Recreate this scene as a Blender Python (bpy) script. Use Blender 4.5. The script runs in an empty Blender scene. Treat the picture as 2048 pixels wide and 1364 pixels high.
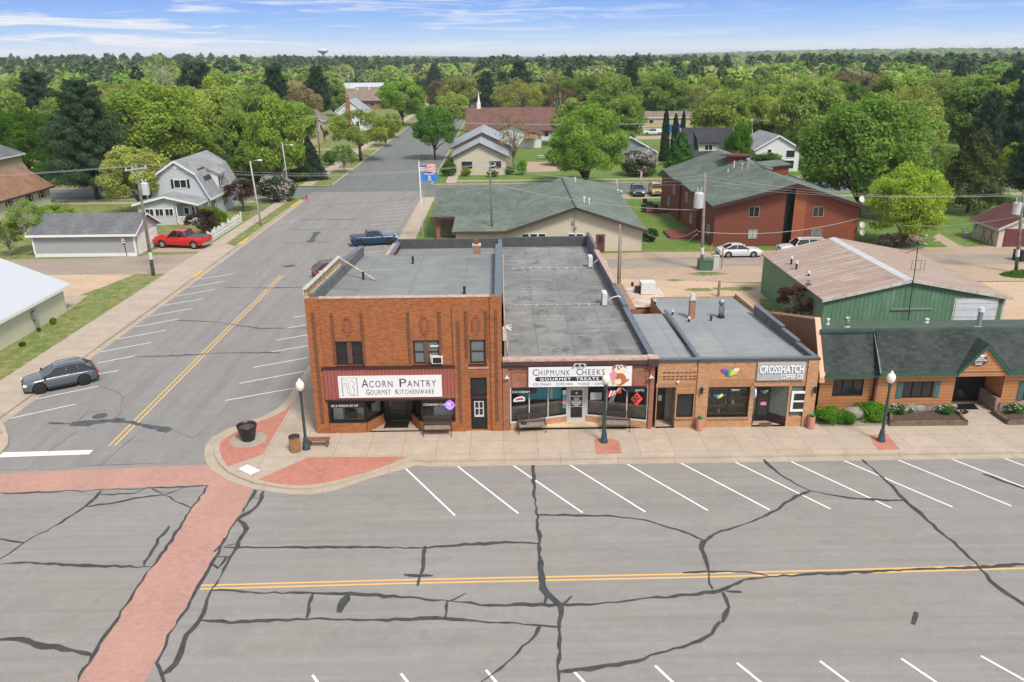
import bpy, math, random
import numpy as np
from mathutils import Vector, Matrix
R_=math.radians
S=bpy.context.scene
COL=S.collection
random.seed(7); np.random.seed(7)
# ------------------------------------------------------------------ camera
FPX=1600.0
PITCH=math.atan((682-115)/FPX); ROLL=R_(0.5); YAW=R_(0.7)
CAMP=Vector((0,-41.5,20.0))
FW=Vector((math.sin(YAW)*math.cos(PITCH),math.cos(YAW)*math.cos(PITCH),-math.sin(PITCH)))
RT0=Vector((math.cos(YAW),-math.sin(YAW),0)); UP0=RT0.cross(FW)
RT=math.cos(ROLL)*RT0-math.sin(ROLL)*UP0; UP=math.sin(ROLL)*RT0+math.cos(ROLL)*UP0
cam=bpy.data.objects.new('camera',bpy.data.cameras.new('camera')); COL.objects.link(cam)
cam.matrix_world=Matrix(((RT.x,UP.x,-FW.x,CAMP.x),(RT.y,UP.y,-FW.y,CAMP.y),(RT.z,UP.z,-FW.z,CAMP.z),(0,0,0,1)))
cam.data.sensor_width=36; cam.data.lens=FPX/2048*36; cam.data.clip_start=0.5; cam.data.clip_end=20000
S.camera=cam
# ------------------------------------------------------------------ sky, sun, exposure
SUN_EL,SUN_AZ=R_(52),R_(150)      # azimuth measured clockwise from +Y (light comes from the near right)
w=bpy.data.worlds.new('World'); S.world=w; w.use_nodes=True
nt=w.node_tree; nt.nodes.clear()
def _n(t,**k):
    n=nt.nodes.new(t)
    for a,b in k.items(): setattr(n,a,b)
    return n
out=_n('ShaderNodeOutputWorld'); bg1=_n('ShaderNodeBackground'); bg2=_n('ShaderNodeBackground'); mx=_n('ShaderNodeMixShader')
sky=_n('ShaderNodeTexSky',sky_type='NISHITA',sun_disc=False,sun_elevation=SUN_EL,sun_rotation=SUN_AZ)
sky.air_density=1.0; sky.dust_density=1.5; sky.ozone_density=1.0
bg1.inputs['Strength'].default_value=0.12
tc=_n('ShaderNodeTexCoord'); sep=_n('ShaderNodeSeparateXYZ'); nt.links.new(tc.outputs['Generated'],sep.inputs[0])
def mth(op,a,b=None,c=None):
    n=_n('ShaderNodeMath',operation=op)
    for i,v in enumerate((a,b,c)):
        if v is None: continue
        if isinstance(v,(int,float)): n.inputs[i].default_value=v
        else: nt.links.new(v,n.inputs[i])
    return n.outputs[0]
def mapr(v,a,b,c,d,sm=False):
    n=_n('ShaderNodeMapRange',clamp=True)
    if sm: n.interpolation_type='SMOOTHSTEP'
    nt.links.new(v,n.inputs[0])
    for i,q in enumerate((a,b,c,d)): n.inputs[i+1].default_value=q
    return n.outputs[0]
def mixc(f,a,b):
    n=_n('ShaderNodeMix',data_type='RGBA')
    nt.links.new(f,n.inputs['Factor']) if not isinstance(f,float) else setattr(n.inputs['Factor'],'default_value',f)
    for v,i in ((a,6),(b,7)):
        if isinstance(v,tuple): n.inputs[i].default_value=(*v,1)
        else: nt.links.new(v,n.inputs[i])
    return n.outputs[2]
zel=sep.outputs['Z']
# high streaky cloud over a clear blue spring sky, whiter towards the horizon
ramp=_n('ShaderNodeValToRGB'); cr=ramp.color_ramp
for e,(p,c) in zip((0,1),((0.0,(.86,.90,1.0)),(1.0,(.13,.27,.72)))): cr.elements[e].position=p; cr.elements[e].color=(*c,1)
for p,c in ((.09,(.86,.92,1.0)),(.2,(.56,.75,1.0)),(.42,(.35,.57,1.0)),(.68,(.235,.44,.98))):
    e=cr.elements.new(p); e.color=(*c,1)
nt.links.new(mapr(zel,0.0,0.10,0,1),ramp.inputs[0])
az=mth('ARCTAN2',sep.outputs['X'],sep.outputs['Y'])
def cloud(sx,sz,off,det,lo,hi,dist=.6):
    cb=_n('ShaderNodeCombineXYZ')
    nt.links.new(mth('MULTIPLY',az,sx),cb.inputs[0])
    nt.links.new(mth('ADD',mth('MULTIPLY',zel,sz),mth('MULTIPLY',az,sz*.004)),cb.inputs[1]); cb.inputs[2].default_value=off
    nz=_n('ShaderNodeTexNoise'); nz.inputs['Scale'].default_value=1; nz.inputs['Detail'].default_value=det
    nz.inputs['Roughness'].default_value=.62; nz.inputs['Distortion'].default_value=dist
    nt.links.new(cb.outputs[0],nz.inputs['Vector']); return mapr(nz.outputs['Fac'],lo,hi,0,1,True)
c1=cloud(7,95,3.1,9,.47,.66,1.1); c2=cloud(13,200,9.4,6,.58,.85,.6)
leftb=mapr(az,-.62,.25,1.25,.22)
lowb=mapr(zel,0,.05,1.0,.55)
cl=mth('MINIMUM',mth('ADD',mth('MULTIPLY',mth('MULTIPLY',c1,leftb),1.0),mth('MULTIPLY',mth('MULTIPLY',c2,lowb),.33)),1.0)
skyc=mixc(cl,ramp.outputs[0],(.97,.975,1.0))
nt.links.new(skyc,bg2.inputs[0]); bg2.inputs['Strength'].default_value=0.60
nt.links.new(mixc(.5,sky.outputs[0],(5.0,4.9,4.75)),bg1.inputs[0])   # thin high overcast veil over the clear sky
nt.links.new(mapr(zel,.07,.16,1,0,True),mx.inputs[0]); nt.links.new(bg1.outputs[0],mx.inputs[1]); nt.links.new(bg2.outputs[0],mx.inputs[2])
nt.links.new(mx.outputs[0],out.inputs[0])
sl=bpy.data.lights.new('sun','SUN'); sl.energy=2.5; sl.angle=R_(14); sl.color=(1,.94,.85)
so=bpy.data.objects.new('sun',sl); COL.objects.link(so)
sd=Vector((math.sin(SUN_AZ)*math.cos(SUN_EL),math.cos(SUN_AZ)*math.cos(SUN_EL),math.sin(SUN_EL)))
so.rotation_euler=sd.to_track_quat('Z','Y').to_euler()
vs=S.view_settings; vs.view_transform='Standard'; vs.look='None'; vs.exposure=0.68; vs.gamma=1; vs.use_curve_mapping=False
S.cycles.max_bounces=6; S.cycles.transparent_max_bounces=8; S.cycles.use_denoising=True
# ------------------------------------------------------------------ measuring: pixel of the photograph -> point of the place
def ray(px,py): return FW+RT*((px-1024)/FPX)-UP*((py-682)/FPX)
def G(px,py,z=0.0):
    d=ray(px,py); return CAMP+d*((z-CAMP.z)/d.z)
def AY(px,py,Y):
    d=ray(px,py); return CAMP+d*((Y-CAMP.y)/d.y)
# ------------------------------------------------------------------ materials
MATS={}
def _mat(name):
    m=bpy.data.materials.new(name); m.use_nodes=True; MATS[name]=m
    n=m.node_tree.nodes; b=n['Principled BSDF']; return m,m.node_tree,n,b
def L(nt,a,b): nt.links.new(a,b)
def N(nt,t,**k):
    n=nt.nodes.new(t)
    for a,b in k.items(): setattr(n,a,b)
    return n
def coord(nt,kind='obj',scale=(1,1,1)):
    t=N(nt,'ShaderNodeTexCoord'); o=t.outputs['Object']
    if kind=='xz':      # wall: along (x+y), up z
        s=N(nt,'ShaderNodeSeparateXYZ'); L(nt,o,s.inputs[0]); a=N(nt,'ShaderNodeMath',operation='ADD'); L(nt,s.outputs[0],a.inputs[0]); L(nt,s.outputs[1],a.inputs[1])
        c=N(nt,'ShaderNodeCombineXYZ'); L(nt,a.outputs[0],c.inputs[0]); L(nt,s.outputs[2],c.inputs[1]); o=c.outputs[0]
    m=N(nt,'ShaderNodeMapping'); m.inputs['Scale'].default_value=scale; L(nt,o,m.inputs[0]); return m.outputs[0]
def noise(nt,v,scale,detail=4,rough=.6,dist=0):
    n=N(nt,'ShaderNodeTexNoise'); n.inputs['Scale'].default_value=scale; n.inputs['Detail'].default_value=detail
    n.inputs['Roughness'].default_value=rough; n.inputs['Distortion'].default_value=dist; L(nt,v,n.inputs['Vector']); return n.outputs['Fac']
def rng(nt,v,a,b,c=0,d=1):
    n=N(nt,'ShaderNodeMapRange',clamp=True); L(nt,v,n.inputs[0])
    for i,q in enumerate((a,b,c,d)): n.inputs[i+1].default_value=q
    return n.outputs[0]
def mix(nt,f,a,b,bt='MIX'):
    n=N(nt,'ShaderNodeMix',data_type='RGBA',blend_type=bt)
    if isinstance(f,(int,float)): n.inputs['Factor'].default_value=f
    else: L(nt,f,n.inputs['Factor'])
    for v,i in ((a,6),(b,7)):
        if isinstance(v,(tuple,list)): n.inputs[i].default_value=(*v[:3],1)
        else: L(nt,v,n.inputs[i])
    return n.outputs[2]
def bump(nt,b,h,strength=.3,dist=.02):
    n=N(nt,'ShaderNodeBump'); n.inputs['Strength'].default_value=strength; n.inputs['Distance'].default_value=dist
    L(nt,h,n.inputs['Height']); L(nt,n.outputs[0],b.inputs['Normal'])
def plain(name,c,rough=.6,metal=0,var=.12,scale=3,spec=.5,emit=None,c2=None):
    m,nt,n,b=_mat(name); b.inputs['Roughness'].default_value=rough; b.inputs['Metallic'].default_value=metal
    b.inputs['Specular IOR Level'].default_value=spec
    if var>0 or c2:
        v=coord(nt); f=rng(nt,noise(nt,v,scale,6,.65),.3,.7)
        d=c2 or tuple(q*(1-2*var) for q in c)
        L(nt,mix(nt,f,c,d),b.inputs['Base Color'])
    else: b.inputs['Base Color'].default_value=(*c,1)
    if emit: b.inputs['Emission Color'].default_value=(*c,1); b.inputs['Emission Strength'].default_value=emit
    return m
def mottled(name,c,cs,rough=.9,aniso=None,bumps=.25,grit=40,gritamt=.25):
    """c base; cs list of (scale, lo, hi, color, stretch)"""
    m,nt,n,b=_mat(name); b.inputs['Roughness'].default_value=rough; b.inputs['Specular IOR Level'].default_value=.2
    cur=c
    for (sc,lo,hi,cc,st) in cs:
        v=coord(nt,scale=st or (1,1,1)); f=rng(nt,noise(nt,v,sc,6,.62,.4),lo,hi); cur=mix(nt,f,cur,cc)
    v=coord(nt); g=noise(nt,v,grit,2,.5); gg=mix(nt,rng(nt,g,.25,.75),tuple([1-gritamt]*3),tuple([1+gritamt]*3))
    L(nt,mix(nt,1.0,cur,gg,'MULTIPLY'),b.inputs['Base Color'])
    if bumps: bump(nt,b,g,bumps,.02)
    return m
def brick(name,c1,c2,mortar,bw=.22,bh=.075,ms=.012,kind='xz',rough=.9,dark=None,rot=0,bumpy=.4,wear=None):
    m,nt,n,b=_mat(name); b.inputs['Roughness'].default_value=rough; b.inputs['Specular IOR Level'].default_value=.2
    v=coord(nt,kind)
    if rot:
        r=N(nt,'ShaderNodeMapping'); r.inputs['Rotation'].default_value=(0,0,rot); L(nt,v,r.inputs[0]); v=r.outputs[0]
    t=N(nt,'ShaderNodeTexBrick'); t.inputs['Scale'].default_value=1; t.inputs['Brick Width'].default_value=bw; t.inputs['Row Height'].default_value=bh
    t.inputs['Mortar Size'].default_value=ms; t.inputs['Color1'].default_value=(*c1,1); t.inputs['Color2'].default_value=(*c2,1); t.inputs['Mortar'].default_value=(*mortar,1)
    L(nt,v,t.inputs['Vector']); col=t.outputs['Color']
    vv=coord(nt,kind,(1,5,1))
    f=rng(nt,noise(nt,vv,2.2,8,.8),.48,.76,0,.6); col=mix(nt,f,col,dark or tuple(q*.45 for q in c1),'MIX')
    f2=rng(nt,noise(nt,coord(nt,kind,(1,4,1)),6,3,.7),.5,.75,0,.55); col=mix(nt,f2,col,tuple(q*.4 for q in c1))
    if wear: col=mix(nt,rng(nt,noise(nt,coord(nt,kind),.6,5,.6),.52,.72,0,.6),col,wear)
    L(nt,col,b.inputs['Base Color']); bump(nt,b,t.outputs['Fac'],-bumpy,.012); return m
def rows(name,c,c2,period,axis,rough=.6,depth=.02,wid=.12,var=.1,metal=0,line=None,wearc=None,wears=(.5,.7),wearst=(1,1,1),wearsc=1.0):
    """siding, ribs, shingle courses: repeating line every `period` along axis ('x','y','z','d' = x+y, 'g'=diagonal)"""
    m,nt,n,b=_mat(name); b.inputs['Roughness'].default_value=rough; b.inputs['Metallic'].default_value=metal
    t=N(nt,'ShaderNodeTexCoord'); s=N(nt,'ShaderNodeSeparateXYZ'); L(nt,t.outputs['Object'],s.inputs[0])
    if axis in 'xyz': a=s.outputs['xyz'.index(axis)]
    else:
        q=N(nt,'ShaderNodeMath',operation='ADD'); L(nt,s.outputs[0],q.inputs[0]); L(nt,s.outputs[1],q.inputs[1]); a=q.outputs[0]
        if axis in('g','h'):
            q2=N(nt,'ShaderNodeMath',operation='ADD' if axis=='g' else 'SUBTRACT'); L(nt,a,q2.inputs[0]); L(nt,s.outputs[2],q2.inputs[1]); a=q2.outputs[0]
    d=N(nt,'ShaderNodeMath',operation='DIVIDE'); L(nt,a,d.inputs[0]); d.inputs[1].default_value=period
    f=N(nt,'ShaderNodeMath',operation='FRACT'); L(nt,d.outputs[0],f.inputs[0])
    ln=rng(nt,f.outputs[0],1-wid,1-wid*.4)
    v=coord(nt); cc=mix(nt,rng(nt,noise(nt,v,2.2,6,.65),.3,.7),c,c2)
    if wearc: cc=mix(nt,rng(nt,noise(nt,coord(nt,scale=wearst),wearsc,7,.7),*wears),cc,wearc)
    cc=mix(nt,ln,cc,line or tuple(q*.45 for q in c)); L(nt,cc,b.inputs['Base Color']); bump(nt,b,f.outputs[0],.5,depth); return m
def shingle(name,c1,c2,bw=.3,bh=.14,kind='obj',mort=None):
    m,nt,n,b=_mat(name); b.inputs['Roughness'].default_value=.95; b.inputs['Specular IOR Level'].default_value=.15
    v=coord(nt,kind); t=N(nt,'ShaderNodeTexBrick'); t.inputs['Scale'].default_value=1; t.inputs['Brick Width'].default_value=bw; t.inputs['Row Height'].default_value=bh
    t.inputs['Mortar Size'].default_value=.012; t.inputs['Color1'].default_value=(*c1,1); t.inputs['Color2'].default_value=(*c2,1); t.inputs['Mortar'].default_value=(*(mort or tuple(q*.55 for q in c1)),1)
    L(nt,v,t.inputs['Vector']); col=t.outputs['Color']
    g=noise(nt,coord(nt),9,4,.7); col=mix(nt,rng(nt,g,.3,.7,0,.45),col,tuple(q*.5 for q in c1)); col=mix(nt,rng(nt,noise(nt,coord(nt),.5,5,.6),.4,.7,0,.35),col,tuple(min(1,q*1.5) for q in c1))
    L(nt,col,b.inputs['Base Color']); bump(nt,b,g,.3,.02); return m
def leafmat(name,trans=.42,var=.28):
    m=bpy.data.materials.new(name); m.use_nodes=True; nt=m.node_tree; nt.nodes.clear()
    o=N(nt,'ShaderNodeOutputMaterial'); d=N(nt,'ShaderNodeBsdfDiffuse'); t=N(nt,'ShaderNodeBsdfTranslucent'); mxs=N(nt,'ShaderNodeMixShader')
    oi=N(nt,'ShaderNodeObjectInfo'); at=N(nt,'ShaderNodeAttribute'); at.attribute_name='tint'
    hsv=N(nt,'ShaderNodeHueSaturation'); L(nt,oi.outputs['Color'],hsv.inputs['Color'])
    L(nt,rng(nt,at.outputs['Fac'],0,1,1-var,1+var),hsv.inputs['Value']); L(nt,rng(nt,at.outputs['Fac'],0,1,.515,.485),hsv.inputs['Hue'])
    L(nt,hsv.outputs[0],d.inputs[0]); L(nt,hsv.outputs[0],t.inputs[0]); mxs.inputs[0].default_value=trans
    L(nt,d.outputs[0],mxs.inputs[1]); L(nt,t.outputs[0],mxs.inputs[2]); L(nt,mxs.outputs[0],o.inputs[0]); MATS[name]=m; return m
M=MATS
# ------------------------------------------------------------------ mesh building
OFF={}
SPLIT=dict(pier=.05,pilaster_strip=.05,shop_window=.0,brick_medallion=.15,lintel=.05,window_lettering=.45,brick_pattern=.4,coping=.1,trim=.05,ridge_coping=.2,stepped_coping=.3,stepped_parapet=.3,rear_coping=.1,parapet=.2,porch_post=.05,post=.05,tile_coping=.3,fascia=.1,bulkhead=.06,glass_block_wall=.05,brick_panel=.12,side_frame=.05,corner_board=.05,rake_board=.1,sill=.05,roof_rail=.05,leg=.05,back_room=.3,display_shelf=.02,trellis=.1,lamp_head=.01)
class MB:
    def __init__(s): s.v=[]; s.f=[]; s.m=[]; s.sm=[]
    def add(s,vs,fs,m=0,smooth=False):
        o=len(s.v); s.v+= [tuple(p) for p in vs]
        for f in fs: s.f.append(tuple(i+o for i in f)); s.m.append(m); s.sm.append(smooth)
        return s
    def quad(s,*p,m=0): return s.add(p,[tuple(range(len(p)))],m)
    def box(s,x0,y0,z0,x1,y1,z1,m=0):
        v=[(x0,y0,z0),(x1,y0,z0),(x1,y1,z0),(x0,y1,z0),(x0,y0,z1),(x1,y0,z1),(x1,y1,z1),(x0,y1,z1)]
        return s.add(v,[(0,3,2,1),(4,5,6,7),(0,1,5,4),(1,2,6,5),(2,3,7,6),(3,0,4,7)],m)
    def obox(s,c,size,rz=0,m=0,rx=0,ry=0):
        mt=Matrix.Rotation(rz,3,'Z')@Matrix.Rotation(ry,3,'Y')@Matrix.Rotation(rx,3,'X'); a,b,d=[q/2 for q in size]
        v=[Vector(c)+mt@Vector(p) for p in [(-a,-b,-d),(a,-b,-d),(a,b,-d),(-a,b,-d),(-a,-b,d),(a,-b,d),(a,b,d),(-a,b,d)]]
        return s.add(v,[(0,3,2,1),(4,5,6,7),(0,1,5,4),(1,2,6,5),(2,3,7,6),(3,0,4,7)],m)
    def prism(s,poly,z0,z1,m=0,bottom=True,top=True):
        n=len(poly); a=sum(poly[i][0]*poly[(i+1)%n][1]-poly[(i+1)%n][0]*poly[i][1] for i in range(n))
        if a<0: poly=poly[::-1]
        v=[(p[0],p[1],z0) for p in poly]+[(p[0],p[1],z1) for p in poly]
        f=[(i,(i+1)%n,n+(i+1)%n,n+i) for i in range(n)]
        if top: f.append(tuple(range(n,2*n)))
        if bottom: f.append(tuple(range(n-1,-1,-1)))
        return s.add(v,f,m)
    def ext(s,pts,d,m=0):
        """polygon in space pushed by vector d"""
        n=len(pts); d=Vector(d); v=[Vector(p) for p in pts]; v+= [p+d for p in v]
        return s.add(v,[tuple(range(n-1,-1,-1)),tuple(range(n,2*n))]+[(i,(i+1)%n,n+(i+1)%n,n+i) for i in range(n)],m)
    def cyl(s,p0,p1,r0,r1=None,n=12,m=0,caps=True,smooth=True):
        r1=r0 if r1 is None else r1; p0=Vector(p0); p1=Vector(p1); d=(p1-p0)
        if d.length<1e-6: return s
        q=d.to_track_quat('Z','Y').to_matrix(); v=[]
        for p,r in((p0,r0),(p1,r1)):
            for i in range(n): a=2*math.pi*i/n; v.append(p+q@Vector((r*math.cos(a),r*math.sin(a),0)))
        s.add(v,[(i,(i+1)%n,n+(i+1)%n,n+i) for i in range(n)],m,smooth)
        if caps: s.add(v[:n],[tuple(range(n-1,-1,-1))],m); s.add(v[n:],[tuple(range(n))],m)
        return s
    def tube(s,pts,r,n=6,m=0):
        pts=[Vector(p) for p in pts]; rings=[]
        for i,p in enumerate(pts):
            d=(pts[min(i+1,len(pts)-1)]-pts[max(i-1,0)]); q=d.to_track_quat('Z','Y').to_matrix(); rr=r[i] if isinstance(r,(list,tuple)) else r
            rings+= [p+q@Vector((rr*math.cos(2*math.pi*k/n),rr*math.sin(2*math.pi*k/n),0)) for k in range(n)]
        f=[(i*n+k,i*n+(k+1)%n,(i+1)*n+(k+1)%n,(i+1)*n+k) for i in range(len(pts)-1) for k in range(n)]
        f+= [tuple(range(n-1,-1,-1)),tuple(range((len(pts)-1)*n,len(pts)*n))]
        return s.add(rings,f,m,True)
    def lathe(s,c,prof,n=16,m=0,cap=True):
        v=[];c=Vector(c)
        for r,z in prof: v+= [c+Vector((r*math.cos(2*math.pi*k/n),r*math.sin(2*math.pi*k/n),z)) for k in range(n)]
        f=[(i*n+k,i*n+(k+1)%n,(i+1)*n+(k+1)%n,(i+1)*n+k) for i in range(len(prof)-1) for k in range(n)]
        s.add(v,f,m,True)
        if cap: s.add(v[-n:],[tuple(range(n))],m); s.add(v[:n],[tuple(range(n-1,-1,-1))],m)
        return s
    def ball(s,c,r,m=0,nu=12,nv=8,sq=(1,1,1),rough=0,seed=0):
        rs=random.Random(seed); v=[Vector((0,0,-1))]
        for j in range(1,nv):
            for i in range(nu):
                t=math.pi*j/nv; p=2*math.pi*i/nu; v.append(Vector((math.sin(t)*math.cos(p),math.sin(t)*math.sin(p),-math.cos(t)))*(1+rough*(rs.random()-.5)))
        v.append(Vector((0,0,1)))
        v=[Vector((c[0]+r*p.x*sq[0],c[1]+r*p.y*sq[1],c[2]+r*p.z*sq[2])) for p in v]
        f=[(0,1+(i+1)%nu,1+i) for i in range(nu)]+[(1+j*nu+i,1+j*nu+(i+1)%nu,1+(j+1)*nu+(i+1)%nu,1+(j+1)*nu+i) for j in range(nv-2) for i in range(nu)]
        k=1+(nv-2)*nu; f+= [(k+i,k+(i+1)%nu,len(v)-1) for i in range(nu)]
        return s.add(v,f,m,True)
    def text(s,t,o,h,width=None,ux=(1,0,0),uz=(0,0,1),m=0,align='L',bold=0,space=1.0):
        """flat lettering raised 6 mm; o = left baseline corner, h = capital height"""
        c=bpy.data.curves.new('lettering','FONT'); c.body=t; c.size=1; c.offset=bold; c.extrude=0; c.space_character=space; c.resolution_u=3
        ob=bpy.data.objects.new('lettering',c); me=bpy.data.meshes.new_from_object(ob)
        vs=[v.co.copy() for v in me.vertices]; fs=[tuple(p.vertices) for p in me.polygons]
        bpy.data.objects.remove(ob); bpy.data.curves.remove(c); bpy.data.meshes.remove(me)
        if not vs: return s
        x0=min(v.x for v in vs); x1=max(v.x for v in vs); k=h/.72; kx=(width/(x1-x0)) if width else k
        sh=(x1-x0)*kx*(0.5 if align=='C' else 0)
        O=Vector(o); UX=Vector(ux).normalized(); UZ=Vector(uz).normalized()
        return s.add([O+UX*((v.x-x0)*kx-sh)+UZ*(v.y*k) for v in vs],fs,m)
    def pieces(s,tol):
        p=list(range(len(s.v)))
        def fd(i):
            while p[i]!=i: p[i]=p[p[i]]; i=p[i]
            return i
        for f in s.f:
            for i in f[1:]: p[fd(i)]=fd(f[0])
        fb={}
        for k,f in enumerate(s.f): fb.setdefault(fd(f[0]),[]).append(k)
        bb=[]
        for fs in fb.values():
            q=np.array([s.v[i] for k in fs for i in s.f[k]]); bb.append([q.min(0)-tol/2,q.max(0)+tol/2,fs])
        ch=True
        while ch:
            ch=False
            for i in range(len(bb)):
                for j in range(len(bb)-1,i,-1):
                    if (bb[i][0]<=bb[j][1]).all() and (bb[j][0]<=bb[i][1]).all(): bb[i]=[np.minimum(bb[i][0],bb[j][0]),np.maximum(bb[i][1],bb[j][1]),bb[i][2]+bb[j][2]]; bb.pop(j); ch=True
        for b in bb:
            n=MB()
            for k in sorted(b[2]): n.add([s.v[i] for i in s.f[k]],[tuple(range(len(s.f[k])))],s.m[k],s.sm[k])
            yield n
    def build(s,name,mats,parent=None,loc=None):
        if name in SPLIT and parent:
            P=list(s.pieces(SPLIT[name]))
            if len(P)>1: return [q._build(name,mats,parent,loc) for q in P][0]
        return s._build(name,mats,parent,loc)
    def _build(s,name,mats,parent=None,loc=None):
        if not isinstance(mats,(list,tuple)): mats=[mats]
        off=Vector(OFF.get(parent.name,(0,0,0))) if parent else Vector(loc or (0,0,0))
        me=bpy.data.meshes.new(name); V=np.array([tuple(v) for v in s.v],dtype=np.float32)-np.array(off,dtype=np.float32)
        me.from_pydata(V.tolist(),[],s.f)
        for q in mats: me.materials.append(M[q] if isinstance(q,str) else q)
        me.polygons.foreach_set('material_index',s.m); me.polygons.foreach_set('use_smooth',s.sm); me.update()
        o=bpy.data.objects.new(name,me); COL.objects.link(o); OFF[o.name]=off
        if parent: o.parent=parent
        else: o.location=off
        return o
def tag(o,label=None,cat=None,group=None,kind=None):
    for k,v in(('label',label),('category',cat),('group',group),('kind',kind)):
        if v: o[k]=v
    return o
def thing(name,label,cat,loc=(0,0,0),group=None):
    o=bpy.data.objects.new(name,None); COL.objects.link(o); o.location=loc; o.empty_display_size=.3; OFF[o.name]=Vector(loc); return tag(o,label,cat,group)
def copy_tree(o,loc=None,rz=None,label=None,parent=None):
    c=o.copy(); COL.objects.link(c)
    if parent: c.parent=parent
    if loc is not None: c.location=loc
    if rz is not None: c.rotation_euler=(0,0,rz)
    if label: c['label']=label
    OFF[c.name]=Vector(c.location) if parent is None else OFF.get(parent.name,Vector())
    for ch in list(o.children): copy_tree(ch,parent=c)
    return c
# ------------------------------------------------------------------ surface materials
def asphalt(name,c,st,dark,tint):
    m,nt,n,b=_mat(name); b.inputs['Roughness'].default_value=.92; b.inputs['Specular IOR Level'].default_value=.15
    cur=mix(nt,rng(nt,noise(nt,coord(nt,scale=st),1,7,.6,.5),.35,.7),c,dark)
    cur=mix(nt,rng(nt,noise(nt,coord(nt),.16,5,.6,.3),.4,.65,0,.6),cur,tint)
    cur=mix(nt,rng(nt,noise(nt,coord(nt,scale=(st[0]*3,st[1]*3,1)),1.0,3,.6),.55,.8,0,.35),cur,tuple(min(1,q*1.2) for q in c))
    g=noise(nt,coord(nt),34,2,.6); cur=mix(nt,1.0,cur,mix(nt,rng(nt,g,.25,.75),(.62,)*3,(1.36,)*3),'MULTIPLY')
    sp=noise(nt,coord(nt),5,4,.8); cur=mix(nt,rng(nt,sp,.68,.74,0,.5),cur,tuple(q*.5 for q in c))
    cur=mix(nt,rng(nt,noise(nt,coord(nt),.85,4,.55),.66,.74,0,.30),cur,tuple(q*.55 for q in c))
    cur=mix(nt,rng(nt,noise(nt,coord(nt,scale=(1,1.5,1)),.55,8,.72,.5),.50,.72,0,.55),cur,tuple(q*.72 for q in c))
    cur=mix(nt,rng(nt,noise(nt,coord(nt),1.9,8,.8),.52,.75,0,.5),cur,tuple(q*1.25 for q in c)); cur=mix(nt,rng(nt,noise(nt,coord(nt,scale=(st[0]*.6,st[1]*1.6,1)),1,3,.5),.52,.62,0,.22),cur,tuple(q*.66 for q in c))
    L(nt,cur,b.inputs['Base Color']); bump(nt,b,g,.25,.01); return m
asphalt('asphalt_main',(.272,.258,.241),(.10,1.6,1),(.228,.216,.202),(.248,.228,.208))
asphalt('asphalt_side',(.25,.243,.230),(1.3,.09,1),(.198,.193,.186),(.232,.219,.203))
asphalt('asphalt_north',(.165,.180,.170),(1.2,.07,1),(.13,.145,.142),(.19,.188,.175))
asphalt('asphalt_alley',(.31,.262,.218),(.25,.7,1),(.25,.215,.185),(.37,.30,.235))
def concrete(name,c,joint_x=None,joint_y=None,ang=0):
    m,nt,n,b=_mat(name); b.inputs['Roughness'].default_value=.9; b.inputs['Specular IOR Level'].default_value=.2
    cur=mix(nt,rng(nt,noise(nt,coord(nt),.7,7,.65),.3,.72),c,tuple(q*.78 for q in c))
    cur=mix(nt,rng(nt,noise(nt,coord(nt),2.1,7,.78),.50,.74,0,.6),cur,tuple(q*.62 for q in c))
    t=N(nt,'ShaderNodeTexCoord'); s=N(nt,'ShaderNodeSeparateXYZ'); L(nt,t.outputs['Object'],s.inputs[0])
    for ax,per in((0,joint_x),(1,joint_y)):
        if not per: continue
        d=N(nt,'ShaderNodeMath',operation='DIVIDE'); L(nt,s.outputs[ax],d.inputs[0]); d.inputs[1].default_value=per
        fl=N(nt,'ShaderNodeMath',operation='FLOOR'); L(nt,d.outputs[0],fl.inputs[0])
        wn=N(nt,'ShaderNodeTexWhiteNoise',noise_dimensions='1D'); L(nt,fl.outputs[0],wn.inputs['W'])
        cur=mix(nt,rng(nt,wn.outputs[0],0,1,0,.22),cur,tuple(q*.6 for q in c))
        f=N(nt,'ShaderNodeMath',operation='FRACT'); L(nt,d.outputs[0],f.inputs[0])
        cur=mix(nt,rng(nt,f.outputs[0],1-.034/per,1-.02/per,0,.75),cur,tuple(q*.4 for q in c))
    g=noise(nt,coord(nt),30,3,.6); cur=mix(nt,1.0,cur,mix(nt,rng(nt,g,.25,.75),(.88,)*3,(1.1,)*3),'MULTIPLY')
    L(nt,cur,b.inputs['Base Color']); bump(nt,b,g,.15,.01); return m
concrete('concrete_walk',(.49,.405,.318),1.83,1.55)
concrete('concrete_walk_side',(.47,.39,.315),None,1.6)
concrete('concrete_kerb',(.46,.385,.30),3.0,None); concrete('concrete_kerb_side',(.45,.375,.30),None,3.0)
concrete('concrete_old',(.42,.36,.29),2.0,2.0)
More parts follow.
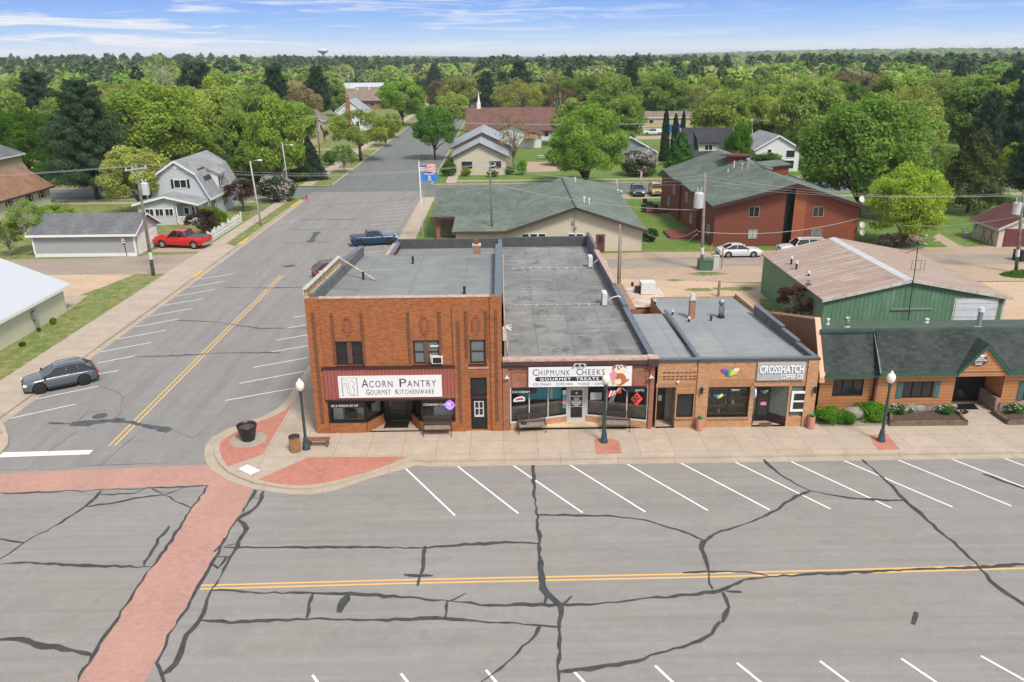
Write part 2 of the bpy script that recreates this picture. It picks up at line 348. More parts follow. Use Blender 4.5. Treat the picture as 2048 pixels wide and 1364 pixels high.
def pavers(name,c1,c2,mort):
    m,nt,n,b=_mat(name); b.inputs['Roughness'].default_value=.9; b.inputs['Specular IOR Level'].default_value=.2
    t=N(nt,'ShaderNodeTexBrick'); t.inputs['Scale'].default_value=1; t.inputs['Brick Width'].default_value=.2; t.inputs['Row Height'].default_value=.1; t.inputs['Mortar Size'].default_value=.007
    t.inputs['Color1'].default_value=(*c1,1); t.inputs['Color2'].default_value=(*c2,1); t.inputs['Mortar'].default_value=(*mort,1); L(nt,coord(nt),t.inputs['Vector'])
    col=mix(nt,rng(nt,noise(nt,coord(nt),.5,6,.6),.4,.7,0,.35),t.outputs['Color'],tuple(min(1,q*1.25) for q in c1))
    col=mix(nt,rng(nt,noise(nt,coord(nt,scale=(1,2.5,1)),1.7,7,.75),.55,.8,0,.35),col,(.52,.38,.32))
    col=mix(nt,rng(nt,noise(nt,coord(nt),2.5,6,.7),.58,.8,0,.35),col,tuple(q*.65 for q in c1))
    L(nt,col,b.inputs['Base Color']); bump(nt,b,t.outputs['Fac'],-.3,.008); return m
pavers('paver_crosswalk',(.43,.245,.198),(.36,.20,.162),(.29,.205,.17))
pavers('paver_walk',(.47,.195,.145),(.36,.14,.10),(.30,.17,.13))
mottled('grass',(.125,.195,.042),[(.35,.4,.65,(.08,.15,.025),None),(1.1,.46,.72,(.215,.215,.075),None),(.12,.45,.65,(.085,.17,.022),None)],grit=18,gritamt=.5,bumps=.8)
mottled('grass_worn',(.175,.195,.06),[(.5,.38,.62,(.095,.165,.03),None),(1.3,.45,.7,(.30,.245,.13),None),(4,.55,.75,(.10,.13,.03),None)],grit=16,gritamt=.5,bumps=.8)
mottled('grass_far',(.085,.14,.03),[(.05,.4,.65,(.06,.11,.02),None),(.3,.5,.7,(.11,.14,.045),None)],grit=3,gritamt=.3,bumps=0)
mottled('dirt',(.40,.295,.21),[(.25,.35,.65,(.34,.26,.20),None),(1.4,.5,.75,(.46,.35,.25),(1,2.4,1)),(.6,.6,.78,(.29,.24,.18),None)],grit=14,gritamt=.3)
mottled('dirt_sandy',(.50,.36,.24),[(.3,.35,.65,(.42,.31,.22),(.6,1.6,1)),(1.8,.5,.75,(.56,.43,.31),(1,2.4,1))],grit=14,gritamt=.3)
plain('seal',(.072,.075,.075),.75,var=.25,scale=4,spec=.25); plain('seal_old',(.105,.115,.12),.85,var=.25,scale=3,spec=.2)
plain('hairline',(.10,.10,.10),.9,var=.2)
def worn_paint(name,c,under):
    m,nt,n,b=_mat(name); b.inputs['Roughness'].default_value=.7
    L(nt,mix(nt,rng(nt,noise(nt,coord(nt),7,6,.75),.60,.74,0,.75),c,under),b.inputs['Base Color']); return m
worn_paint('paint_white',(.72,.71,.68),(.27,.25,.23)); worn_paint('paint_faint',(.50,.49,.46),(.25,.24,.22))
worn_paint('paint_yellow',(.66,.40,.13),(.30,.24,.16)); worn_paint('kerb_yellow',(.60,.42,.10),(.42,.33,.2))
# ------------------------------------------------------------------ setting: ground, roads, pavements
ZR=-0.12
def px_poly(pts,z=0.0): return [tuple(G(a,b,z))[:2] for a,b in pts]
def struct(name,mb,mats): return tag(mb.build(name,mats),kind='structure')
mb=MB(); mb.quad((-7000,-300,-.145),(7000,-300,-.145),(7000,9000,-.145),(-7000,9000,-.145)); struct('ground',mb,'grass_far')
def sheet(name,polys,z,mats):
    mb=MB()
    for p in polys:
        a=sum(p[i][0]*p[(i+1)%len(p)][1]-p[(i+1)%len(p)][0]*p[i][1] for i in range(len(p)))
        if a<0: p=p[::-1]
        mb.quad(*[(x,y,z) for x,y in p])
    return struct(name,mb,mats)
sheet('main_street',[[(-160,-60),(160,-60),(160,-3.62),(-160,-3.62)]],ZR,'asphalt_main')
sheet('side_street',[[(-30.1,-3.62),(-8,-3.62),(-8,12),(-12.0,12),(-12.0,82.2),(-12.0,88),(-30.1,88)]],ZR,'asphalt_side')
sheet('north_street',[[(-30.1,88),(-12,88),(-11.8,101),(-11.8,420),(-28.4,420),(-28.4,94),(-30.1,94)]],ZR,'asphalt_north')
sheet('cross_street',[[(-160,82.2),(-30.1,82.2),(-30.1,94),(-160,94)],[(-12,82.2),(160,82.2),(160,94.5),(-11.9,94.5)]],ZR,'asphalt_north')
# paver crosswalks
cw_w=px_poly([(-160,962),(60,943.5),(200,938),(330,933.5),(418,929),(421,938),(440,952),(455,961),(500,972),(506,978),(417.6,971),(300,973.5),(150,980),(0,986.5),(-160,998)],ZR)
cw_s=px_poly([(417.6,971),(506,978),(483,1020),(446,1082),(406.5,1152),(350,1252),(288,1364),(180,1560),(30,1580),(153,1364),(185,1307),(245,1222),(303,1133),(350,1067),(385,1015)],ZR)
sheet('crosswalk_pavers',[cw_w,cw_s],ZR+.004,'paver_crosswalk')
# blocks (lots) as real raised slabs
def slab(name,poly,ztop,mat,zb=-.2): mb=MB(); mb.prism(poly,zb,ztop); return struct(name,mb,mat)
slab('lawn_west_block',[(-160,-3.4),(-30.35,-3.4),(-30.35,82.0),(-160,82.0)],-.03,'grass_worn')
slab('lawn_centre_block',[(-11.9,12),(160,12),(160,82.0),(-11.9,82.0)],-.03,'grass')
slab('lot_under_shops',[(-9.9,.3),(160,.3),(160,12),(-9.9,12)],-.03,'dirt')
slab('lawn_north_west',[(-160,94.2),(-28.65,94.2),(-28.65,420),(-160,420)],-.03,'grass_worn')
slab('lawn_north_centre',[(-11.55,94.7),(170,94.7),(170,420),(-11.55,420)],-.03,'grass')
# kerb bulb at the corner
zo=lambda pts:[(a*1/4.548+400,b/4.548+720) for a,b in pts]
outer=[(830,927)]+zo([(1910,960),(1540,1060),(1250,1160),(1010,1205),(850,1206),(700,1190),(500,1160),(350,1115),(240,1073),(100,985),(52,915),(35,850),(45,770),(100,690),(250,612),(400,558),(560,500),(700,430),(790,340),(860,240),(930,130),(1000,20)])
inner=[(830,914)]+zo([(1810,915),(1530,1020),(1250,1095),(1000,1140),(850,1142),(700,1125),(480,1082),(365,1030),(250,968),(200,890),(178,820),(176,775),(200,730),(330,650),(420,606),(510,570),(650,520),(780,452),(850,385),(905,300),(960,200),(1010,100)])
oW=px_poly(outer,0); iW=px_poly(inner,0)
oW=[(-3.9,-4.25)]+oW+[(-13.4,10.5),(-12.25,14.5),(-12.25,82.0)]
iW=[(-3.9,-3.62)]+iW+[(-12.9,10.5),(-12.0,14.5),(-12.0,82.0)]
def ribbon(name,A,B,zt,zb,mat):
    mb=MB()
    for i in range(len(A)-1):
        p=[(*A[i],zt),(*A[i+1],zt),(*B[i+1],zt),(*B[i],zt)]
        mb.quad(*p[::-1]); mb.quad((*A[i],zb),(*A[i+1],zb),(*A[i+1],zt),(*A[i],zt)); mb.quad((*B[i+1],zb),(*B[i],zb),(*B[i],zt),(*B[i+1],zt))
    return struct(name,mb,mat)
def lerp2(a,b,t): return (a[0]+(b[0]-a[0])*t,a[1]+(b[1]-a[1])*t)
n=min(len(oW),len(iW)); oW=oW[:n-3]+oW[-3:]; iW=iW[:n-3]+iW[-3:]
mid=[lerp2(a,b,.62) for a,b in zip(oW,iW)]
ribbon('gutter_corner',oW,mid,-.095,-.2,'concrete_kerb')
ribbon('kerb_corner',mid,iW,.005,-.2,'concrete_kerb')
mb=MB(); mb.box(-3.9,-4.25,-.2,160,-3.78,-.105); struct('gutter',mb,'concrete_kerb')
mb=MB(); mb.box(-3.9,-3.78,-.2,160,-3.60,.005); struct('kerb',mb,'concrete_kerb')
mb=MB(); mb.box(-30.1,-2,-.2,-29.55,80.5,-.105); struct('gutter_west',mb,'concrete_kerb_side')
mb=MB(); mb.box(-30.35,-1.4,-.2,-30.1,47.5,.005); mb.box(-30.35,47.5,-.2,-30.1,80.5,.0); struct('kerb_west',mb,'concrete_kerb_side')
mb=MB(); mb.box(-30.36,35.0,-.1,-30.09,37.5,.010); mb.box(-30.36,49.5,-.1,-30.09,53,.010); mb.box(-30.36,74,-.1,-30.09,80.4,.010); mb.box(-31.5,94.0,-.1,-28.4,94.24,.012);mb.box(-60,94.0,-.1,-31.5,94.24,.008); struct('yellow_kerb_paint',mb,'kerb_yellow')
for nm,x0,x1 in(('kerb_north_west',-28.66,-28.35),('kerb_north_east',-11.85,-11.54)):
    mb=MB(); mb.box(x0,95.5,-.2,x1,420,.0); struct(nm,mb,'concrete_kerb_side')
mb=MB(); mb.box(-160,94.0,-.2,-28.4,94.22,.0); mb.box(-11.7,94.5,-.2,160,94.72,.0); mb.box(-10,81.98,-.2,160,82.2,.0); mb.box(-160,81.98,-.2,-31,82.2,.0); struct('kerb_cross_street',mb,'concrete_kerb')
# sidewalks
inn=[p for p in iW[:-3]]
walk=[(160,-3.60),(-3.9,-3.60)]+inn[1:]+[(-12.9,10.5),(-12.0,14.5),(-12.0,36),(-10.3,36),(-10.3,.2),(160,.2)]
slab('sidewalk_main',walk,0,'concrete_walk')
slab('sidewalk_north_of_shops',[(-12.0,36),(-12.0,81.4),(-10.1,81.4),(-10.1,36)],0,'concrete_walk_side')
slab('sidewalk_west',[(-33.5,-3.3),(-30.35,-3.3),(-30.35,48.5),(-31.9,50),(-31.9,81),(-33.5,81)],0,'concrete_walk_side')
slab('corner_bulb_west',px_poly([(-60,800),(0,838),(11,855),(17,874),(15,890),(0,906),(-80,930)],0),.004,'concrete_kerb')
slab('ramp_west',px_poly([(-60,838),(0,860),(6,868),(-60,872)],0),.008,'paver_walk')
slab('sidewalk_north_west',[(-33.8,94.4),(-31.8,94.4),(-31.8,400),(-33.8,400)],0,'concrete_walk_side')
slab('sidewalk_north_east',[(-9.4,96.0),(-7.6,96.0),(-7.6,200),(-9.4,200)],0,'concrete_walk_side')
slab('sidewalk_cross_north',[(-7.6,97.4),(160,97.4),(160,98.8),(-7.6,98.8)],0,'concrete_old')
slab('sidewalk_cross_south',[(-10.1,78.0),(160,78.0),(160,79.4),(-10.1,79.4)],0,'concrete_old')
slab('sidewalk_west_cross',[(-160,78.2),(-33.5,78.2),(-33.5,79.6),(-160,79.6)],0,'concrete_old')
for i,(y0,y1) in enumerate(((114.6,116.8),(133,136),(150,153),(171,174))): slab('driveway_apron',[(-48 if i in(0,2) else -31.8,y0),(-28.66,y0),(-28.66,y1),(-48 if i in(0,2) else -31.8,y1)],.006,'concrete_old')
sheet('red_paver_bed',[px_poly(zo([(850,385),(575,855),(255,968),(200,890),(178,820),(176,775),(200,730),(330,650),(420,606),(510,570),(650,520),(780,452)])),
      px_poly(zo([(985,885),(1900,878),(1810,915),(1530,1020),(1250,1095),(1000,1140),(850,1142),(700,1125),(530,1085)])),
      px_poly([(1188,878),(1222,877),(1238,882),(1244,907),(1192,908)]),px_poly([(1738,870),(1775,868),(1800,899),(1755,900)])],.004,'paver_walk')
sheet('white_ramp_pad',[px_poly(zo([(350,990),(430,950),(550,1005),(460,1045)]))],.008,'paint_white')
mb=MB(); mb.lathe((-14.28,-1.0,0),[(1.0,.0),(1.0,.02)],28); struct('planter_pad',mb,'concrete_old')
# lots and lanes
ZL=-.022
sheet('alley_west',[[(-160,37.0),(-33.5,36.4),(-33.5,45.2),(-45,43.4),(-160,43.2)]],ZL,'asphalt_alley')
sheet('dirt_lot_west',[[(-75,25.2),(-39.6,25.2),(-37.6,31.5),(-36.5,36.6),(-60,37.2),(-75,37.2)]],ZL-.003,'dirt_sandy')
sheet('concrete_pad_west',[[(-43,24.4),(-37.0,24.4),(-37.6,28.9),(-43,28.9)]],ZL+.004,'concrete_kerb')
sheet('red_truck_drive',[[(-38.9,46.0),(-33.5,46.0),(-33.5,49.6),(-38.9,49.4)]],ZL+.003,'dirt')
sheet('side_lot_east',[[(-10.1,36),(-10.1,47),(-4.9,47),(-4.9,36)]],ZL+.004,'dirt_sandy')
sheet('alley_east',[[(8.3,31.0),(160,27.0),(160,34),(60,44.5),(23.2,43.2),(15.4,43.4),(8.3,42.5)]],ZL,'dirt')
sheet('dirt_lot_east',[[(8.4,12.1),(160,12.1),(160,28),(24,30),(8.4,33)]],ZL+.003,'dirt_sandy')
sheet('alley_lane',[[(8.4,36.4),(22,36.8),(60,36.2),(160,35),(160,39.4),(60,40.6),(22,41.0),(8.4,40.2)]],ZL+.006,'asphalt_alley')
rg=random.Random(4)
def ragged(px,py,rx,ry):
    c=G(px,py); return [(c.x+rx*math.cos(2*math.pi*i/60)*(.55+.5*rg.random()),c.y+ry*math.sin(2*math.pi*i/60)*(.55+.5*rg.random())) for i in range(60)]
sheet('grass_patch',[ragged(1415,547,2.2,.8),ragged(1400,579,1.6,.7),ragged(1470,577,2.4,.8),ragged(1545,612,1.0,2.6),ragged(1350,560,.9,.5),ragged(1590,560,.7,.4)],ZL+.008,'grass_worn')
sheet('dirt_drive_east',[px_poly([(1866,474),(1878,466),(1915,488),(1990,515),(2020,520),(1945,520),(1905,500)])],ZL+.005,'dirt')
sheet('street_strip_north',[[(-6,95.0),(160,95.0),(160,96.2),(-6,96.2)]],ZL,'grass_worn')
sheet('dirt_yard',[[(4,108),(13.5,110),(13,123),(5.5,124)]],ZL,'dirt')
sheet('car_pullout',[[(14,79.7),(28.5,79.7),(28.5,81.9),(14,81.9)]],ZL,'dirt')
sheet('gravel_lane_north',[[(24,167),(70,170),(70,179),(24,176)],[(13,128),(18,128),(22,160),(17,160)]],ZL,'dirt')
sheet('house_yard_drive',[[(-47,103),(-33.8,103),(-33.8,106.5),(-45,113)]],ZL,'asphalt_alley')
# painted lines
def strip(mb,a,b,wd,z,m=0):
    a=Vector((a[0],a[1])); b=Vector((b[0],b[1])); d=(b-a); n=Vector((-d.y,d.x)).normalized()*wd/2
    mb.quad((*(a-n),z),(*(b-n),z),(*(b+n),z),(*(a+n),z),m=m)
ZP=ZR+.004
def lines(name,prs,mat,wd=.1,ln=None,z=ZP):
    mb=MB()
    for (a,b,c,d) in prs:
        p=G(a,b,ZR); q=G(c,d,ZR)
        if ln: q=p+(q-p).normalized()*ln
        strip(mb,p,q,wd,z)
    return struct(name,mb,mat)
lines('parking_lines',[(808,934,910,1031),(908,927,1037,1027),(1018,925,1165,1025),(1131,924,1291,1024),(1244,922,1416,1021),(1352,921,1540,1020),(1462,920,1661,1018),(1571,918,1783,1016),(1678,917,1905,1014),(1784,915,2023,1012)],'paint_white')
lines('parking_lines_far_right',[(1890,913,2140,1010),(1996,912,2260,1010)],'paint_white')
lines('parking_lines_south',[(625,1350,640,1372),(802,1347,815,1364),(972,1340,992,1364),(1142,1337,1168,1364),(1310,1331,1345,1364),(1473.6,1325.6,1521,1364),(1640,1322,1696,1364),(1802.5,1317,1872,1364),(1961.5,1311.6,2050,1361)],'paint_white',.1,5.2)
z5=lambda l:[(a/3.898,400+b/3.898,c/3.898,400+d/3.898) for a,b,c,d in l]; z4=lambda l:[(a/4.871,640+b/4.871,c/4.871,640+d/4.871) for a,b,c,d in l]
lines('parking_lines_west',z5([(1490,626,1820,576),(1400,692,1755,634),(1300,762,1675,698),(1210,831,1590,770),(1085,918,1500,846),(965,1004,1400,927),(850,1096,1295,1015),(700,1201,1180,1110),(760,1271,1050,1215)])+z4([(950,528,1150,492),(190,804,955,645),(0,980,735,820)]),'paint_white',.09)
z8=lambda l:[(560+a/6.2,360+b/6.2,560+c/6.2,360+d/6.2) for a,b,c,d in l]
lines('parking_lines_faint',z8([(1310,323,1620,303),(1270,365,1610,343),(1230,412,1600,385),(1190,458,1575,428),(1155,505,1550,475),(1110,558,1520,522),(1170,602,1470,573),(1310,640,1430,630),(850,860,1330,815),(800,935,1260,885),(0,515,245,505),(235,395,415,385),(400,285,560,282)]),'paint_faint',.11)
lines('parking_lines_shop_side',[(450.6,801,600,774),(479,766.6,618,741),(505.5,735,617,715),(529,706,619,691),(551,680.5,619,669),(569,657,617,649),(587,635,614,630)],'paint_white',.09)
mb=MB()
for x in(-21.92,-21.62): strip(mb,(x,-1.3),(x+.02,35.6),.1,ZP)
struct('centre_line_side_street',mb,'paint_yellow')
yl=[(400,1174.5),(800,1163.5),(1350,1152),(1700,1143),(2048,1133)]
mb=MB()
for dy in(0,1):
    pp=[G(x,y+ (3.5 if dy else -3.5),ZR) for x,y in yl]; pp.append(pp[-1]+(pp[-1]-pp[-2])*4)
    for a,b in zip(pp,pp[1:]): strip(mb,a,b,.1,ZP)
struct('centre_line_main_street',mb,'paint_yellow')
sheet('stop_bar',[px_poly([(-120,911),(0,905),(187,900),(178,908.5),(0,914.5),(-120,921)],ZR)],ZP,'paint_white')
# crack sealing: each a hand-poured ribbon of tar lying on the road
def ribbons(name,polys,z,mat,seed=1):
    rs=random.Random(seed); mb=MB()
    for wd,pts in polys:
        P=[G(a,b,ZR) for a,b in pts]; Q=[]
        for a,b in zip(P,P[1:]):
            k=max(1,int((b-a).length/.3))
            for i in range(k): Q.append(a.lerp(b,i/k))
        Q.append(P[-1]); Lf=[];Rt=[]
        ph=rs.random()*9
        for i,p in enumerate(Q):
            d=(Q[min(i+1,len(Q)-1)]-Q[max(i-1,0)]).normalized(); n=Vector((-d.y,d.x,0)); ww=wd/2*(.84+.32*math.sin(i*.31+ph)+.65*(rs.random()-.5)); j=n*(rs.random()-.5)*.11
            if i in(0,len(Q)-1): ww*=.55
            Lf.append(p+n*ww+j); Rt.append(p-n*ww+j)
        z+=.0004; v=[(q.x,q.y,z) for q in Lf]+[(q.x,q.y,z) for q in Rt]; nn=len(Q)
        mb.add(v,[(nn+i,nn+i+1,i+1,i) for i in range(nn-1)])
    return struct(name,mb,mat)
k=2.706; r1=lambda w,*p:(w,[(a/k,860+b/k) for a,b in p]); r2=lambda w,*p:(w,[(680+a/k,860+b/k) for a,b in p]); r3=lambda w,*p:(w,[(1348+a/k,860+b/k) for a,b in p])
ribbons('crack_seal',[
 r1(.17,(545,330),(500,385),(455,415),(390,462),(290,525),(210,565),(130,612),(60,665),(0,700)),r1(.13,(455,415),(620,395),(730,370),(890,350),(1000,312)),r1(.12,(820,318),(890,350),(960,390),(1035,425)),r1(.12,(540,350),(720,345),(780,320)),
 r1(.12,(0,590),(130,612)),r1(.2,(0,725),(200,718),(380,730),(500,735),(820,742)),r1(.13,(775,735),(830,640),(860,590),(920,520)),
 r1(.14,(1130,300),(1085,360),(1035,425),(985,505),(940,580),(890,650),(820,742),(735,865),(660,980),(600,1070),(540,1160),(480,1260),(415,1364)),r1(.12,(0,343),(200,338),(400,328),(450,334),(540,325),(700,320),(1000,308),(1130,298)),
 r1(.24,(0,1130),(100,1135),(250,1170),(400,1195),(510,1215)),
 r1(.15,(1385,320),(1345,390),(1310,450),(1265,505),(1230,570),(1195,640),(1150,720),(1100,800),(1080,840),(1055,880),(1030,930),(990,1000),(950,1060),(915,1110),(890,1170),(850,1260),(870,1330),(880,1370)),
 r1(.22,(1395,318),(1428,330),(1408,385),(1390,410),(1340,450),(1300,470),(1285,492)),r1(.18,(1290,490),(1318,505),(1328,535),(1310,580),(1280,630),(1250,690),(1220,750),(1150,860),(1110,950),(1080,1030),(1010,1110),(1000,1150),(985,1205),(950,1265),(905,1305),(880,1325)),
 r1(.12,(1365,365),(1405,372)),r1(.14,(1195,640),(1240,622),(1285,618)),r1(.2,(1140,720),(1180,745),(1230,690)),r1(.12,(1170,690),(1245,690)),r1(.24,(1165,660),(1195,620),(1215,585)),
 (.17,[(1215/k,860+636/k),(1500/k,860+638/k),(700,1094.5),(760,1095),(842,1096),(916,1090),(1012,1085),(1076,1088)]),
 (.17,[(1150/k,860+865/k),(517,1185),(628,1187),(700,1187),(754,1191),(902,1202),(961,1209),(1049,1210),(1116,1211),(1160,1209),(1234,1205.5),(1300,1197),(1380,1190),(1437,1181),(1488,1161),(1540,1153.5),(1640,1148),(1754,1143),(1954,1135),(2048,1128),(2200,1120)]),
 (.16,[(1090/k,860+1035/k),(462,1245),(536,1242),(613,1238),(680,1240),(791,1240),(887,1237),(1012,1246),(1123,1256)]),
 r1(.14,(1700,885),(1675,945),(1655,1020)),r1(.28,(1885,890),(1850,950),(1828,988)),
 r2(.16,(1050,180),(1045,240),(1052,300),(1055,400),(1068,470),(1078,600)),r2(.3,(1078,595),(1083,700),(1096,800),(1100,860),(1130,900)),r2(.22,(1100,840),(1145,910),(1190,955),(1198,1000),(1188,1070),(1190,1200),(1182,1320),(1190,1372)),
 (.15,[(680+1070/k,860+460/k),(680+1250/k,860+460/k),(680+1450/k,860+465/k),(1290,1041),(1380,1068),(1348+165/k,860+600/k)]),
 r2(.2,(460,630),(447,740),(425,845)),r2(.14,(345,787),(505,787)),r2(.15,(578,925),(565,1022)),r2(.13,(578,935),(620,920),(680,884)),r2(.16,(1185,955),(1225,930),(1258,900)),r2(.2,(1122,870),(1112,938)),
 r2(.15,(1080,1055),(1050,1115),(1020,1150),(960,1200),(900,1260),(830,1320),(765,1368)),
 (.17,[(680+1190/k,860+1312/k),(1197,1335),(1271,1322),(1380,1289),(1348+100/k,860+1160/k),(1348+200/k,860+1100/k),(1348+255/k,860+1040/k)]),
 r3(.2,(270,1045),(285,1000),(296,960),(285,915),(265,880)),r3(.25,(150,640),(160,610),(180,590)),
 r3(.19,(165,600),(148,645),(165,690),(182,740),(190,830),(210,862)),r3(.16,(165,600),(215,565),(260,550),(380,510),(500,465),(560,430),(600,395),(660,360),(735,332)),
 r3(.15,(490,160),(520,195),(560,230),(650,290),(735,330),(860,355),(1000,375),(1250,385)),r3(.17,(1020,160),(1070,205),(1130,260),(1200,325),(1250,380),(1350,470),(1450,560),(1540,630),(1600,690),(1660,750),(1710,815),(1760,860),(1894,950),(2050,1050)),
 r3(.12,(50,777),(250,768),(420,772),(520,795)),r3(.14,(280,872),(365,875)),r3(.14,(1670,238),(1790,280),(1894,320),(2000,350)),r3(.2,(1316,988),(1308,1020),(1298,1055)),
 ],ZR+.0045,'seal')
ribbons('old_crack_repair',[(.7,[(140,848),(180,846),(230,840),(270,846),(340,862)]),(.3,[(97,846),(140,848)]),(.22,[(262,714),(360,711),(450,706),(560,705)]),(.2,[(350,640),(430,644),(520,657),(620,656)]),(.22,[(450,575),(520,576),(640,574)]),(.9,[(620,485),(634,464)]),(.2,[(560,486),(660,484)]),(.16,[(580,460),(700,458)]),(.25,[(600,440),(735,438)]),(1.2,[(566,533),(590,531)])],ZR+.004,'seal_old')
ribbons('hairline_crack',[r1(.05,(425,0),(385,30),(240,135),(150,215)),r1(.05,(730,35),(640,105),(530,205)),(.05,[(200,773),(235,784),(247,796),(240,815)]),(.05,[(155,844),(176,824),(214,821)]),(.05,[(222,836),(237,820),(245,821),(230,838)]),r1(.04,(0,215),(300,208),(560,190),(860,182)),r1(.04,(1100,0),(1040,45),(930,0))],ZR+.004,'hairline')
mb=MB(); p=G(200,832,ZR); mb.lathe((p.x,p.y,ZR),[(.42,.0),(.42,.005)],20); struct('manhole_cover',mb,'seal_old')
# ------------------------------------------------------------------ building materials
brick('brick_orange',(.45,.142,.040),(.255,.070,.023),(.27,.145,.08),dark=(.15,.05,.02))
brick('brick_dark',(.20,.06,.025),(.10,.035,.017),(.22,.13,.08),dark=(.06,.025,.012))
brick('brick_soldier',(.37,.115,.038),(.25,.07,.023),(.25,.14,.08),bw=.075,bh=.25,dark=(.09,.03,.014))
brick('brick_red',(.40,.115,.06),(.225,.058,.032),(.29,.20,.15),dark=(.12,.04,.025),wear=(.38,.22,.16))
brick('brick_tan',(.54,.265,.115),(.36,.15,.062),(.46,.32,.21),dark=(.20,.09,.045))
brick('brick_tan_soldier',(.44,.20,.09),(.34,.14,.06),(.38,.26,.16),bw=.075,bh=.25,dark=(.16,.08,.04))
brick('brick_chimney',(.36,.11,.05),(.25,.07,.03),(.42,.33,.26),dark=(.12,.05,.03))
brick('brick_mixed',(.30,.14,.09),(.12,.07,.05),(.40,.34,.30),bw=.25,bh=.08,dark=(.05,.04,.035),wear=(.5,.42,.36))
def membrane(name,c,dark,light,sx,sy,crackle=.5):
    m,nt,n,b=_mat(name); b.inputs['Roughness'].default_value=.75; b.inputs['Specular IOR Level'].default_value=.3
    cur=mix(nt,rng(nt,noise(nt,coord(nt),.22,6,.6),.35,.65),c,dark)
    cur=mix(nt,rng(nt,noise(nt,coord(nt,scale=(1,.6,1)),.9,8,.7,.6),.50,.68,0,crackle),cur,tuple(q*.5 for q in dark))
    cur=mix(nt,rng(nt,noise(nt,coord(nt,scale=(.5,2.2,1)),1.0,7,.72),.52,.72,0,.75),cur,light)
    t=N(nt,'ShaderNodeTexCoord'); s=N(nt,'ShaderNodeSeparateXYZ'); L(nt,t.outputs['Object'],s.inputs[0])
    for ax,per in((0,sx),(1,sy)):
        d=N(nt,'ShaderNodeMath',operation='DIVIDE'); L(nt,s.outputs[ax],d.inputs[0]); d.inputs[1].default_value=per
        f=N(nt,'ShaderNodeMath',operation='FRACT'); L(nt,d.outputs[0],f.inputs[0])
        cur=mix(nt,rng(nt,f.outputs[0],1-.10/per,1-.05/per,0,.45),cur,tuple(q*.6 for q in dark))
        fl=N(nt,'ShaderNodeMath',operation='FLOOR'); L(nt,d.outputs[0],fl.inputs[0]); wn=N(nt,'ShaderNodeTexWhiteNoise',noise_dimensions='1D'); L(nt,fl.outputs[0],wn.inputs['W'])
        cur=mix(nt,rng(nt,wn.outputs[0],0,1,0,.28),cur,dark)
    sp=noise(nt,coord(nt),3.3,3,.75); cur=mix(nt,rng(nt,sp,.70,.74,0,.7),cur,tuple(min(1,q*2.3) for q in c))
    L(nt,cur,b.inputs['Base Color']); bump(nt,b,noise(nt,coord(nt),2,5,.7),.25,.03); return m
membrane('roof_membrane',(.235,.245,.240),(.165,.176,.176),(.34,.34,.31),3.1,5.2,.35)
membrane('roof_membrane_old',(.255,.262,.255),(.15,.155,.152),(.43,.40,.33),2.1,3.9,.95)
membrane('roof_membrane_light',(.27,.285,.285),(.205,.222,.228),(.34,.345,.32),3.0,6,.25)
plain('flashing',(.16,.19,.225),.5,.3,var=.15,scale=2); plain('flashing_dark',(.075,.080,.085),.6,var=.2,scale=2); plain('membrane_wall',(.15,.16,.165),.75,var=.25,scale=1.5)
plain('coping_rust',(.33,.20,.16),.7,var=.25,scale=3,c2=(.52,.40,.34)); plain('cornice_brown',(.085,.040,.034),.55,var=.2); plain('frame_brown',(.045,.02,.015),.5,var=.15)
plain('frame_black',(.012,.012,.012),.4,var=0); plain('frame_white',(.74,.74,.72),.5,var=.06); plain('frame_grey',(.55,.54,.51),.5,var=.1)
plain('white_paint',(.74,.73,.70),.55,var=.08,scale=1.5); plain('white_dirty',(.60,.57,.50),.7,var=.25,scale=4); plain('sign_white',(.72,.73,.73),.45,var=.04,scale=1)
plain('letter_black',(.02,.02,.025),.5,var=0); plain('letter_white',(.78,.78,.78),.5,var=0); plain('black_board',(.012,.012,.015),.4,var=0)
rows('siding_maroon',(.26,.075,.06),(.32,.10,.08),.2,'x',.55,.02,.16,line=(.10,.02,.018))
plain('metal_galv',(.42,.43,.44),.4,.6,var=.15,scale=6); plain('metal_white',(.66,.66,.65),.5,.1,var=.1); plain('metal_dark',(.03,.03,.03),.5,.3,var=.1)
plain('rust',(.26,.10,.045),.9,var=.3,scale=7); plain('wood_tan',(.50,.33,.18),.8,var=.25,scale=5); plain('wood_pale',(.60,.50,.38),.8,var=.25,scale=4); plain('wood_brown',(.16,.085,.05),.7,var=.3,scale=6); plain('wood_weathered',(.33,.29,.25),.85,var=.3,scale=6)
def glassmat(name,tint,a=.22,rough=.02):
    m=bpy.data.materials.new(name); m.use_nodes=True; nt=m.node_tree; nt.nodes.clear(); MATS[name]=m
    o=N(nt,'ShaderNodeOutputMaterial'); g=N(nt,'ShaderNodeBsdfGlossy'); t=N(nt,'ShaderNodeBsdfTransparent'); x=N(nt,'ShaderNodeMixShader'); fr=N(nt,'ShaderNodeLayerWeight')
    fr.inputs[0].default_value=a; g.inputs['Roughness'].default_value=rough; g.inputs['Color'].default_value=(.8,.8,.8,1); t.inputs[0].default_value=(*tint,1)
    L(nt,fr.outputs['Fresnel'],x.inputs[0]); L(nt,t.outputs[0],x.inputs[1]); L(nt,g.outputs[0],x.inputs[2]); L(nt,x.outputs[0],o.inputs[0])
glassmat('shop_glass',(.92,.94,.93),.28)
plain('window_dark',(.018,.02,.024),.06,var=0,spec=.6); plain('window_curtain',(.16,.185,.185),.15,var=.12,scale=5,spec=.6); plain('window_pale',(.42,.44,.42),.2,var=.15,scale=6)
plain('glass_block',(.17,.19,.17),.25,var=.25,scale=9)
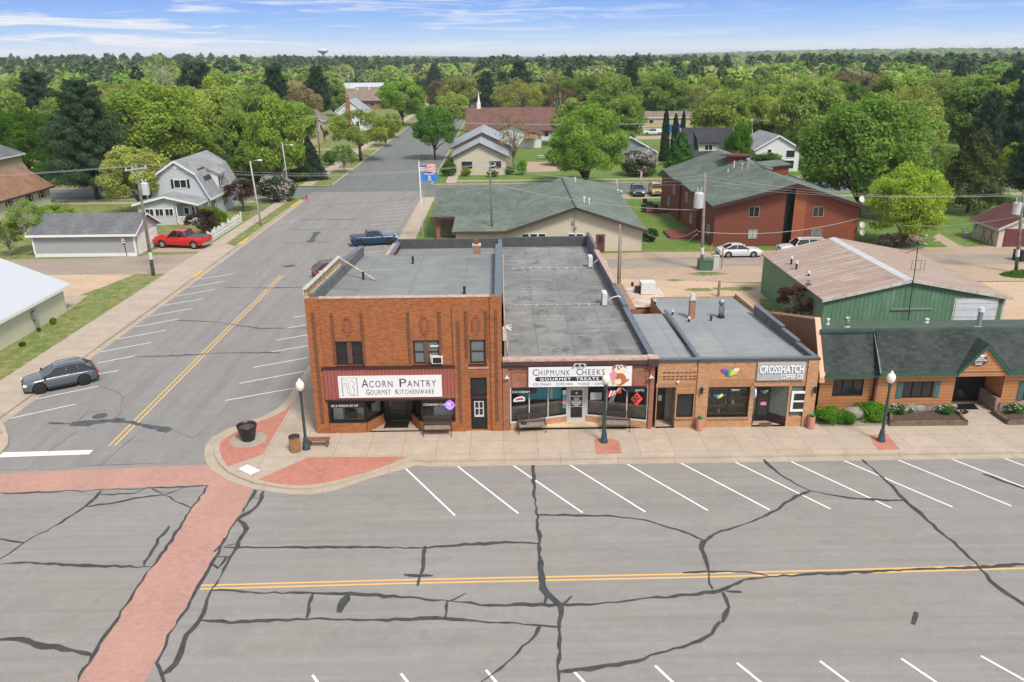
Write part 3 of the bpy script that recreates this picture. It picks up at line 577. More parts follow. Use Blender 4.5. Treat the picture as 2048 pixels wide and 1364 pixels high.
plain('interior_dark',(.34,.28,.22),.8,var=.2); plain('interior_floor',(.72,.54,.36),.6,var=.15); plain('interior_white',(.75,.74,.70),.6,var=.1); plain('sign_grey',(.46,.47,.48),.4,.1,var=.12,scale=5); plain('teal',(.06,.45,.50),.45,var=.08)
plain('concrete_plain',(.46,.39,.32),.9,var=.15,scale=3)
for nm,c in dict(red_c=(.55,.03,.03),purple_c=(.25,.06,.45),pink_c=(.72,.25,.42),green_c=(.05,.33,.12),blue_c=(.03,.09,.40),yellow_c=(.70,.58,.12),teal_c=(.05,.38,.36),navy_c=(.02,.03,.12),fur=(.42,.15,.04),cream=(.80,.66,.50),cone=(.62,.36,.15),lime_c=(.35,.55,.12)).items(): plain(nm,c,.5,var=.05)
plain('neon_purple',(.45,.22,1.0),.4,var=0,emit=1.6); plain('neon_red',(.85,.10,.08),.4,var=0,emit=.5); plain('lamp_white',(.78,.74,.60),.35,var=.03)
# ------------------------------------------------------------------ wall with real openings
def wall(mb,P,U,Nn,u0,u1,z0,z1,holes,dep,m=0,mr=None):
    P=Vector(P);U=Vector(U).normalized();Nn=Vector(Nn).normalized(); mr=m if mr is None else mr
    us=sorted({u0,u1,*[q for h in holes for q in h[:2] if u0<q<u1]}); zs=sorted({z0,z1,*[q for h in holes for q in h[2:] if z0<q<z1]})
    at=lambda u,z,d=0:P+U*u+Vector((0,0,z))+Nn*d
    for a,b in zip(us,us[1:]):
        for c,d in zip(zs,zs[1:]):
            if not any(h[0]<(a+b)/2<h[1] and h[2]<(c+d)/2<h[3] for h in holes): mb.quad(at(a,c),at(b,c),at(b,d),at(a,d),m=m)
    for a,b,c,d in holes:
        mb.quad(at(a,c),at(a,c,dep),at(b,c,dep),at(b,c),m=mr); mb.quad(at(a,d),at(b,d),at(b,d,dep),at(a,d,dep),m=mr)
        mb.quad(at(a,c),at(a,d),at(a,d,dep),at(a,c,dep),m=mr); mb.quad(at(b,c),at(b,c,dep),at(b,d,dep),at(b,d),m=mr)
def bar(mb,P,U,Nn,u0,u1,z0,z1,d0,d1,m=0):
    P=Vector(P);U=Vector(U).normalized();Nn=Vector(Nn).normalized()
    v=[P+U*u+Vector((0,0,z))+Nn*d for z in(z0,z1) for (u,d) in((u0,d0),(u1,d0),(u1,d1),(u0,d1))]
    mb.add(v,[(0,3,2,1),(4,5,6,7),(0,1,5,4),(1,2,6,5),(2,3,7,6),(3,0,4,7)],m)
def window(par,P,U,Nn,u0,u1,z0,z1,dep=.10,frame='frame_white',glass='window_dark',nx=1,nz=1,fw=.06,sill=None,name='window',proud=.0,shutters=None,label=None):
    f=MB(); a=dep-.05; b=dep+.03
    bar(f,P,U,Nn,u0,u0+fw,z0,z1,a,b);bar(f,P,U,Nn,u1-fw,u1,z0,z1,a,b);bar(f,P,U,Nn,u0+fw,u1-fw,z0,z0+fw,a,b);bar(f,P,U,Nn,u0+fw,u1-fw,z1-fw,z1,a,b)
    for i in range(1,nx): u=u0+(u1-u0)*i/nx; bar(f,P,U,Nn,u-fw*.4,u+fw*.4,z0+fw,z1-fw,a+.006,b)
    for i in range(1,nz): z=z0+(z1-z0)*i/nz; bar(f,P,U,Nn,u0+fw,u1-fw,z-fw*.35,z+fw*.35,a+.011,b)
    if sill: bar(f,P,U,Nn,u0-.06,u1+.06,z0-.09,z0-.002,-.07,dep,m=1)
    o=f.build(name,[frame]+([sill] if sill else []),par)
    if label:o['label']=label
    g=MB(); bar(g,P,U,Nn,u0+fw*.5,u1-fw*.5,z0+fw*.5,z1-fw*.5,dep,dep+.02); g.build('pane',glass,o)
    if shutters:
        for s in(0,1):
            q=MB(); x0=(u0-.36 if s==0 else u1+.03); bar(q,P,U,Nn,x0,x0+.33,z0,z1,-.035,-.003)
            for i in range(3): bar(q,P,U,Nn,x0+.05,x0+.28,z0+.08+(z1-z0)*i/3,z0+(z1-z0)*(i+.85)/3,-.048,-.034)
            q.build('shutter',shutters,o)
    return o
YF=-.25
def fr(px0,py0,px1,py1,Y=YF):
    a=AY(px0,py0,Y); b=AY(px1,py1,Y); return (min(a.x,b.x),max(a.x,b.x),min(a.z,b.z),max(a.z,b.z))
q6=lambda x,y:(590+x/3.328,470+y/3.328); q7=lambda x,y:(990+x/3.328,470+y/3.328); q8=lambda x,y:(1380+x/4.012,540+y/4.012)
def f6(a,b,c,d,Y=YF): return fr(*q6(a,b),*q6(c,d),Y)
def f7(a,b,c,d,Y=YF): return fr(*q7(a,b),*q7(c,d),Y)
def f8(a,b,c,d,Y=YF): return fr(*q8(a,b),*q8(c,d),Y)
FP=(0,YF,0); UX=(1,0,0); NI=(0,1,0)
# ================================================================== corner shop, two storeys of orange brick
XL,XM=-10.55,-.06
sh=thing('brick_shop','two-storey orange brick corner shop with maroon band over its dark storefront','shop',((XL+XM)/2,5,0))
w1=f6(265,705,462,880); w2=f6(782,697,968,872); w3=f6(1160,697,1272,866)
zw0,zw1=w1[2]+.12,w1[3]-.03
dr=f6(1165,950,1282,1287); dr=(dr[0],dr[1],.05,dr[3])
band=f6(192,890,1062,1080); sfx0,sfx1=f6(215,1085,1070,1240)[:2]; sft=band[2]
W1=(w1[0],w1[1],zw0,zw1); W2=(w2[0],w2[1],zw0,zw1); W3=(w3[0],w3[1],zw0,zw1)
SF=(sfx0,sfx1,0.0,sft)
ZT=7.9
mb=MB(); wall(mb,FP,UX,NI,XL,XM,0,ZT,[W1,W2,W3,dr,SF],.16)
LW=[(XL,YF),(-9.75,12.5)]
# side wall, back wall, rear storey
BL,BR=(-9.75,12.5),(XM,12.5)
mb.quad((XL,YF,0),(XL,YF,ZT),(*BL,ZT),(*BL,0)); mb.quad((*BL,3.9),(*BL,6.7),(*BR,6.7),(*BR,3.9)); mb.quad((XM,YF,4.2),(*BR,4.2),(*BR,ZT),(XM,YF,ZT))
mb.quad((*BL,0),(*BL,4.3),(-9.35,30.2,4.3),(-9.35,30.2,0)); mb.quad((-9.35,30.2,0),(-9.35,30.2,4.3),(XM,30.2,4.3),(XM,30.2,0))
# parapet tops
mb.quad((XL,YF,ZT),(XM,YF,ZT),(XM,YF+.3,ZT),(XL,YF+.3,ZT))
mb.build('wall','brick_orange',sh)
mb=MB()
for x0,x1 in((XL,XL+.68),f6(1043,465,1115,470)[:2],(XM-.62,XM)):
    zz=ZT+.05 if x0!=f6(1043,465,1115,470)[0] else 7.45
    mb.box(x0+(-.03 if x0==XL else 0),YF-.09,0,x1,YF-.002,zz)
    if zz>7.5: mb.box(x0+(-.03 if x0==XL else 0),YF-.002,ZT+.002,x1,YF+.32,zz)
for x0,x1 in((XL+.24,XL+.44),(XM-.41,XM-.23)): mb.box(x0,YF-.105,.6,x1,YF-.092,7.2,m=1)
c=f6(1043,465,1115,470); mb.box((c[0]+c[1])/2-.1,YF-.105,.5,(c[0]+c[1])/2+.1,YF-.092,6.6,m=1)
mb.build('pier',['brick_orange','brick_dark'],sh)
mb=MB()
for x in(238,437,748,957,1136,1270):
    a=AY(*q6(x,475),YF); mb.box(a.x-.07,YF-.06,4.45 if x in(1136,1270) else 4.2,a.x+.07,YF-.003,7.1)
mb.build('pilaster_strip','brick_dark',sh)
mb=MB()
for x in(343,858,1203):
    a=AY(*q6(x,560),YF); X=a.x
    for (dx,zc,hh) in((-.2,6.35,.62),(.2,6.35,.62)): mb.box(X+dx-.035,YF-.05,zc-hh/2,X+dx+.035,YF-.003,zc+hh/2)
    for (dz,hw) in((.45,.14),(-.45,.14),(.55,.06),(-.55,.06)): mb.box(X-hw,YF-.05,6.35+dz-.04,X+hw,YF-.003,6.35+dz+.04)
    mb.box(X-.15,YF-.03,6.0,X+.15,YF-.003,6.7)
mb.build('brick_medallion','brick_soldier',sh)
mb=MB()
for Wd in(W1,W2,W3): mb.box(Wd[0]-.08,YF-.012,Wd[3],Wd[1]+.08,YF-.002,Wd[3]+.26)
mb.box(dr[0]-.1,YF-.014,dr[3]+.01,dr[1]+.1,YF-.002,dr[3]+.42); mb.box(dr[0]-.1,YF-.05,dr[3]+.55,dr[1]+.12,YF-.002,dr[3]+.63,m=1)
mb.build('lintel',['brick_soldier','coping_rust'],sh)
for Wd,gl,nxn in((W1,'window_dark',2),(W2,'window_curtain',2),(W3,'window_curtain',1)):
    o=window(sh,FP,UX,NI,*Wd,dep=.13,frame='frame_brown',glass=gl,nx=nxn,nz=2,fw=.1,sill='frame_brown')
    if nxn==2:
        q=MB(); xm=(Wd[0]+Wd[1])/2; bar(q,FP,UX,NI,xm-.13,xm+.13,Wd[2]+.08,Wd[3]-.08,.03,.12); q.build('mullion','wood_brown',o)
ac=thing('window_air_conditioner','white air conditioner box set in an upper window of the orange brick shop','air conditioner',((W2[0]+W2[1])/2+.55,YF,W2[2]))
x0=(W2[0]+W2[1])/2+.2; mb=MB(); mb.box(x0+.08,YF-.22,W2[2]+.1,x0+.68,YF+.06,W2[2]+.52); mb.build('case','metal_white',ac); mb=MB(); mb.box(x0+.15,YF-.235,W2[2]+.15,x0+.61,YF-.222,W2[2]+.47); mb.build('grille','window_dark',ac)
mb=MB(); mb.box(x0-.02,YF+.02,W2[2]+.1,x0+.07,YF+.06,W2[2]+.54); mb.box(x0+.69,YF+.02,W2[2]+.1,x0+.78,YF+.06,W2[2]+.54);mb.box(x0,YF+.04,W2[2]+1.0,x0+.74,YF+.075,W2[2]+1.1); mb.build('side_panel','metal_white',ac)
mb=MB(); mb.box(band[0]-.05,YF-.14,band[2]+.02,band[1]+.05,YF-.003,band[3]); mb.build('maroon_panel','siding_maroon',sh)
mb=MB(); mb.box(band[0]-.1,YF-.19,band[3]+.002,band[1]+.1,YF-.003,band[3]+.12); mb.box(band[0]-.05,YF-.145,band[2]-.1,band[1]+.05,YF-.004,band[2]+.018); mb.build('panel_trim','frame_brown',sh)
# storefront: two angled bays and a recessed door
zs0=.62; zs1=sft-.12
A0=sfx0+.0; A1=f6(470,1200,475,1205)[0]; A2=f6(560,1200,565,1205)[0]; B0=f6(770,1200,775,1205)[0]; B1=f6(845,1200,850,1205)[0]; B2=sfx1
yb=YF+1.25
bays=[[(A0,YF+.02),(A1,YF+.02),(A2,yb)],[(B0,yb),(B1,YF+.02),(B2,YF+.02)]]
mb=MB()
for bb in bays:
    for (a,b) in zip(bb,bb[1:]):
        d=Vector((b[0]-a[0],b[1]-a[1],0)); nrm=Vector((-d.y,d.x,0)).normalized(); bar(mb,(*a,0),d,nrm,0,d.length,0,zs0,-.1,.12)
mb.build('bulkhead','brick_orange',sh)
mb=MB()
for bb in bays:
    for (a,b) in zip(bb,bb[1:]):
        d=Vector((b[0]-a[0],b[1]-a[1],0)); nrm=Vector((-d.y,d.x,0)).normalized(); ln=d.length
        bar(mb,(*a,0),d,nrm,0,ln,zs0,zs0+.09,-.11,.1); bar(mb,(*a,0),d,nrm,0,ln,zs1-.42,zs1,-.03,.05); bar(mb,(*a,0),d,nrm,0,.09,zs0,zs1,-.04,.06); bar(mb,(*a,0),d,nrm,ln-.09,ln,zs0,zs1,-.041,.061)
dx0,dx1=A2,B0; yd=yb+.25
mb.box(dx0,yd,0,dx0+.35,yd+.08,zs1); mb.box(dx1-.35,yd,0,dx1,yd+.08,zs1); mb.box(dx0+.35,yd,2.15,dx1-.35,yd+.08,zs1)
mb.box(sfx0,YF+.3,zs1,sfx1,yd+.1,zs1+.1)
mb.build('storefront_frame','frame_black',sh)
mb=MB()
for bb in bays:
    for (a,b) in zip(bb,bb[1:]): mb.quad((*a,zs0+.05),(*b,zs0+.05),(*b,zs1-.3),(*a,zs1-.3))
mb.build('shop_window','shop_glass',sh)
do=MB(); do.box(dx0+.36,yd+.02,.05,dx1-.36,yd+.06,2.14); dd=do.build('entrance_door','frame_black',sh)
g=MB(); g.box(dx0+.47,yd,.3,dx1-.47,yd+.018,2.0); g.build('pane','window_dark',dd)
h=MB(); h.box(dx0+.42,yd-.05,.9,dx0+.45,yd-.02,1.3); 
for i,wd in enumerate((.5,.36,.42,.3)): h.box((dx0+dx1)/2-wd/2,yd-.004,1.8-i*.09,(dx0+dx1)/2+wd/2,yd-.001,1.84-i*.09,m=1)
h.build('handle',['metal_galv','letter_white'],dd)
mb=MB(); mb.box(dr[0],YF+.1,dr[2],dr[1],YF+.15,dr[3]); o=mb.build('side_door','frame_black',sh)
zmid=dr[2]+1.95; g=MB(); g.box(dr[0]+.1,YF+.08,zmid+.2,dr[1]-.1,YF+.098,dr[3]-.1); g.build('transom_pane','window_dark',o)
g=MB(); g.box(dr[0],YF-.02,zmid-.02,dr[1],YF+.099,zmid+.14); g.build('transom_bar','frame_brown',o)
g=MB(); xa,xb=dr[0]+.22,dr[1]-.22
g.box(xa-.05,YF+.07,.95,xb+.05,YF+.098,1.75)
for xx in(xa,(xa+xb)/2,xb): g.box(xx-.03,YF+.055,.9,xx+.03,YF+.069,1.8,m=1)
for z in(.93,1.36,1.77): g.box(xa-.03,YF+.05,z-.025,xb+.03,YF+.068,z+.025,m=1)
g.box(xa-.03,YF+.05,.83,xb+.03,YF+.068,.9,m=1)
g.build('door_light',['window_dark','frame_grey'],o)
# what stands in the window
mb=MB(); mb.box(sfx0,yb+1.6,0,sfx1,yb+1.7,zs1+.1); mb.box(sfx0-.02,YF+.3,0,sfx0,yb+2.4,zs1); mb.box(sfx1,YF+.3,0,sfx1+.02,yb+2.4,zs1); mb.build('back_room','interior_dark',sh)
mb=MB(); mb.prism([(A0,YF+.1),(A1,YF+.1),(A2,yb),(A2,yb+2.4),(A0,yb+2.4)],.55,.6); mb.prism([(B0,yb),(B1,YF+.1),(B2,YF+.1),(B2,yb+2.4),(B0,yb+2.4)],.55,.6); mb.build('display_floor','interior_floor',sh)
mb=MB(); mb.box(A0+.15,YF+.5,.6,A0+.7,YF+1.0,2.0); mb.box(A0+1.2,YF+1.3,.6,A0+1.9,YF+1.7,1.9); mb.box(A1+.1,yb+.3,.6,A2-.1,yb+.7,2.0); mb.box(B1+.6,YF+.9,.6,B1+1.9,YF+1.3,1.25); mb.box(B1+.6,YF+1.2,1.3,B1+1.9,YF+1.3,2.0,m=1)
mb.box(A0+1.0,YF+.6,.6,A0+1.4,YF+.9,1.0,m=2); mb.box(B0+.2,yb+.4,.6,B0+.6,yb+.8,1.9,m=2); mb.build('display_shelf',['interior_white','window_curtain','wood_brown'],sh)
mb=MB()
aw=f6(228,1085,447,1105); mb.text('OIL & VINEGAR ON TAP',(A0+.18,YF-.034,zs1-.36),.14,A1-A0-.55,m=0); mb.text('COOKING CLASSES',(B1+.12,YF-.034,zs1-.36),.14,B2-B1-.35)
mb.build('window_lettering','letter_white',sh)
# neon sign
nx=f6(1030,1130,1034,1134); cx,cz=nx[0],nx[3]
ns=thing('neon_sign','glowing purple diamond neon sign hanging in the right window of the orange brick shop','sign',(cx,YF+.1,cz)); mb=MB()
pts=[(cx+.3*math.cos(a)*(1 if k%2==0 else .8),YF-.01,cz+.3*math.sin(a)*(1 if k%2==0 else .8)) for k,a in enumerate([R_(45*i) for i in range(9)])]
mb.tube(pts,.016); mb.tube([(cx+(p[0]-cx)*.72,p[1],cz+(p[2]-cz)*.72) for p in pts],.014)
mb.text('PC',(cx,YF-.02,cz-.07),.16,.24,align='C',bold=.03)
for dx in(-.11,.11): mb.tube([(cx+dx,YF-.01,cz+.14),(cx,YF-.01,cz+.2),(cx,YF-.01,cz+.1),(cx+dx,YF-.01,cz+.14)],.012); mb.tube([(cx+dx,YF-.01,cz-.14),(cx,YF-.01,cz-.2),(cx,YF-.01,cz-.1),(cx+dx,YF-.01,cz-.14)],.012)
mb.build('tube','neon_purple',ns)
# big sign
sg=f6(283,942,980,1076,YF-.2)
s1=thing('shop_sign','long white shop sign lettered in black with a squirrel drawing, on the maroon band','sign',((sg[0]+sg[1])/2,YF-.17,sg[2]))
mb=MB(); mb.box(sg[0],YF-.2,sg[2],sg[1],YF-.142,sg[3]); mb.build('board','sign_white',s1)
SW=sg[1]-sg[0]; SH=sg[3]-sg[2]; ys=YF-.204; X=lambda t:sg[0]+t*SW; Z=lambda t:sg[2]+t*SH
mb=MB()
def small_caps(mb,t,x,z,h,width,ys,m=0,small=.78):
    ws=t.split(' '); tot=sum(1.25+len(q)-1 for q in ws)+.9*(len(ws)-1); u=width/tot; cx=x
    for q in ws:
        mb.text(q[0],(cx,ys,z),h,u*1.12,m=m); cx+=1.25*u
        if len(q)>1: mb.text(q[1:],(cx,ys,z),h*small,u*(len(q)-1)*.94,m=m,space=1.25); cx+=u*(len(q)-1)
        cx+=.9*u
small_caps(mb,'ACORN PANTRY',X(.225),Z(.48),SH*.40,SW*.74,ys); small_caps(mb,'GOURMET KITCHENWARE',X(.262),Z(.14),SH*.25,SW*.68,ys,small=.9)
def stroke(mb,pts,wd,y,m=0):
    for a,b in zip(pts,pts[1:]):
        a=Vector((a[0],y,a[1])); b=Vector((b[0],y,b[1])); d=b-a; n=Vector((-d.z,0,d.x)).normalized()*wd/2; y-=.0002
        mb.quad(a-n,b-n,b+n,a+n,m=m)
sq=lambda l:[(X(.035+.15*a),Z(.06+.86*b)) for a,b in l]
stroke(mb,sq([(.02,.0),(.02,1)]),.03,ys); stroke(mb,sq([(.02,1),(.98,1)]),.012,ys); stroke(mb,sq([(.98,1),(.98,0)]),.03,ys)
stroke(mb,sq([(.5,.08),(.42,.14),(.34,.28),(.3,.42),(.33,.55),(.3,.68),(.2,.74),(.13,.68),(.16,.58)]),.016,ys)
stroke(mb,sq([(.16,.84),(.3,.88),(.42,.76),(.44,.6),(.42,.46),(.5,.36),(.47,.22),(.58,.12)]),.014,ys)
stroke(mb,sq([(.55,.78),(.6,.88),(.68,.84),(.8,.76),(.84,.68),(.74,.62),(.66,.58),(.7,.48),(.82,.44)]),.016,ys); stroke(mb,sq([(.7,.48),(.8,.36),(.78,.22),(.66,.1),(.84,.06)]),.018,ys); stroke(mb,sq([(.5,.08),(.7,.04),(.82,.06)]),.018,ys)
mb.build('lettering','letter_black',s1)
# roofs
mb=MB(); zr=7.35
mb.quad((XL+.35,YF+.3,zr),(XM-.3,YF+.3,zr),(XM-.3,12.35,zr-.12),(-9.55,12.35,zr-.12)); mb.box(-9.75,12.35,zr-.6,XM,12.52,zr-.1)
mb.build('roof','roof_membrane',sh)
mb=MB(); mb.box(XL+.68,YF+.28,zr-.1,XM-.6,YF+.36,ZT+.02); mb.ext([(XL+.04,YF+.3,zr-.1),(XL+.34,YF+.3,zr-.1),(-9.45,12.5,zr-.3),(-9.75,12.5,zr-.3)],(0,0,.75)); mb.box(XM-.32,YF+.3,zr-.2,XM+.02,12.5,ZT+.0)
mb.build('parapet','membrane_wall',sh)
mb=MB(); mb.box(XL+.66,YF-.03,ZT+.004,XM-.6,YF+.37,ZT+.05,m=1); mb.ext([(XL-.02,7.0,ZT-.06),(XL+.38,7.0,ZT-.06),(-9.38,12.55,ZT-.06),(-9.80,12.55,ZT-.06)],(0,0,.07)); mb.box(XM-.36,YF+.35,ZT+.002,XM+.05,12.55,ZT+.05)
mb.build('coping',['flashing','coping_rust'],sh)
mb=MB(); mb.quad((-9.6,12.5,4.0),(XM-.1,12.5,4.0),(XM-.1,29.9,3.7),(-9.2,29.9,3.7)); mb.build('rear_roof','roof_membrane',sh)
mb=MB(); mb.box(-9.4,29.9,3.5,XM,30.2,4.55); mb.build('rear_parapet','flashing_dark',sh)
mb=MB(); mb.ext([(-9.85,12.6,4.3),(-9.45,12.6,4.3),(-9.1,30.2,4.2),(-9.45,30.2,4.2)],(0,0,.12)); mb.box(XM-.25,12.5,3.6,XM+.13,30.2,4.5); mb.build('rear_coping','flashing',sh)
mb=MB(); mb.ext([(-10.25,12.9,4.0),(-9.9,12.9,4.0),(-9.5,30.2,4.0),(-9.85,30.2,4.0)],(0,0,.2)); mb.build('tile_coping','coping_rust',sh)
# open frame along the side street edge of the roof
fs=thing('roof_frame','pale wooden slatted frame braced along the side edge of the orange brick shop roof','roof frame',(XL,3.6,ZT))
y0,y1=YF+.05,7.2; xa=lambda y:XL+(y-YF)*.063
mb=MB()
for z in(ZT+.0,ZT+.50): mb.ext([(xa(y0)-.05,y0,z),(xa(y0)+.12,y0,z),(xa(y1)+.12,y1,z),(xa(y1)-.05,y1,z)],(0,0,.09))
mb.ext([(xa(y0)-.09,y0,ZT),(xa(y0)-.055,y0,ZT),(xa(y1)-.055,y1,ZT),(xa(y1)-.09,y1,ZT)],(0,0,.62)); mb.build('rail','white_dirty',fs)
for i in range(15):
    y=y0+.2+i*(y1-y0-.4)/14; mb=MB(); mb.box(xa(y)-.05,y-.1,ZT+.092,xa(y)+.08,y+.1,ZT+.498); mb.build('slat','wood_tan',fs)
mb=MB(); mb.cyl((xa(y1)+.05,y1-.2,ZT+.5),(-7.7,5.6,7.36),.05); mb.build('brace','wood_pale',fs)
for (px,py) in((727,558),(826,526),(929,588)):
    p=G(px,py,7.33); v=tag((lambda m_:(m_.cyl((0,0,-.02),(0,0,.42),.07),m_.cyl((0,0,.36),(0,0,.44),.085),m_)[-1])(MB()).build('vent_pipe','metal_dark',loc=None),{727:'short black vent pipe at the foot of the roof frame brace',826:'short black vent pipe near the back edge of the two-storey roof',929:'short black vent pipe near the front edge of the two-storey roof'}[px],'vent pipe','black vent pipes on the corner shop roof'); v.location=p
def chimney(x,y,z0,z1,w,d,label,mat='brick_chimney',pot=True):
    t=thing('chimney',label,'chimney',(x,y,z0)); mb=MB(); mb.box(x-w/2,y-d/2,z0-.05,x+w/2,y+d/2,z1); mb.build('shaft',mat,t)
    mb=MB(); mb.box(x-w/2-.04,y-d/2-.04,z1+.002,x+w/2+.04,y+d/2+.04,z1+.1); mb.build('cap','white_dirty',t)
    if pot: mb=MB(); mb.box(x-.13,y-.13,z1+.1,x+.13,y+.13,z1+.4); mb.build('flue','rust' if pot is True else pot,t)
    return t
p=G(954,522,7.28); p.y=12.0
pc=AY(954,522,12.9); pt=AY(954,491,12.9)
chimney(pc.x,12.95,3.9,pt.z,.52,.52,'red brick chimney rising behind the back edge of the two-storey roof')
# ================================================================== one-storey red brick sweet shop
X0,X1=XM+.03,8.42; ZC=4.3
ch=thing('sweet_shop','one-storey red brick shop with brown cornice and wide window front','shop',((X0+X1)/2,10,0))
ox0,ox1=f7(98,1010,1008,1260)[:2]; oz=f7(225,1005,600,1010)[2]; HO=(ox0,ox1,0,oz-.02)
mb=MB(); wall(mb,FP,UX,NI,X0,X1,0,ZC-.1,[HO],.2)
mb.quad((X1,YF,0),(X1-.45,30.3,0),(X1-.45,30.3,4.35),(X1,YF,4.35)); mb.quad((X0,30.3,0),(X0,30.3,4.3),(X1-.45,30.3,4.3),(X1-.45,30.3,0))
mb.build('wall','brick_red',ch)
mb=MB(); a=f7(98,860,228,1000); b=f7(912,850,1015,1000)
for q in(a,b): 
    xx0,xx1=q[0]+.12,q[1]-.05
    for z in(oz+.05,oz+.95): mb.box(xx0,YF-.04,z,xx1,YF-.003,z+.06)
    for xx in(xx0,xx1-.06): mb.box(xx,YF-.04,oz+.11,xx+.06,YF-.003,oz+.95)
mb.build('brick_panel','brick_red',ch)
mb=MB(); mb.box(X0,YF-.1,0,ox0-.05,YF-.003,ZC-.35); mb.box(ox1+.05,YF-.1,0,X1,YF-.003,ZC-.35); mb.build('pier','brick_red',ch)
mb=MB(); mb.box(X0,YF-.22,ZC-.3,X1+.12,YF-.003,ZC-.06); mb.box(X0,YF-.14,ZC-.45,X1+.05,YF-.004,ZC-.302); mb.box(X1-.42,YF-.3,ZC-.42,X1+.16,YF-.222,ZC+.02); mb.box(X0,YF-.22,ZC-.058,X1-.42,YF+.3,ZC+.06,m=1); mb.box(X1-.42,YF-.30,ZC+.022,X1+.16,YF+.3,ZC+.10,m=1)
mb.build('cornice',['cornice_brown','coping_rust'],ch)
mb=MB(); mb.quad((X0+.1,YF+.25,3.95),(X1-.25,YF+.25,3.95),(X1-.7,30,3.75),(X0+.1,30,3.75)); mb.build('roof','roof_membrane_old',ch)
mb=MB(); 
st=[(0.05,4.28),(9.2,4.28),(9.2,4.45),(14,4.45),(14,4.55),(24.5,4.6),(24.5,5.0),(30.3,5.0)]
xw=lambda y:X1-.45*(y-YF)/30.5
P=[(xw(y),y,z) for y,z in st]; P=[(xw(30.3),30.3,3.6)]+P[::-1]+[(xw(0.05),0.05,3.6)]
mb.ext(P,(-.24,0,0)); mb.build('parapet','membrane_wall',ch)
mb=MB(); mb.box(X0,29.95,3.5,X1-.6,30.3,4.62); mb.build('rear_parapet','flashing_dark',ch)
mb=MB()
for y,y2,z in((.3,9.2,4.29),(9.21,14,4.46)): mb.ext([(xw(y)-.30,y,z),(xw(y)+.06,y,z),(xw(y2)+.06,y2,z),(xw(y2)-.30,y2,z)],(0,0,.05))
mb.build('coping','flashing',ch)
mb=MB()
y=14.05
while y<24.2: mb.ext([(xw(y)-.30,y,4.6),(xw(y)+.10,y,4.6),(xw(y)+.10,y+.42,4.6),(xw(y)-.30,y+.42,4.6)],(0,0,.11)); y+=.47
mb.build('tile_coping','coping_rust',ch)
# storefront bays set back to the door
bz0,bz1=.42,HO[3]
d0,d1=f7(478,1010,607,1230,YF+.9)[:2]; yb=YF+.95
mb=MB(); fm=MB(); gl=MB(); rail=MB(); kn=MB()
for a,b,nn in(((ox0,YF+.03),(d0,yb),3),((d1,yb),(ox1,YF+.03),3)):
    d=Vector((b[0]-a[0],b[1]-a[1],0)); nr=Vector((-d.y,d.x,0)).normalized(); ln=d.length
    bar(mb,(*a,0),d,nr,0,ln,0,bz0,-.06,.1)
    bar(fm,(*a,0),d,nr,0,ln,bz0+.002,bz0+.08,-.08,.06); bar(fm,(*a,0),d,nr,0,ln,bz1-.06,bz1,-.04,.05)
    for i in range(nn+1): u=ln*i/nn; bar(fm,(*a,0),d,nr,max(0,u-.03),min(ln,u+.03) if i else .07,bz0+.08,bz1-.06,-.045,.04)
    bar(rail,(*a,0),d,nr,.05,ln-.05,1.22,1.36,.10,.2); bar(kn,(*a,0),d,nr,.05,ln-.05,bz0+.08,1.22,.22,.26)
    gl.quad((*a,bz0+.05),(*b,bz0+.05),(*b,bz1-.05),(*a,bz1-.05))
mb.build('bulkhead','brick_tan',ch); fm.box(d0,yb,0,d0+.12,yb+.1,bz1); fm.box(d1-.12,yb,0,d1,yb+.1,bz1); fm.box(d0+.12,yb,2.12,d1-.12,yb+.1,bz1); fm.build('storefront_frame','frame_grey',ch)
rail.build('inner_counter','concrete_plain',ch); kn.build('inner_boarding','interior_dark',ch); gl.build('shop_window','shop_glass',ch)
do=MB()
for a,b,c,d in((d0+.13,d0+.24,.05,2.1),(d1-.24,d1-.13,.05,2.1),(d0+.24,d1-.24,.05,.27),(d0+.24,d1-.24,2.0,2.1)): do.box(a,yb+.02,c,b,yb+.07,d)
dd=do.build('entrance_door','frame_grey',ch)
g=MB(); g.box(d0+.24,yb+.035,.27,d1-.24,yb+.05,2.0); g.build('pane','window_dark',dd)
g=MB(); xm=(d0+d1)/2
for i,(z,wd) in enumerate(((1.62,.62),(1.5,.3),(1.4,.34),(1.31,.6),(1.22,.6),(1.13,.5),(1.05,.26))): g.box(xm-wd/2,yb+.028,z-.022,xm+wd/2,yb+.033,z+.022)
g.box(xm-.36,yb+.026,.96,xm+.36,yb+.033,.98); g.ball((xm,yb+.025,1.82),.07,m=1,sq=(1,.1,1)); g.build('door_lettering',['letter_white','cream'],dd)
g=MB(); g.tube([(d0+.19,yb-.0,1.0),(d0+.19,yb-.06,1.05),(d0+.19,yb-.06,1.3),(d0+.19,yb,1.35)],.015); g.build('handle','metal_galv',dd)
mb=MB(); mb.box(ox0,yb+2.8,0,ox1,yb+2.9,bz1+.1); mb.box(ox0-.02,YF+.3,0,ox0,yb+2.8,bz1); mb.box(ox1,YF+.3,0,ox1+.02,yb+2.8,bz1); mb.box(ox0,YF+.25,bz1+.02,ox1,yb+2.8,bz1+.1); mb.build('back_room','interior_dark',ch)
mb=MB(); mb.box(ox0,YF+.25,.02,ox1,yb+2.8,.05); mb.build('shop_floor','interior_floor',ch)
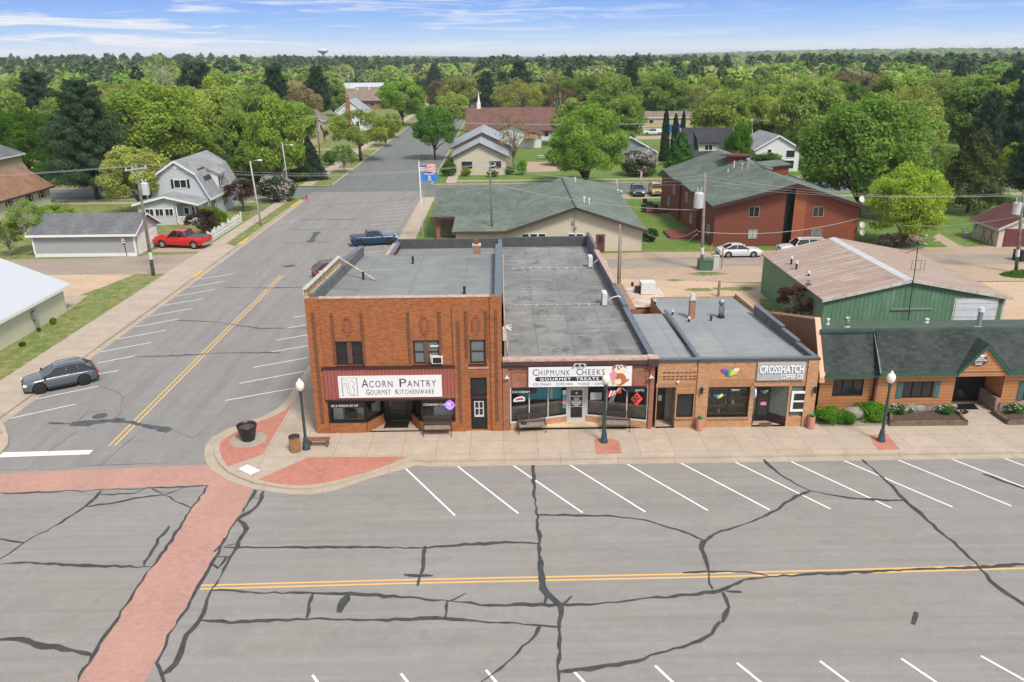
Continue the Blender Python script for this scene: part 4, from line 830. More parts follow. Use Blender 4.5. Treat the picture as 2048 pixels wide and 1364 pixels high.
mb=MB(); mb.box(ox0+.5,YF+1.15,1.36,ox0+3.0,YF+1.75,2.1); mb.box(ox1-3.0,YF+1.5,.05,ox1-1.6,YF+2,1.6,m=1); mb.obox((d0-.7,YF+1.2,1.85),(.5,.04,.9),.3,m=2); mb.obox((ox1-1.9,YF+.7,1.55),(.25,.03,.5),0,m=2,ry=.3); mb.build('display_counter',['teal','wood_brown','interior_white'],ch)
mb=MB(); x0=ox0+.2; mb.text('ICE CREAM',(ox0+.16,YF-.012,bz1-.3),.13,.95,m=0); mb.text('GIFTS',(ox1-.75,YF-.012,bz1-.3),.12,.5,m=0); mb.box(ox0+.07,YF+.012,bz1-.36,ox0+1.5,YF+.02,bz1-.0,m=1); mb.box(ox1-1.2,YF+.012,bz1-.36,ox1-.07,YF+.02,bz1-.0,m=1); mb.build('window_lettering',['letter_white','black_board'],ch)
mb=MB(); zz=bz1-.5
for i,(c,z,hh) in enumerate(((0,1.95,.3),(1,1.62,.32),(2,1.32,.26),(3,1.06,.2),(4,.84,.2))): mb.box(d0-.24,yb-.16,z-hh/2,d0-.04,yb-.13,z+hh/2-.02,m=c)
mb.build('window_sticker',['sign_white','teal_c','pink_c','green_c','navy_c'],ch)
mb=MB(); mb.box(d1+.2,yb-.13,1.45,d1+.85,yb-.12,1.9); tag(mb.build('notice_sheet','sign_white'),'white paper notice in the sweet shop window right of its door','notice')
ns=thing('window_sign','red diamond sign hanging in the right window of the sweet shop','sign',(ox1-.62,YF+.2,1.72)); mb=MB(); cx,cz=ox1-.62,1.82
pts=[(cx+.3*math.cos(R_(90*i)),YF+.02,cz+.38*math.sin(R_(90*i))) for i in range(5)]; mb.tube(pts,.02); mb.tube([(cx+(p[0]-cx)*.7,p[1],cz+(p[2]-cz)*.7) for p in pts],.016); mb.tube([(cx-.12,YF+.02,cz+.08),(cx+.12,YF+.02,cz+.08),(cx-.12,YF+.02,cz-.08),(cx+.12,YF+.02,cz-.08)],.016); mb.build('tube','neon_red',ns)
ns=thing('window_sign','red and white script sign in the left window of the sweet shop','sign',(ox0+.5,YF+.1,1.85)); mb=MB(); mb.ext([(ox0+.2,YF-.02,1.75),(ox0+.85,YF-.02,1.8),(ox0+.85,YF-.02,2.0),(ox0+.7,YF-.02,2.1),(ox0+.35,YF-.02,2.02),(ox0+.2,YF-.02,1.9)],(0,.015,0)); mb.ext([(ox0+.25,YF-.028,1.84),(ox0+.8,YF-.028,1.88),(ox0+.72,YF-.028,2.02),(ox0+.38,YF-.028,1.96)],(0,.006,0),m=1); mb.build('board',['sign_white','red_c'],ns)
# sign
sg=f7(223,880,907,1002,YF-.13); ys=YF-.174
s2=thing('shop_sign','white sign with black banner and squirrel holding ice cream, on the red brick shop','sign',((sg[0]+sg[1])/2,YF-.1,sg[2]))
mb=MB(); mb.box(sg[0],YF-.17,sg[2],sg[1],YF-.003,sg[3]); mb.build('board','sign_white',s2)
SW=sg[1]-sg[0]; SH=sg[3]-sg[2]; X=lambda t:sg[0]+t*SW; Z=lambda t:sg[2]+t*SH
mb=MB(); small_caps(mb,'CHIPMUNK CHEEKS',X(.04),Z(.58),SH*.34,SW*.71,ys,small=.88)
bn=[(X(.085+.022*math.sin(a)*-1),Z(.40+.11*math.cos(a))) for a in [R_(i*30) for i in range(7)]]; 
mb.ext([(x,ys-.003,z) for x,z in bn]+[(X(.72),ys-.003,Z(.29)),(X(.72),ys-.003,Z(.51))],(0,.004,0))
mb.text('GOURMET  TREATS',(X(.11),ys-.006,Z(.33)),SH*.14,SW*.57,m=1,bold=.02,space=1.2); mb.text('ICE CREAM  ·  POPCORN  ·  FUDGE  ·  CANDY',(X(.045),ys,Z(.08)),SH*.12,SW*.72)
mb.build('lettering',['letter_black','letter_white'],s2)
mb=MB(); E=lambda x,z,rx,rz,y,m,n=18,a0=0:mb.quad(*[(X(x)+rx*math.cos(R_(a0)+2*math.pi*i/n),y,Z(z)+rz*math.sin(R_(a0)+2*math.pi*i/n)) for i in range(n)][::1],m=m)
yy=ys-.012; sc=SH
mb.ext([(X(.895),yy+.012,Z(.08)),(X(.93),yy+.012,Z(.12)),(X(.985),yy+.012,Z(.32)),(X(.955),yy+.012,Z(.36)),(X(.92),yy+.012,Z(.24))],(0,.01,0),m=0)
E(.885,.34,sc*.30,sc*.32,yy,0); E(.865,.24,sc*.17,sc*.16,yy-.002,1); E(.875,.92,sc*.33,sc*.28,yy-.004,0); E(.84,1.16,sc*.08,sc*.1,yy-.003,0); E(.92,1.18,sc*.08,sc*.1,yy-.003,0); E(.885,.82,sc*.30,sc*.17,yy-.006,1); E(.858,1.0,sc*.075,sc*.10,yy-.007,2); E(.894,1.0,sc*.075,sc*.10,yy-.007,2); E(.860,.98,sc*.04,sc*.06,yy-.009,3); E(.892,.98,sc*.04,sc*.06,yy-.009,3); E(.868,.88,sc*.05,sc*.04,yy-.010,3)
mb.ext([(X(.80),yy-.008,Z(.45)),(X(.848),yy-.008,Z(.45)),(X(.83),yy-.008,Z(.06)),(X(.818),yy-.008,Z(.06))],(0,.004,0),m=4); E(.815,.52,sc*.19,sc*.16,yy-.012,5); E(.820,.66,sc*.12,sc*.11,yy-.014,5)
E(.86,.42,sc*.10,sc*.06,yy-.016,0)
mb.build('squirrel_panel',['fur','cream','letter_white','letter_black','cone','pink_c'],s2)
fl=thing('sign_floodlight','small white two-headed floodlight above the white squirrel sign','floodlight',(f7(560,860,561,861)[0],YF-.2,ZC-.3)); cx=f7(560,860,561,861)[0]; cz=sg[3]+.12
mb=MB(); mb.cyl((cx,YF-.002,cz),(cx,YF-.35,cz+.12),.022); mb.cyl((cx-.25,YF-.35,cz+.12),(cx+.25,YF-.35,cz+.12),.018); mb.build('arm','metal_white',fl)
for s in(-1,0,1): mb=MB(); mb.cyl((cx+s*.25,YF-.35,cz+.12),(cx+s*.30,YF-.30,cz+.0),.03,.06); mb.build('lamp_head','metal_white',fl)
for (px,py,lb) in((1014,752,'small white twin spotlight on the red brick left of the squirrel sign'),(1302,751,'small white twin spotlight on the red brick pier right of the squirrel sign')):
    a=AY(px,py,YF-.1); t=thing('wall_spotlight',lb,'spotlight',a); mb=MB(); mb.cyl((a.x,YF-.005,a.z),(a.x,YF-.18,a.z),.05); mb.build('mount','metal_white',t)
    for s in(-1,1): mb=MB(); mb.cyl((a.x,YF-.18,a.z),(a.x+s*.1,YF-.3,a.z-.1),.03,.07); mb.build('lamp_head','metal_white',t)
# gas conduit up the corner shop wall
mb=MB(); mb.tube([(.25,.6,4.0),(.25,.6,4.9),(.22,1.6,5.2),(.12,2.2,5.3),(.08,2.2,7.0),(.08,9,7.2),(.08,9,8.0)],.035); tag(mb.build('conduit_pipe','coping_rust'),'rusty red pipe climbing the side wall above the flat sweet shop roof','pipe')
mt=thing('meter_box','white meter box fixed on the wall above the sweet shop roof','meter box',(.2,2.9,4.6)); mb=MB(); mb.box(.0,2.6,4.4,.22,3.1,5.1); mb.build('box','metal_white',mt); mb=MB()
for i in range(3): mb.cyl((.22,2.6+i*.2,5.2),(.5,2.5+i*.2,5.05+.1*i),.05)
mb.build('weather_head','metal_white',mt)
for (px,py,lb) in((1208,610,'white heat pump unit standing midway on the sweet shop roof'),(1180,534,'white heat pump unit standing near the back of the sweet shop roof')):
    p=G(px,py,3.85); t=thing('heat_pump',lb,'heat pump',p,'heat pumps on the sweet shop roof'); x,y,z=p
    mb=MB(); mb.box(x-.16,y-.42,z+.1,x+.16,y+.42,z+.95); mb.build('case','metal_white',t); mb=MB(); mb.box(x-.25,y-.35,z-.05,x+.3,y-.2,z+.098); mb.box(x-.25,y+.2,z-.05,x+.3,y+.35,z+.098); mb.build('skid','wood_weathered',t)
    mb=MB(); mb.cyl((x-.161,y,z+.52),(x-.185,y,z+.52),.3,n=18); mb.build('fan_grille','metal_galv',t); mb=MB(); mb.tube([(x+.16,y-.3,z+.3),(x+.5,y-.3,z+.62),(x+.9,y-.3,z+.72),(x+1.25,y-.3,z+.55),(x+1.42,y-.3,z+.15)],.045); mb.build('line_cover','metal_white',t)
for yq,n_,zq in((G(1100,609,3.95).y,9,3.95),(G(1100,536,3.88).y,8,3.88)):
    mb=MB(); mb.cyl((.6,yq,zq),(7.0,yq,zq),.022)
    for i in range(n_): x=.9+i*.72; mb.box(x-.08,yq-.06,zq-.1,x+.08,yq+.06,zq+.045,m=1)
    tag(mb.build('roof_cable_run',['metal_galv','wood_pale']),'thin cable run on small blocks across the sweet shop roof, '+('midway' if zq>3.9 else 'near its back'),'cable')

tag(ch.children[0],None)
# ================================================================== one-storey tan brick coffee shop (two bays)
XA,XB,XC=8.60,10.95,17.55; ZK=4.08
ck=thing('coffee_shop','one-storey tan brick shop with grey roof, glass block doorway and coloured mask emblem','shop',((XA+XC)/2,6,0))
hd=f7(1083,1015,1190,1285); hd=(hd[0],hd[1],0,hd[3]); hw=f7(1213,1058,1315,1215); hs=f8(148,940,462,1182); hdr=f8(522,935,762,1255); hdr=(hdr[0],hdr[1],0,hdr[3]); hn=f8(817,932,935,1172)
mb=MB(); wall(mb,FP,UX,NI,XA,XC,0,ZK,[hd,hw,hs,hdr,hn],.2)
mb.quad((XC,YF,0),(16.6,13.2,0),(16.6,13.2,4.0),(XC,YF,4.0)); mb.quad((16.6,13.2,0),(10.6,13.2,0),(10.6,13.2,3.8),(16.6,13.2,3.8))
mb.quad((10.6,13.2,0),(10.65,9.3,0),(10.65,9.3,3.8),(10.6,13.2,3.8)); mb.quad((10.65,9.3,0),(XA,9.3,0),(XA,9.3,3.8),(10.65,9.3,3.8))
mb.build('wall','brick_tan',ck)
mb=MB()
for q in(f8(70,712,122,1270),f8(955,705,1040,1150)): mb.box(q[0],YF-.08,0,min(q[1],XC+.02),YF-.003,ZK-.02)
mb.build('pier','brick_tan',ck)
mb=MB(); 
for h in(hs,hw,hn): mb.box(h[0]-.1,YF-.014,h[3]+.003,h[1]+.1,YF-.002,h[3]+.24)
mb.box(hs[0]-.2,YF-.016,hs[3]+.245,hn[1]+.15,YF-.004,hs[3]+.46); mb.box(hd[0]-.1,YF-.014,hd[3]+.003,hw[1]+.1,YF-.002,hd[3]+.24)
mb.build('lintel','brick_tan_soldier',ck)
mb=MB()
for z in(2.95,3.12,3.35): 
    for i in range(9): x=XA+.3+i*.24; mb.box(x,YF-.012,z,x+.18,YF-.002,z+.08)
mb.build('brick_pattern','brick_dark',ck)
mb=MB(); mb.box(XA,YF-.1,ZK-.02,XC+.05,YF-.002,ZK+.09,m=0); mb.box(XA,YF-.002,ZK+.002,XC+.05,YF+.3,ZK+.10,m=1); q=f8(70,712,130,1270); mb.box(q[0]-.03,YF-.16,ZK-.03,q[1]+.06,YF-.102,ZK+.13); mb.build('coping',['flashing_dark','flashing'],ck)
mb=MB(); mb.quad((XB+.1,YF+.28,3.86),(XC-.1,YF+.28,3.86),(16.5,13.2,3.7),(10.6,13.2,3.7)); mb.build('roof','roof_membrane_light',ck)
mb=MB(); mb.quad((XA,YF+.28,3.9),(XB-.1,YF+.28,3.9),(10.65,9.3,3.78),(XA-.1,9.3,3.78)); mb.build('side_roof','roof_membrane_light',ck)
mb=MB()
y=YF+.3
for i in range(4): 
    z=3.98+i*.0; mb.ext([(XB+.06,y,z),(XB-.16,y,z),(XB-.18,y+2.3,z),(XB+.04,y+2.3,z)],(0,0,.10+.03*(3-i))); y+=2.32
mb.build('ridge_coping','flashing',ck)
mb=MB(); y=YF+.3
for i in range(4):
    x=XC-.02-.07*i*2.3; x2=x-.165; z0=3.6; z1=4.12+.14*min(i,2)
    mb.ext([(x,y,z0),(x-.2,y,z0),(x2-.2,y+2.2,z0),(x2,y+2.2,z0)],(0,0,z1-z0)); y+=2.25
mb.build('stepped_parapet','membrane_wall',ck); mb=MB(); y=YF+.3
for i in range(4):
    x=XC-.02-.07*i*2.3; x2=x-.165; z1=4.123+.14*min(i,2)
    mb.ext([(x+.04,y,z1),(x-.24,y,z1),(x2-.24,y+2.2,z1),(x2+.04,y+2.2,z1)],(0,0,.05)); y+=2.25
mb.build('stepped_coping','flashing',ck)
for (px,py,zt,lb) in((1383,635,600,'slender red brick chimney on the grey coffee shop roof'),): p=G(px,py,3.8); t=AY(px,zt,p.y); chimney(p.x,p.y,3.78,t.z,.36,.36,lb,pot='metal_white')
p=G(1442,634,3.8); t=thing('roof_vent','bent galvanised duct vent standing on the coffee shop roof','vent',p); x,y,z=p
mb=MB(); mb.tube([(x,y,z),(x,y,z+.75),(x,y,z+1.0),(x-.06,y-.12,z+1.12),(x-.12,y-.3,z+1.05)],.19,n=14); mb.build('duct','metal_galv',t); mb=MB(); mb.cyl((x,y,z-.02),(x,y,z+.1),.24); mb.build('collar','metal_dark',t)
for px,py,lb in((1310,607,'small white roof vent by the narrow side roof left edge'),(1345,628,'small white roof vent beside the grey ridge between the two low roofs'),(1378,642,'tiny white roof cap near the foot of the coffee shop chimney'),(1422,640,'tiny dark roof cap in front of the bent duct vent')):
    p=G(px,py,3.82); t=thing('roof_vent',lb,'roof vent',p); mb=MB(); mb.cyl(p-Vector((0,0,.03)),p+Vector((0,0,.16)),.07); mb.build('pipe','metal_dark',t); mb=MB(); mb.cyl(p+Vector((0,0,.162)),p+Vector((0,0,.3)),.09,.07); mb.build('cap','metal_dark' if 'dark' in lb else 'metal_white',t)
# doorway left, small windows
o=MB(); o.box(hd[0],YF+1.15,0,hd[0]+.72,YF+1.2,hd[3]); dd=o.build('side_door','frame_black',ck); o=MB(); o.box(hd[0]+.3,YF+1.13,1.2,hd[0]+.5,YF+1.149,1.55); o.build('notice','sign_white',dd)
mb=MB(); mb.box(hd[0]-.02,YF+.2,0,hd[0],YF+1.2,hd[3]); mb.box(hd[1],YF+.2,0,hd[1]+.02,YF+1.2,hd[3]); mb.box(hd[0]+.72,YF+1.15,0,hd[1],YF+1.2,hd[3]); mb.box(hd[0],YF+.2,hd[3],hd[1],YF+1.2,hd[3]+.02); mb.build('porch_lining','interior_dark',ck)
window(ck,FP,UX,NI,*hw,dep=.14,frame='frame_black',fw=.06,sill='brick_tan_soldier')
window(ck,FP,UX,NI,*hs,dep=.1,frame='frame_black',glass='shop_glass',nx=2,fw=.07,sill='brick_tan_soldier',name='display_window')
mb=MB(); mb.box(hs[0]-.2,YF+1.1,hs[2]-.2,hs[1]+.2,YF+1.15,hs[3]+.2); mb.build('back_room','interior_dark',ck)
mb=MB()
for z in(.08,.62,1.1,1.62): mb.box(hs[0]+.05,YF+.3,hs[2]+z,hs[1]-.05,YF+.65,hs[2]+z+.05)
mb.build('display_shelf','wood_tan',ck)
rs=random.Random(3); mb=MB()
for i in range(16):
    z=hs[2]+rs.choice((.13,.67,1.15)); x=rs.uniform(hs[0]+.15,hs[1]-.25); s=rs.uniform(.05,.1); mb.cyl((x,YF+.45,z),(x,YF+.45,z+rs.uniform(.1,.24)),s,s*.9,n=8,m=rs.choice((0,0,1,2,3)))
mb.build('display_goods',['sign_white','yellow_c','wood_brown','green_c'],ck)
mb=MB(); mb.text('open',((hs[0]+hs[1])/2+.15,YF+.08,hs[3]-.27),.13,.45); mb.build('window_lettering','letter_white',ck)
# glass block entrance
e0,e1=f8(572,970,662,1200)[:2]; yd=YF+.75
mb=MB(); mb.ext([(hdr[0],YF+.04,.58),(e0,yd,.58),(e0,yd+.1,.58),(hdr[0]-.02,YF+.15,.58)],(0,0,hdr[3]-.58)); mb.ext([(hdr[1],YF+.04,.58),(e1,yd,.58),(e1,yd+.1,.58),(hdr[1]+.02,YF+.15,.58)],(0,0,hdr[3]-.58)); mb.build('glass_block_wall','glass_block',ck)
mb=MB(); mb.ext([(hdr[0],YF+.02,0),(e0,yd,0),(e0,yd+.12,0),(hdr[0]-.02,YF+.17,0)],(0,0,.578)); mb.ext([(hdr[1],YF+.02,0),(e1,yd,0),(e1,yd+.12,0),(hdr[1]+.02,YF+.17,0)],(0,0,.578)); mb.build('bulkhead','frame_brown',ck)
mb=MB(); mb.box(e0,yd+.02,.04,e1,yd+.07,2.15); dd=mb.build('entrance_door','frame_black',ck); mb=MB(); mb.box(e0+.12,yd,.35,e1-.12,yd+.019,2.0); mb.build('pane','window_dark',dd); mb=MB(); mb.box(e0+.3,yd-.008,1.0,e0+.62,yd-.002,1.2); mb.build('notice','pink_c',dd)
mb=MB(); mb.box(e0,yd+.02,2.152,e1,yd+.1,hdr[3]); mb.box(hdr[0],YF+.2,hdr[3]+.0,hdr[1],yd+.1,hdr[3]+.02); mb.build('transom','frame_brown',ck)
def mask(par,cx,cz,wd,y,lab=None):
    cols=['purple_c','blue_c','teal_c','green_c','lime_c','cream','yellow_c']; mb=MB(); h=wd*.42
    P=lambda a,b:(cx+(a-.5)*wd,y,cz+b*h)
    polys=[([(0,.42),(.1,.5),(.3,.36),(.22,-.1),(.06,.05)],0),([(.22,-.1),(.3,.36),(.38,.2),(.42,-.52),(.27,-.36)],1),([(.3,.36),(.5,.42),(.38,.2)],2),([(.38,.2),(.5,.42),(.5,-.56),(.42,-.52)],3),([(.5,.42),(.64,.2),(.58,-.52),(.5,-.56)],4),([(.5,.42),(.73,.5),(.64,.2)],3),([(.64,.2),(.73,.5),(1,.5),(.97,.15)],5),([(.64,.2),(.97,.15),(.84,-.22),(.58,-.52)],6)]
    for p,m in polys: mb.ext([P(*q) for q in p][::-1],(0,.02,0),m)
    return mb.build('mask_panel',cols,par)
cx,_,cz0,cz1=f8(248,780,390,852); a=f8(248,780,390,852); em=thing('wall_emblem','colourful faceted mask emblem on the tan brick left of the metal sign','emblem',((a[0]+a[1])/2,YF,(a[2]+a[3])/2)); mask(em,(a[0]+a[1])/2,(a[2]+a[3])/2,a[1]-a[0],YF-.06)
a=f8(185,985,262,1035,YF+.1); mask(dd,(e0+e1)/2,1.85,.5,yd-.03); em=thing('window_emblem','small coloured mask emblem inside the coffee shop display window','emblem',((a[0]+a[1])/2,YF,(a[2]+a[3])/2)); mask(em,(a[0]+a[1])/2,(a[2]+a[3])/2,a[1]-a[0],YF+.03)
window(ck,FP,UX,NI,hn[0]+.03,hn[1]-.03,hn[2]+.32,hn[3]-.3,dep=-.02,frame='frame_white',nz=2,fw=.13,name='sash_window')
mb=MB(); mb.box(hn[0],YF+.1,hn[2],hn[1],YF+.15,hn[3]); mb.build('glass_block_panel','glass_block',ck)
sg=f8(548,742,913,882,YF-.1); st=thing('shop_sign','brushed metal sign with raised white lettering on the tan brick shop','sign',((sg[0]+sg[1])/2,YF-.1,sg[2]))
mb=MB(); mb.box(sg[0],YF-.12,sg[2],sg[1],YF-.003,sg[3]); mb.build('board','sign_grey',st)
mb=MB(); SW=sg[1]-sg[0]; SH=sg[3]-sg[2]
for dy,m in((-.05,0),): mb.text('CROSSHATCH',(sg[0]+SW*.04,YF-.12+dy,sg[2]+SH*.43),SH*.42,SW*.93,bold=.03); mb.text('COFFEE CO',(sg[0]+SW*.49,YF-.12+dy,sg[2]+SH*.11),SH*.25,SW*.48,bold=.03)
o=[f for f in mb.f]; nv=len(mb.v); mb.add([(x+.02,YF-.122,z-.035) for x,y,z in mb.v],[f for f in o],1); mb.build('lettering',['letter_white','flashing'],st)  # darker offset copy of the letters: their cast shadow painted on the board
a=f8(490,940,538,1018,YF-.4); bs=thing('blade_sign','small round white blade sign hung beside the glass block doorway','sign',(a[0]+.2,YF,a[2])); xx=(a[0]+a[1])/2; mb=MB(); mb.cyl((xx-.03,YF-.42,(a[2]+a[3])/2),(xx+.03,YF-.42,(a[2]+a[3])/2),.34,n=20); mb.build('disc','sign_white',bs); mb=MB(); mb.cyl((xx,YF-.002,a[3]+.05),(xx,YF-.8,a[3]+.05),.02); mb.build('bracket','metal_dark',bs)
for q in((92,945),(1000,940)): 
    a=AY(*q8(*q),YF-.09); t=thing('wall_lantern','dark iron wall lantern on the %s brick pier of the coffee shop'%('left' if q[0]<500 else 'right'),'wall lantern',a); mb=MB(); mb.box(a.x-.03,YF-.2,a.z-.05,a.x+.03,YF-.083,a.z); mb.build('bracket','metal_dark',t); mb=MB(); mb.cyl((a.x,YF-.22,a.z-.3),(a.x,YF-.22,a.z+.05),.07,.09,n=8); mb.build('lantern','metal_dark',t)
a=AY(*q7(1216,975),YF); t=tag(MB().ball((a.x,YF-.08,a.z),.07).build('door_light_globe','lamp_white',loc=(a.x,YF,a.z)),'small round light over the recessed side door of the tan brick shop','wall light')
# light well, tin lean-to behind
ln=thing('tin_lean_to','rusty tin roofed brick lean-to behind the shops','shed',(10.8,16,0))
mb=MB(); mb.box(9.4,13.4,0,11.9,17.5,2.9); mb.box(8.9,12.0,0,9.38,18.5,3.3); mb.build('wall','brick_red',ln); 
plain('tin_rusty',(.62,.62,.60),.45,.2,var=.1,scale=1.2,c2=(.50,.27,.13)); mb=MB()
for i in range(8): mb.ext([(9.3,13.3+i*.55,3.0+.02*i),(12.1,13.3+i*.55,3.0+.02*i),(12.1,13.3+i*.55+.53,3.04+.02*i),(9.3,13.3+i*.55+.53,3.04+.02*i)],(0,0,.05))
mb.build('tin_roof','tin_rusty',ln)
uu=thing('rooftop_unit','white boxy cooling unit on the rusty tin lean-to roof','cooling unit',(10.9,16.5,3.2)); mb=MB(); mb.box(10.4,16.0,3.2,11.5,17.0,4.05); mb.build('case','metal_white',uu); mb=MB(); mb.box(10.0,16.3,3.25,10.39,16.7,3.7); mb.cyl((9.8,16.5,3.7),(9.8,16.5,4.0),.1); mb.build('motor','metal_dark',uu)
mb=MB(); mb.box(8.7,9.35,0,10.5,11.6,1.7); mb.box(9.0,10.6,0,10.55,12.2,2.6); ob=mb.build('light_well_shed','wood_brown'); tag(ob,'brown boarded box down in the open well behind the narrow side roof','shed')
# ================================================================== long cabin-style office with green shingles
shingle('shingle_green_dark',(.062,.074,.066),(.028,.036,.032),.3,.16,'xz'); shingle('shingle_green',(.10,.135,.105),(.075,.105,.08),.3,.2); shingle('shingle_ridge',(.05,.09,.08),(.04,.07,.06),.25,3,'xz')
rows('log_siding',(.56,.265,.115),(.47,.20,.08),.2,'z',.5,.09,.14,line=(.16,.06,.02)); plain('green_trim',(.02,.10,.065),.45,var=.1); plain('fascia_peach',(.64,.38,.24),.55,var=.1); plain('shutter_green',(.055,.13,.125),.5,var=.1)
rows('brown_metal',(.15,.075,.045),(.19,.10,.06),.25,'z',.5,.04,.25,line=(.05,.025,.015))
plain('timber',(.20,.14,.095),.85,var=.3,scale=5); plain('stone',(.30,.27,.24),.9,var=.25,scale=3); plain('stone_red',(.36,.20,.15),.9,var=.2,scale=3); plain('mulch',(.11,.075,.05),.95,var=.3,scale=8); plain('stone_chips',(.36,.31,.26),.95,var=.35,scale=14)
LX0,LX1,LX2=18.3,21.8,44.0; YW,YM=1.55,1.25
lo=thing('log_office','long log-sided office with steep dark green shingle roof and gabled porch','office',(27,6,0))
hwn=fr(*(1640+118/4.262,560+848/4.262),*(1640+358/4.262,560+990/4.262),YW); hm=fr(1640+715/4.262,560+865/4.262,1640+952/4.262,560+1005/4.262,YM); hd=fr(1640+1165/4.262,560+805/4.262,1640+1530/4.262,560+1050/4.262,YM); hd=(hd[0],hd[1],0,hd[3])
hr=fr(2048+4,762,2048+80,800,YM)
mb=MB(); wall(mb,(0,YW,0),UX,NI,LX0,LX1,0,2.6,[hwn],.12); wall(mb,(0,YM,0),UX,NI,LX1,hd[0],.5,2.7,[hm],.12); wall(mb,(0,YM,0),UX,NI,hd[1],LX2,.5,2.7,[hr],.12); mb.quad((hd[0],YM,hd[3]),(hd[1],YM,hd[3]),(hd[1],YM,2.7),(hd[0],YM,2.7))
YG=YM-.5; pk=AY(1976,692,YG); g0=AY(1921,741,YG); g1=AY(2014,740,YG)
mb.ext([(g0.x-.1,YG+.02,2.5),(g1.x+.1,YG+.02,2.5),(g1.x+.1,YG+.02,2.75),(pk.x,YG+.02,pk.z-.05),(g0.x-.1,YG+.02,2.75)],(0,.6,0)); mb.build('wall','log_siding',lo)
mb=MB(); mb.box(LX1,YM-.08,0,hd[0],YM-.003,.62); mb.box(hd[1],YM-.08,0,LX2,YM-.003,.62); mb.box(hd[1]-.25,YM-.003,0,hd[1]-.001,YM+2.3,.9); mb.build('stone_base','brick_mixed',lo)
mb=MB(); mb.box(LX1-.12,YM-.02,0,LX1,YW+.05,2.9); mb.build('corner_post','wood_brown',lo)
YR=2.3; ZRi=4.85
mb=MB(); mb.quad((LX0+.25,YW-.45,2.52),(LX1-.0,YW-.45,2.52),(LX1-.0,YR,ZRi),(LX0+.25,YR,ZRi)); mb.quad((LX1-.15,YM-.5,2.75),(LX2,YM-.5,2.75),(LX2,YR-.2,ZRi+.05),(LX1-.15,YR-.2,ZRi+.05)); mb.quad((LX1-.15,YM-.5,2.75),(LX1-.15,YR-.2,ZRi+.05),(LX1-.15,YR+.2,ZRi-.3),(LX1-.15,YM,2.65)); mb.build('front_roof','shingle_green_dark',lo)
mb=MB(); mb.quad((LX0+.2,YR,ZRi+.002),(LX2,YR,ZRi+.002),(LX2,10.3,2.75),(LX0+.2,10.3,2.75)); mb.build('back_roof','shingle_green',lo)
mb=MB(); mb.box(LX0+.2,YR-.14,ZRi-.09,LX2,YR+.22,ZRi+.06); mb.build('ridge_cap','shingle_ridge',lo)
mb=MB(); mb.box(LX0+.25,YW-.52,2.38,LX1-.15,YW-.42,2.54); mb.box(LX1-.2,YM-.58,2.60,g0.x-.1,YM-.48,2.77); mb.box(g1.x+.1,YM-.58,2.60,LX2,YM-.48,2.77); mb.ext([(LX1-.22,YM-.55,2.62),(LX1-.22,YM-.55,2.8),(LX1-.22,YR,ZRi+.1),(LX1-.22,YR,ZRi-.1)],(.06,0,0))
for a in(g0,g1): 
    s=-1 if a is g0 else 1
    mb.ext([(a.x+s*.15,YG-.12,2.58),(a.x+s*.15,YG-.12,2.78),(pk.x,YG-.12,pk.z+.12),(pk.x,YG-.12,pk.z-.10)],(0,.12,0))
mb.build('green_fascia','green_trim',lo)
mb=MB()
for a,s in((g0,-1),(g1,1)): mb.ext([(a.x+s*.18,YG-.1,2.78),(pk.x,YG-.1,pk.z+.12),(pk.x,YR,pk.z+.12),(a.x+s*.18,YG+.35,2.78)],(0,0,.05))
mb.build('gable_roof','shingle_green_dark',lo)
# end wall (brown metal) above the neighbour
apx=AY(1635,640,1.6); 
mb=MB(); mb.ext([(LX0+.1,YW,0),(LX0+.1,YW,2.7),(LX0+.1,2.75,5.40),(LX0+.1,10.4,3.35),(LX0+.1,10.4,0)],(.14,0,0)); mb.build('end_wall','brown_metal',lo)
mb=MB(); mb.ext([(LX0-.02,YW-.5,2.45),(LX0+.3,YW-.5,2.45),(LX0+.3,2.75,5.45),(LX0-.02,2.75,5.45)],(0,.14,.06)); mb.ext([(LX0+.05,2.88,5.36),(LX0+.05,2.88,5.48),(LX0+.05,10.45,3.45),(LX0+.05,10.45,3.33)],(.2,0,0)); mb.box(LX0-.02,YW-.5,2.1,LX0+.28,YW-.02,2.45); mb.build('rake_board','fascia_peach',lo)
window(lo,(0,YW,0),UX,NI,*hwn,dep=.09,frame='frame_black',nx=3,fw=.05); window(lo,(0,YM,0),UX,NI,*hm,dep=.09,frame='frame_black',nx=3,fw=.06,shutters='shutter_green'); window(lo,(0,YM,0),UX,NI,*hr,dep=.09,frame='frame_black',nx=2,fw=.06,shutters='shutter_green')
yd=YM+1.7; mb=MB(); mb.box(hd[0]-.02,YM+.12,0,hd[0],yd,hd[3]); mb.box(hd[1]+.0,YM+.12,.95,hd[1]+.02,yd,hd[3]); mb.box(hd[0],YM+.1,hd[3],hd[1],yd,hd[3]+.03); mb.build('porch_lining','log_siding',lo)
mb=MB(); mb.box(hd[0],yd,0,hd[0]+.15,yd+.08,hd[3]); mb.box(hd[0]+1.05,yd,0,hd[0]+1.15,yd+.08,hd[3]); mb.box(hd[0]+1.15,yd,0,hd[1],yd+.06,hd[3]); mb.box(hd[0]+.15,yd,2.05,hd[0]+1.05,yd+.08,hd[3]); mb.build('door_frame','frame_black',lo)
mb=MB(); mb.box(hd[0]+.15,yd+.02,0,hd[0]+1.05,yd+.06,2.05); dd=mb.build('entrance_door','frame_black',lo); mb=MB(); mb.box(hd[0]+.25,yd,.2,hd[0]+.95,yd+.019,1.95); mb.box(hd[0]+1.3,yd-.03,.2,hd[1]-.2,yd-.001,2.1); mb.build('pane','window_dark',dd)
mb=MB()
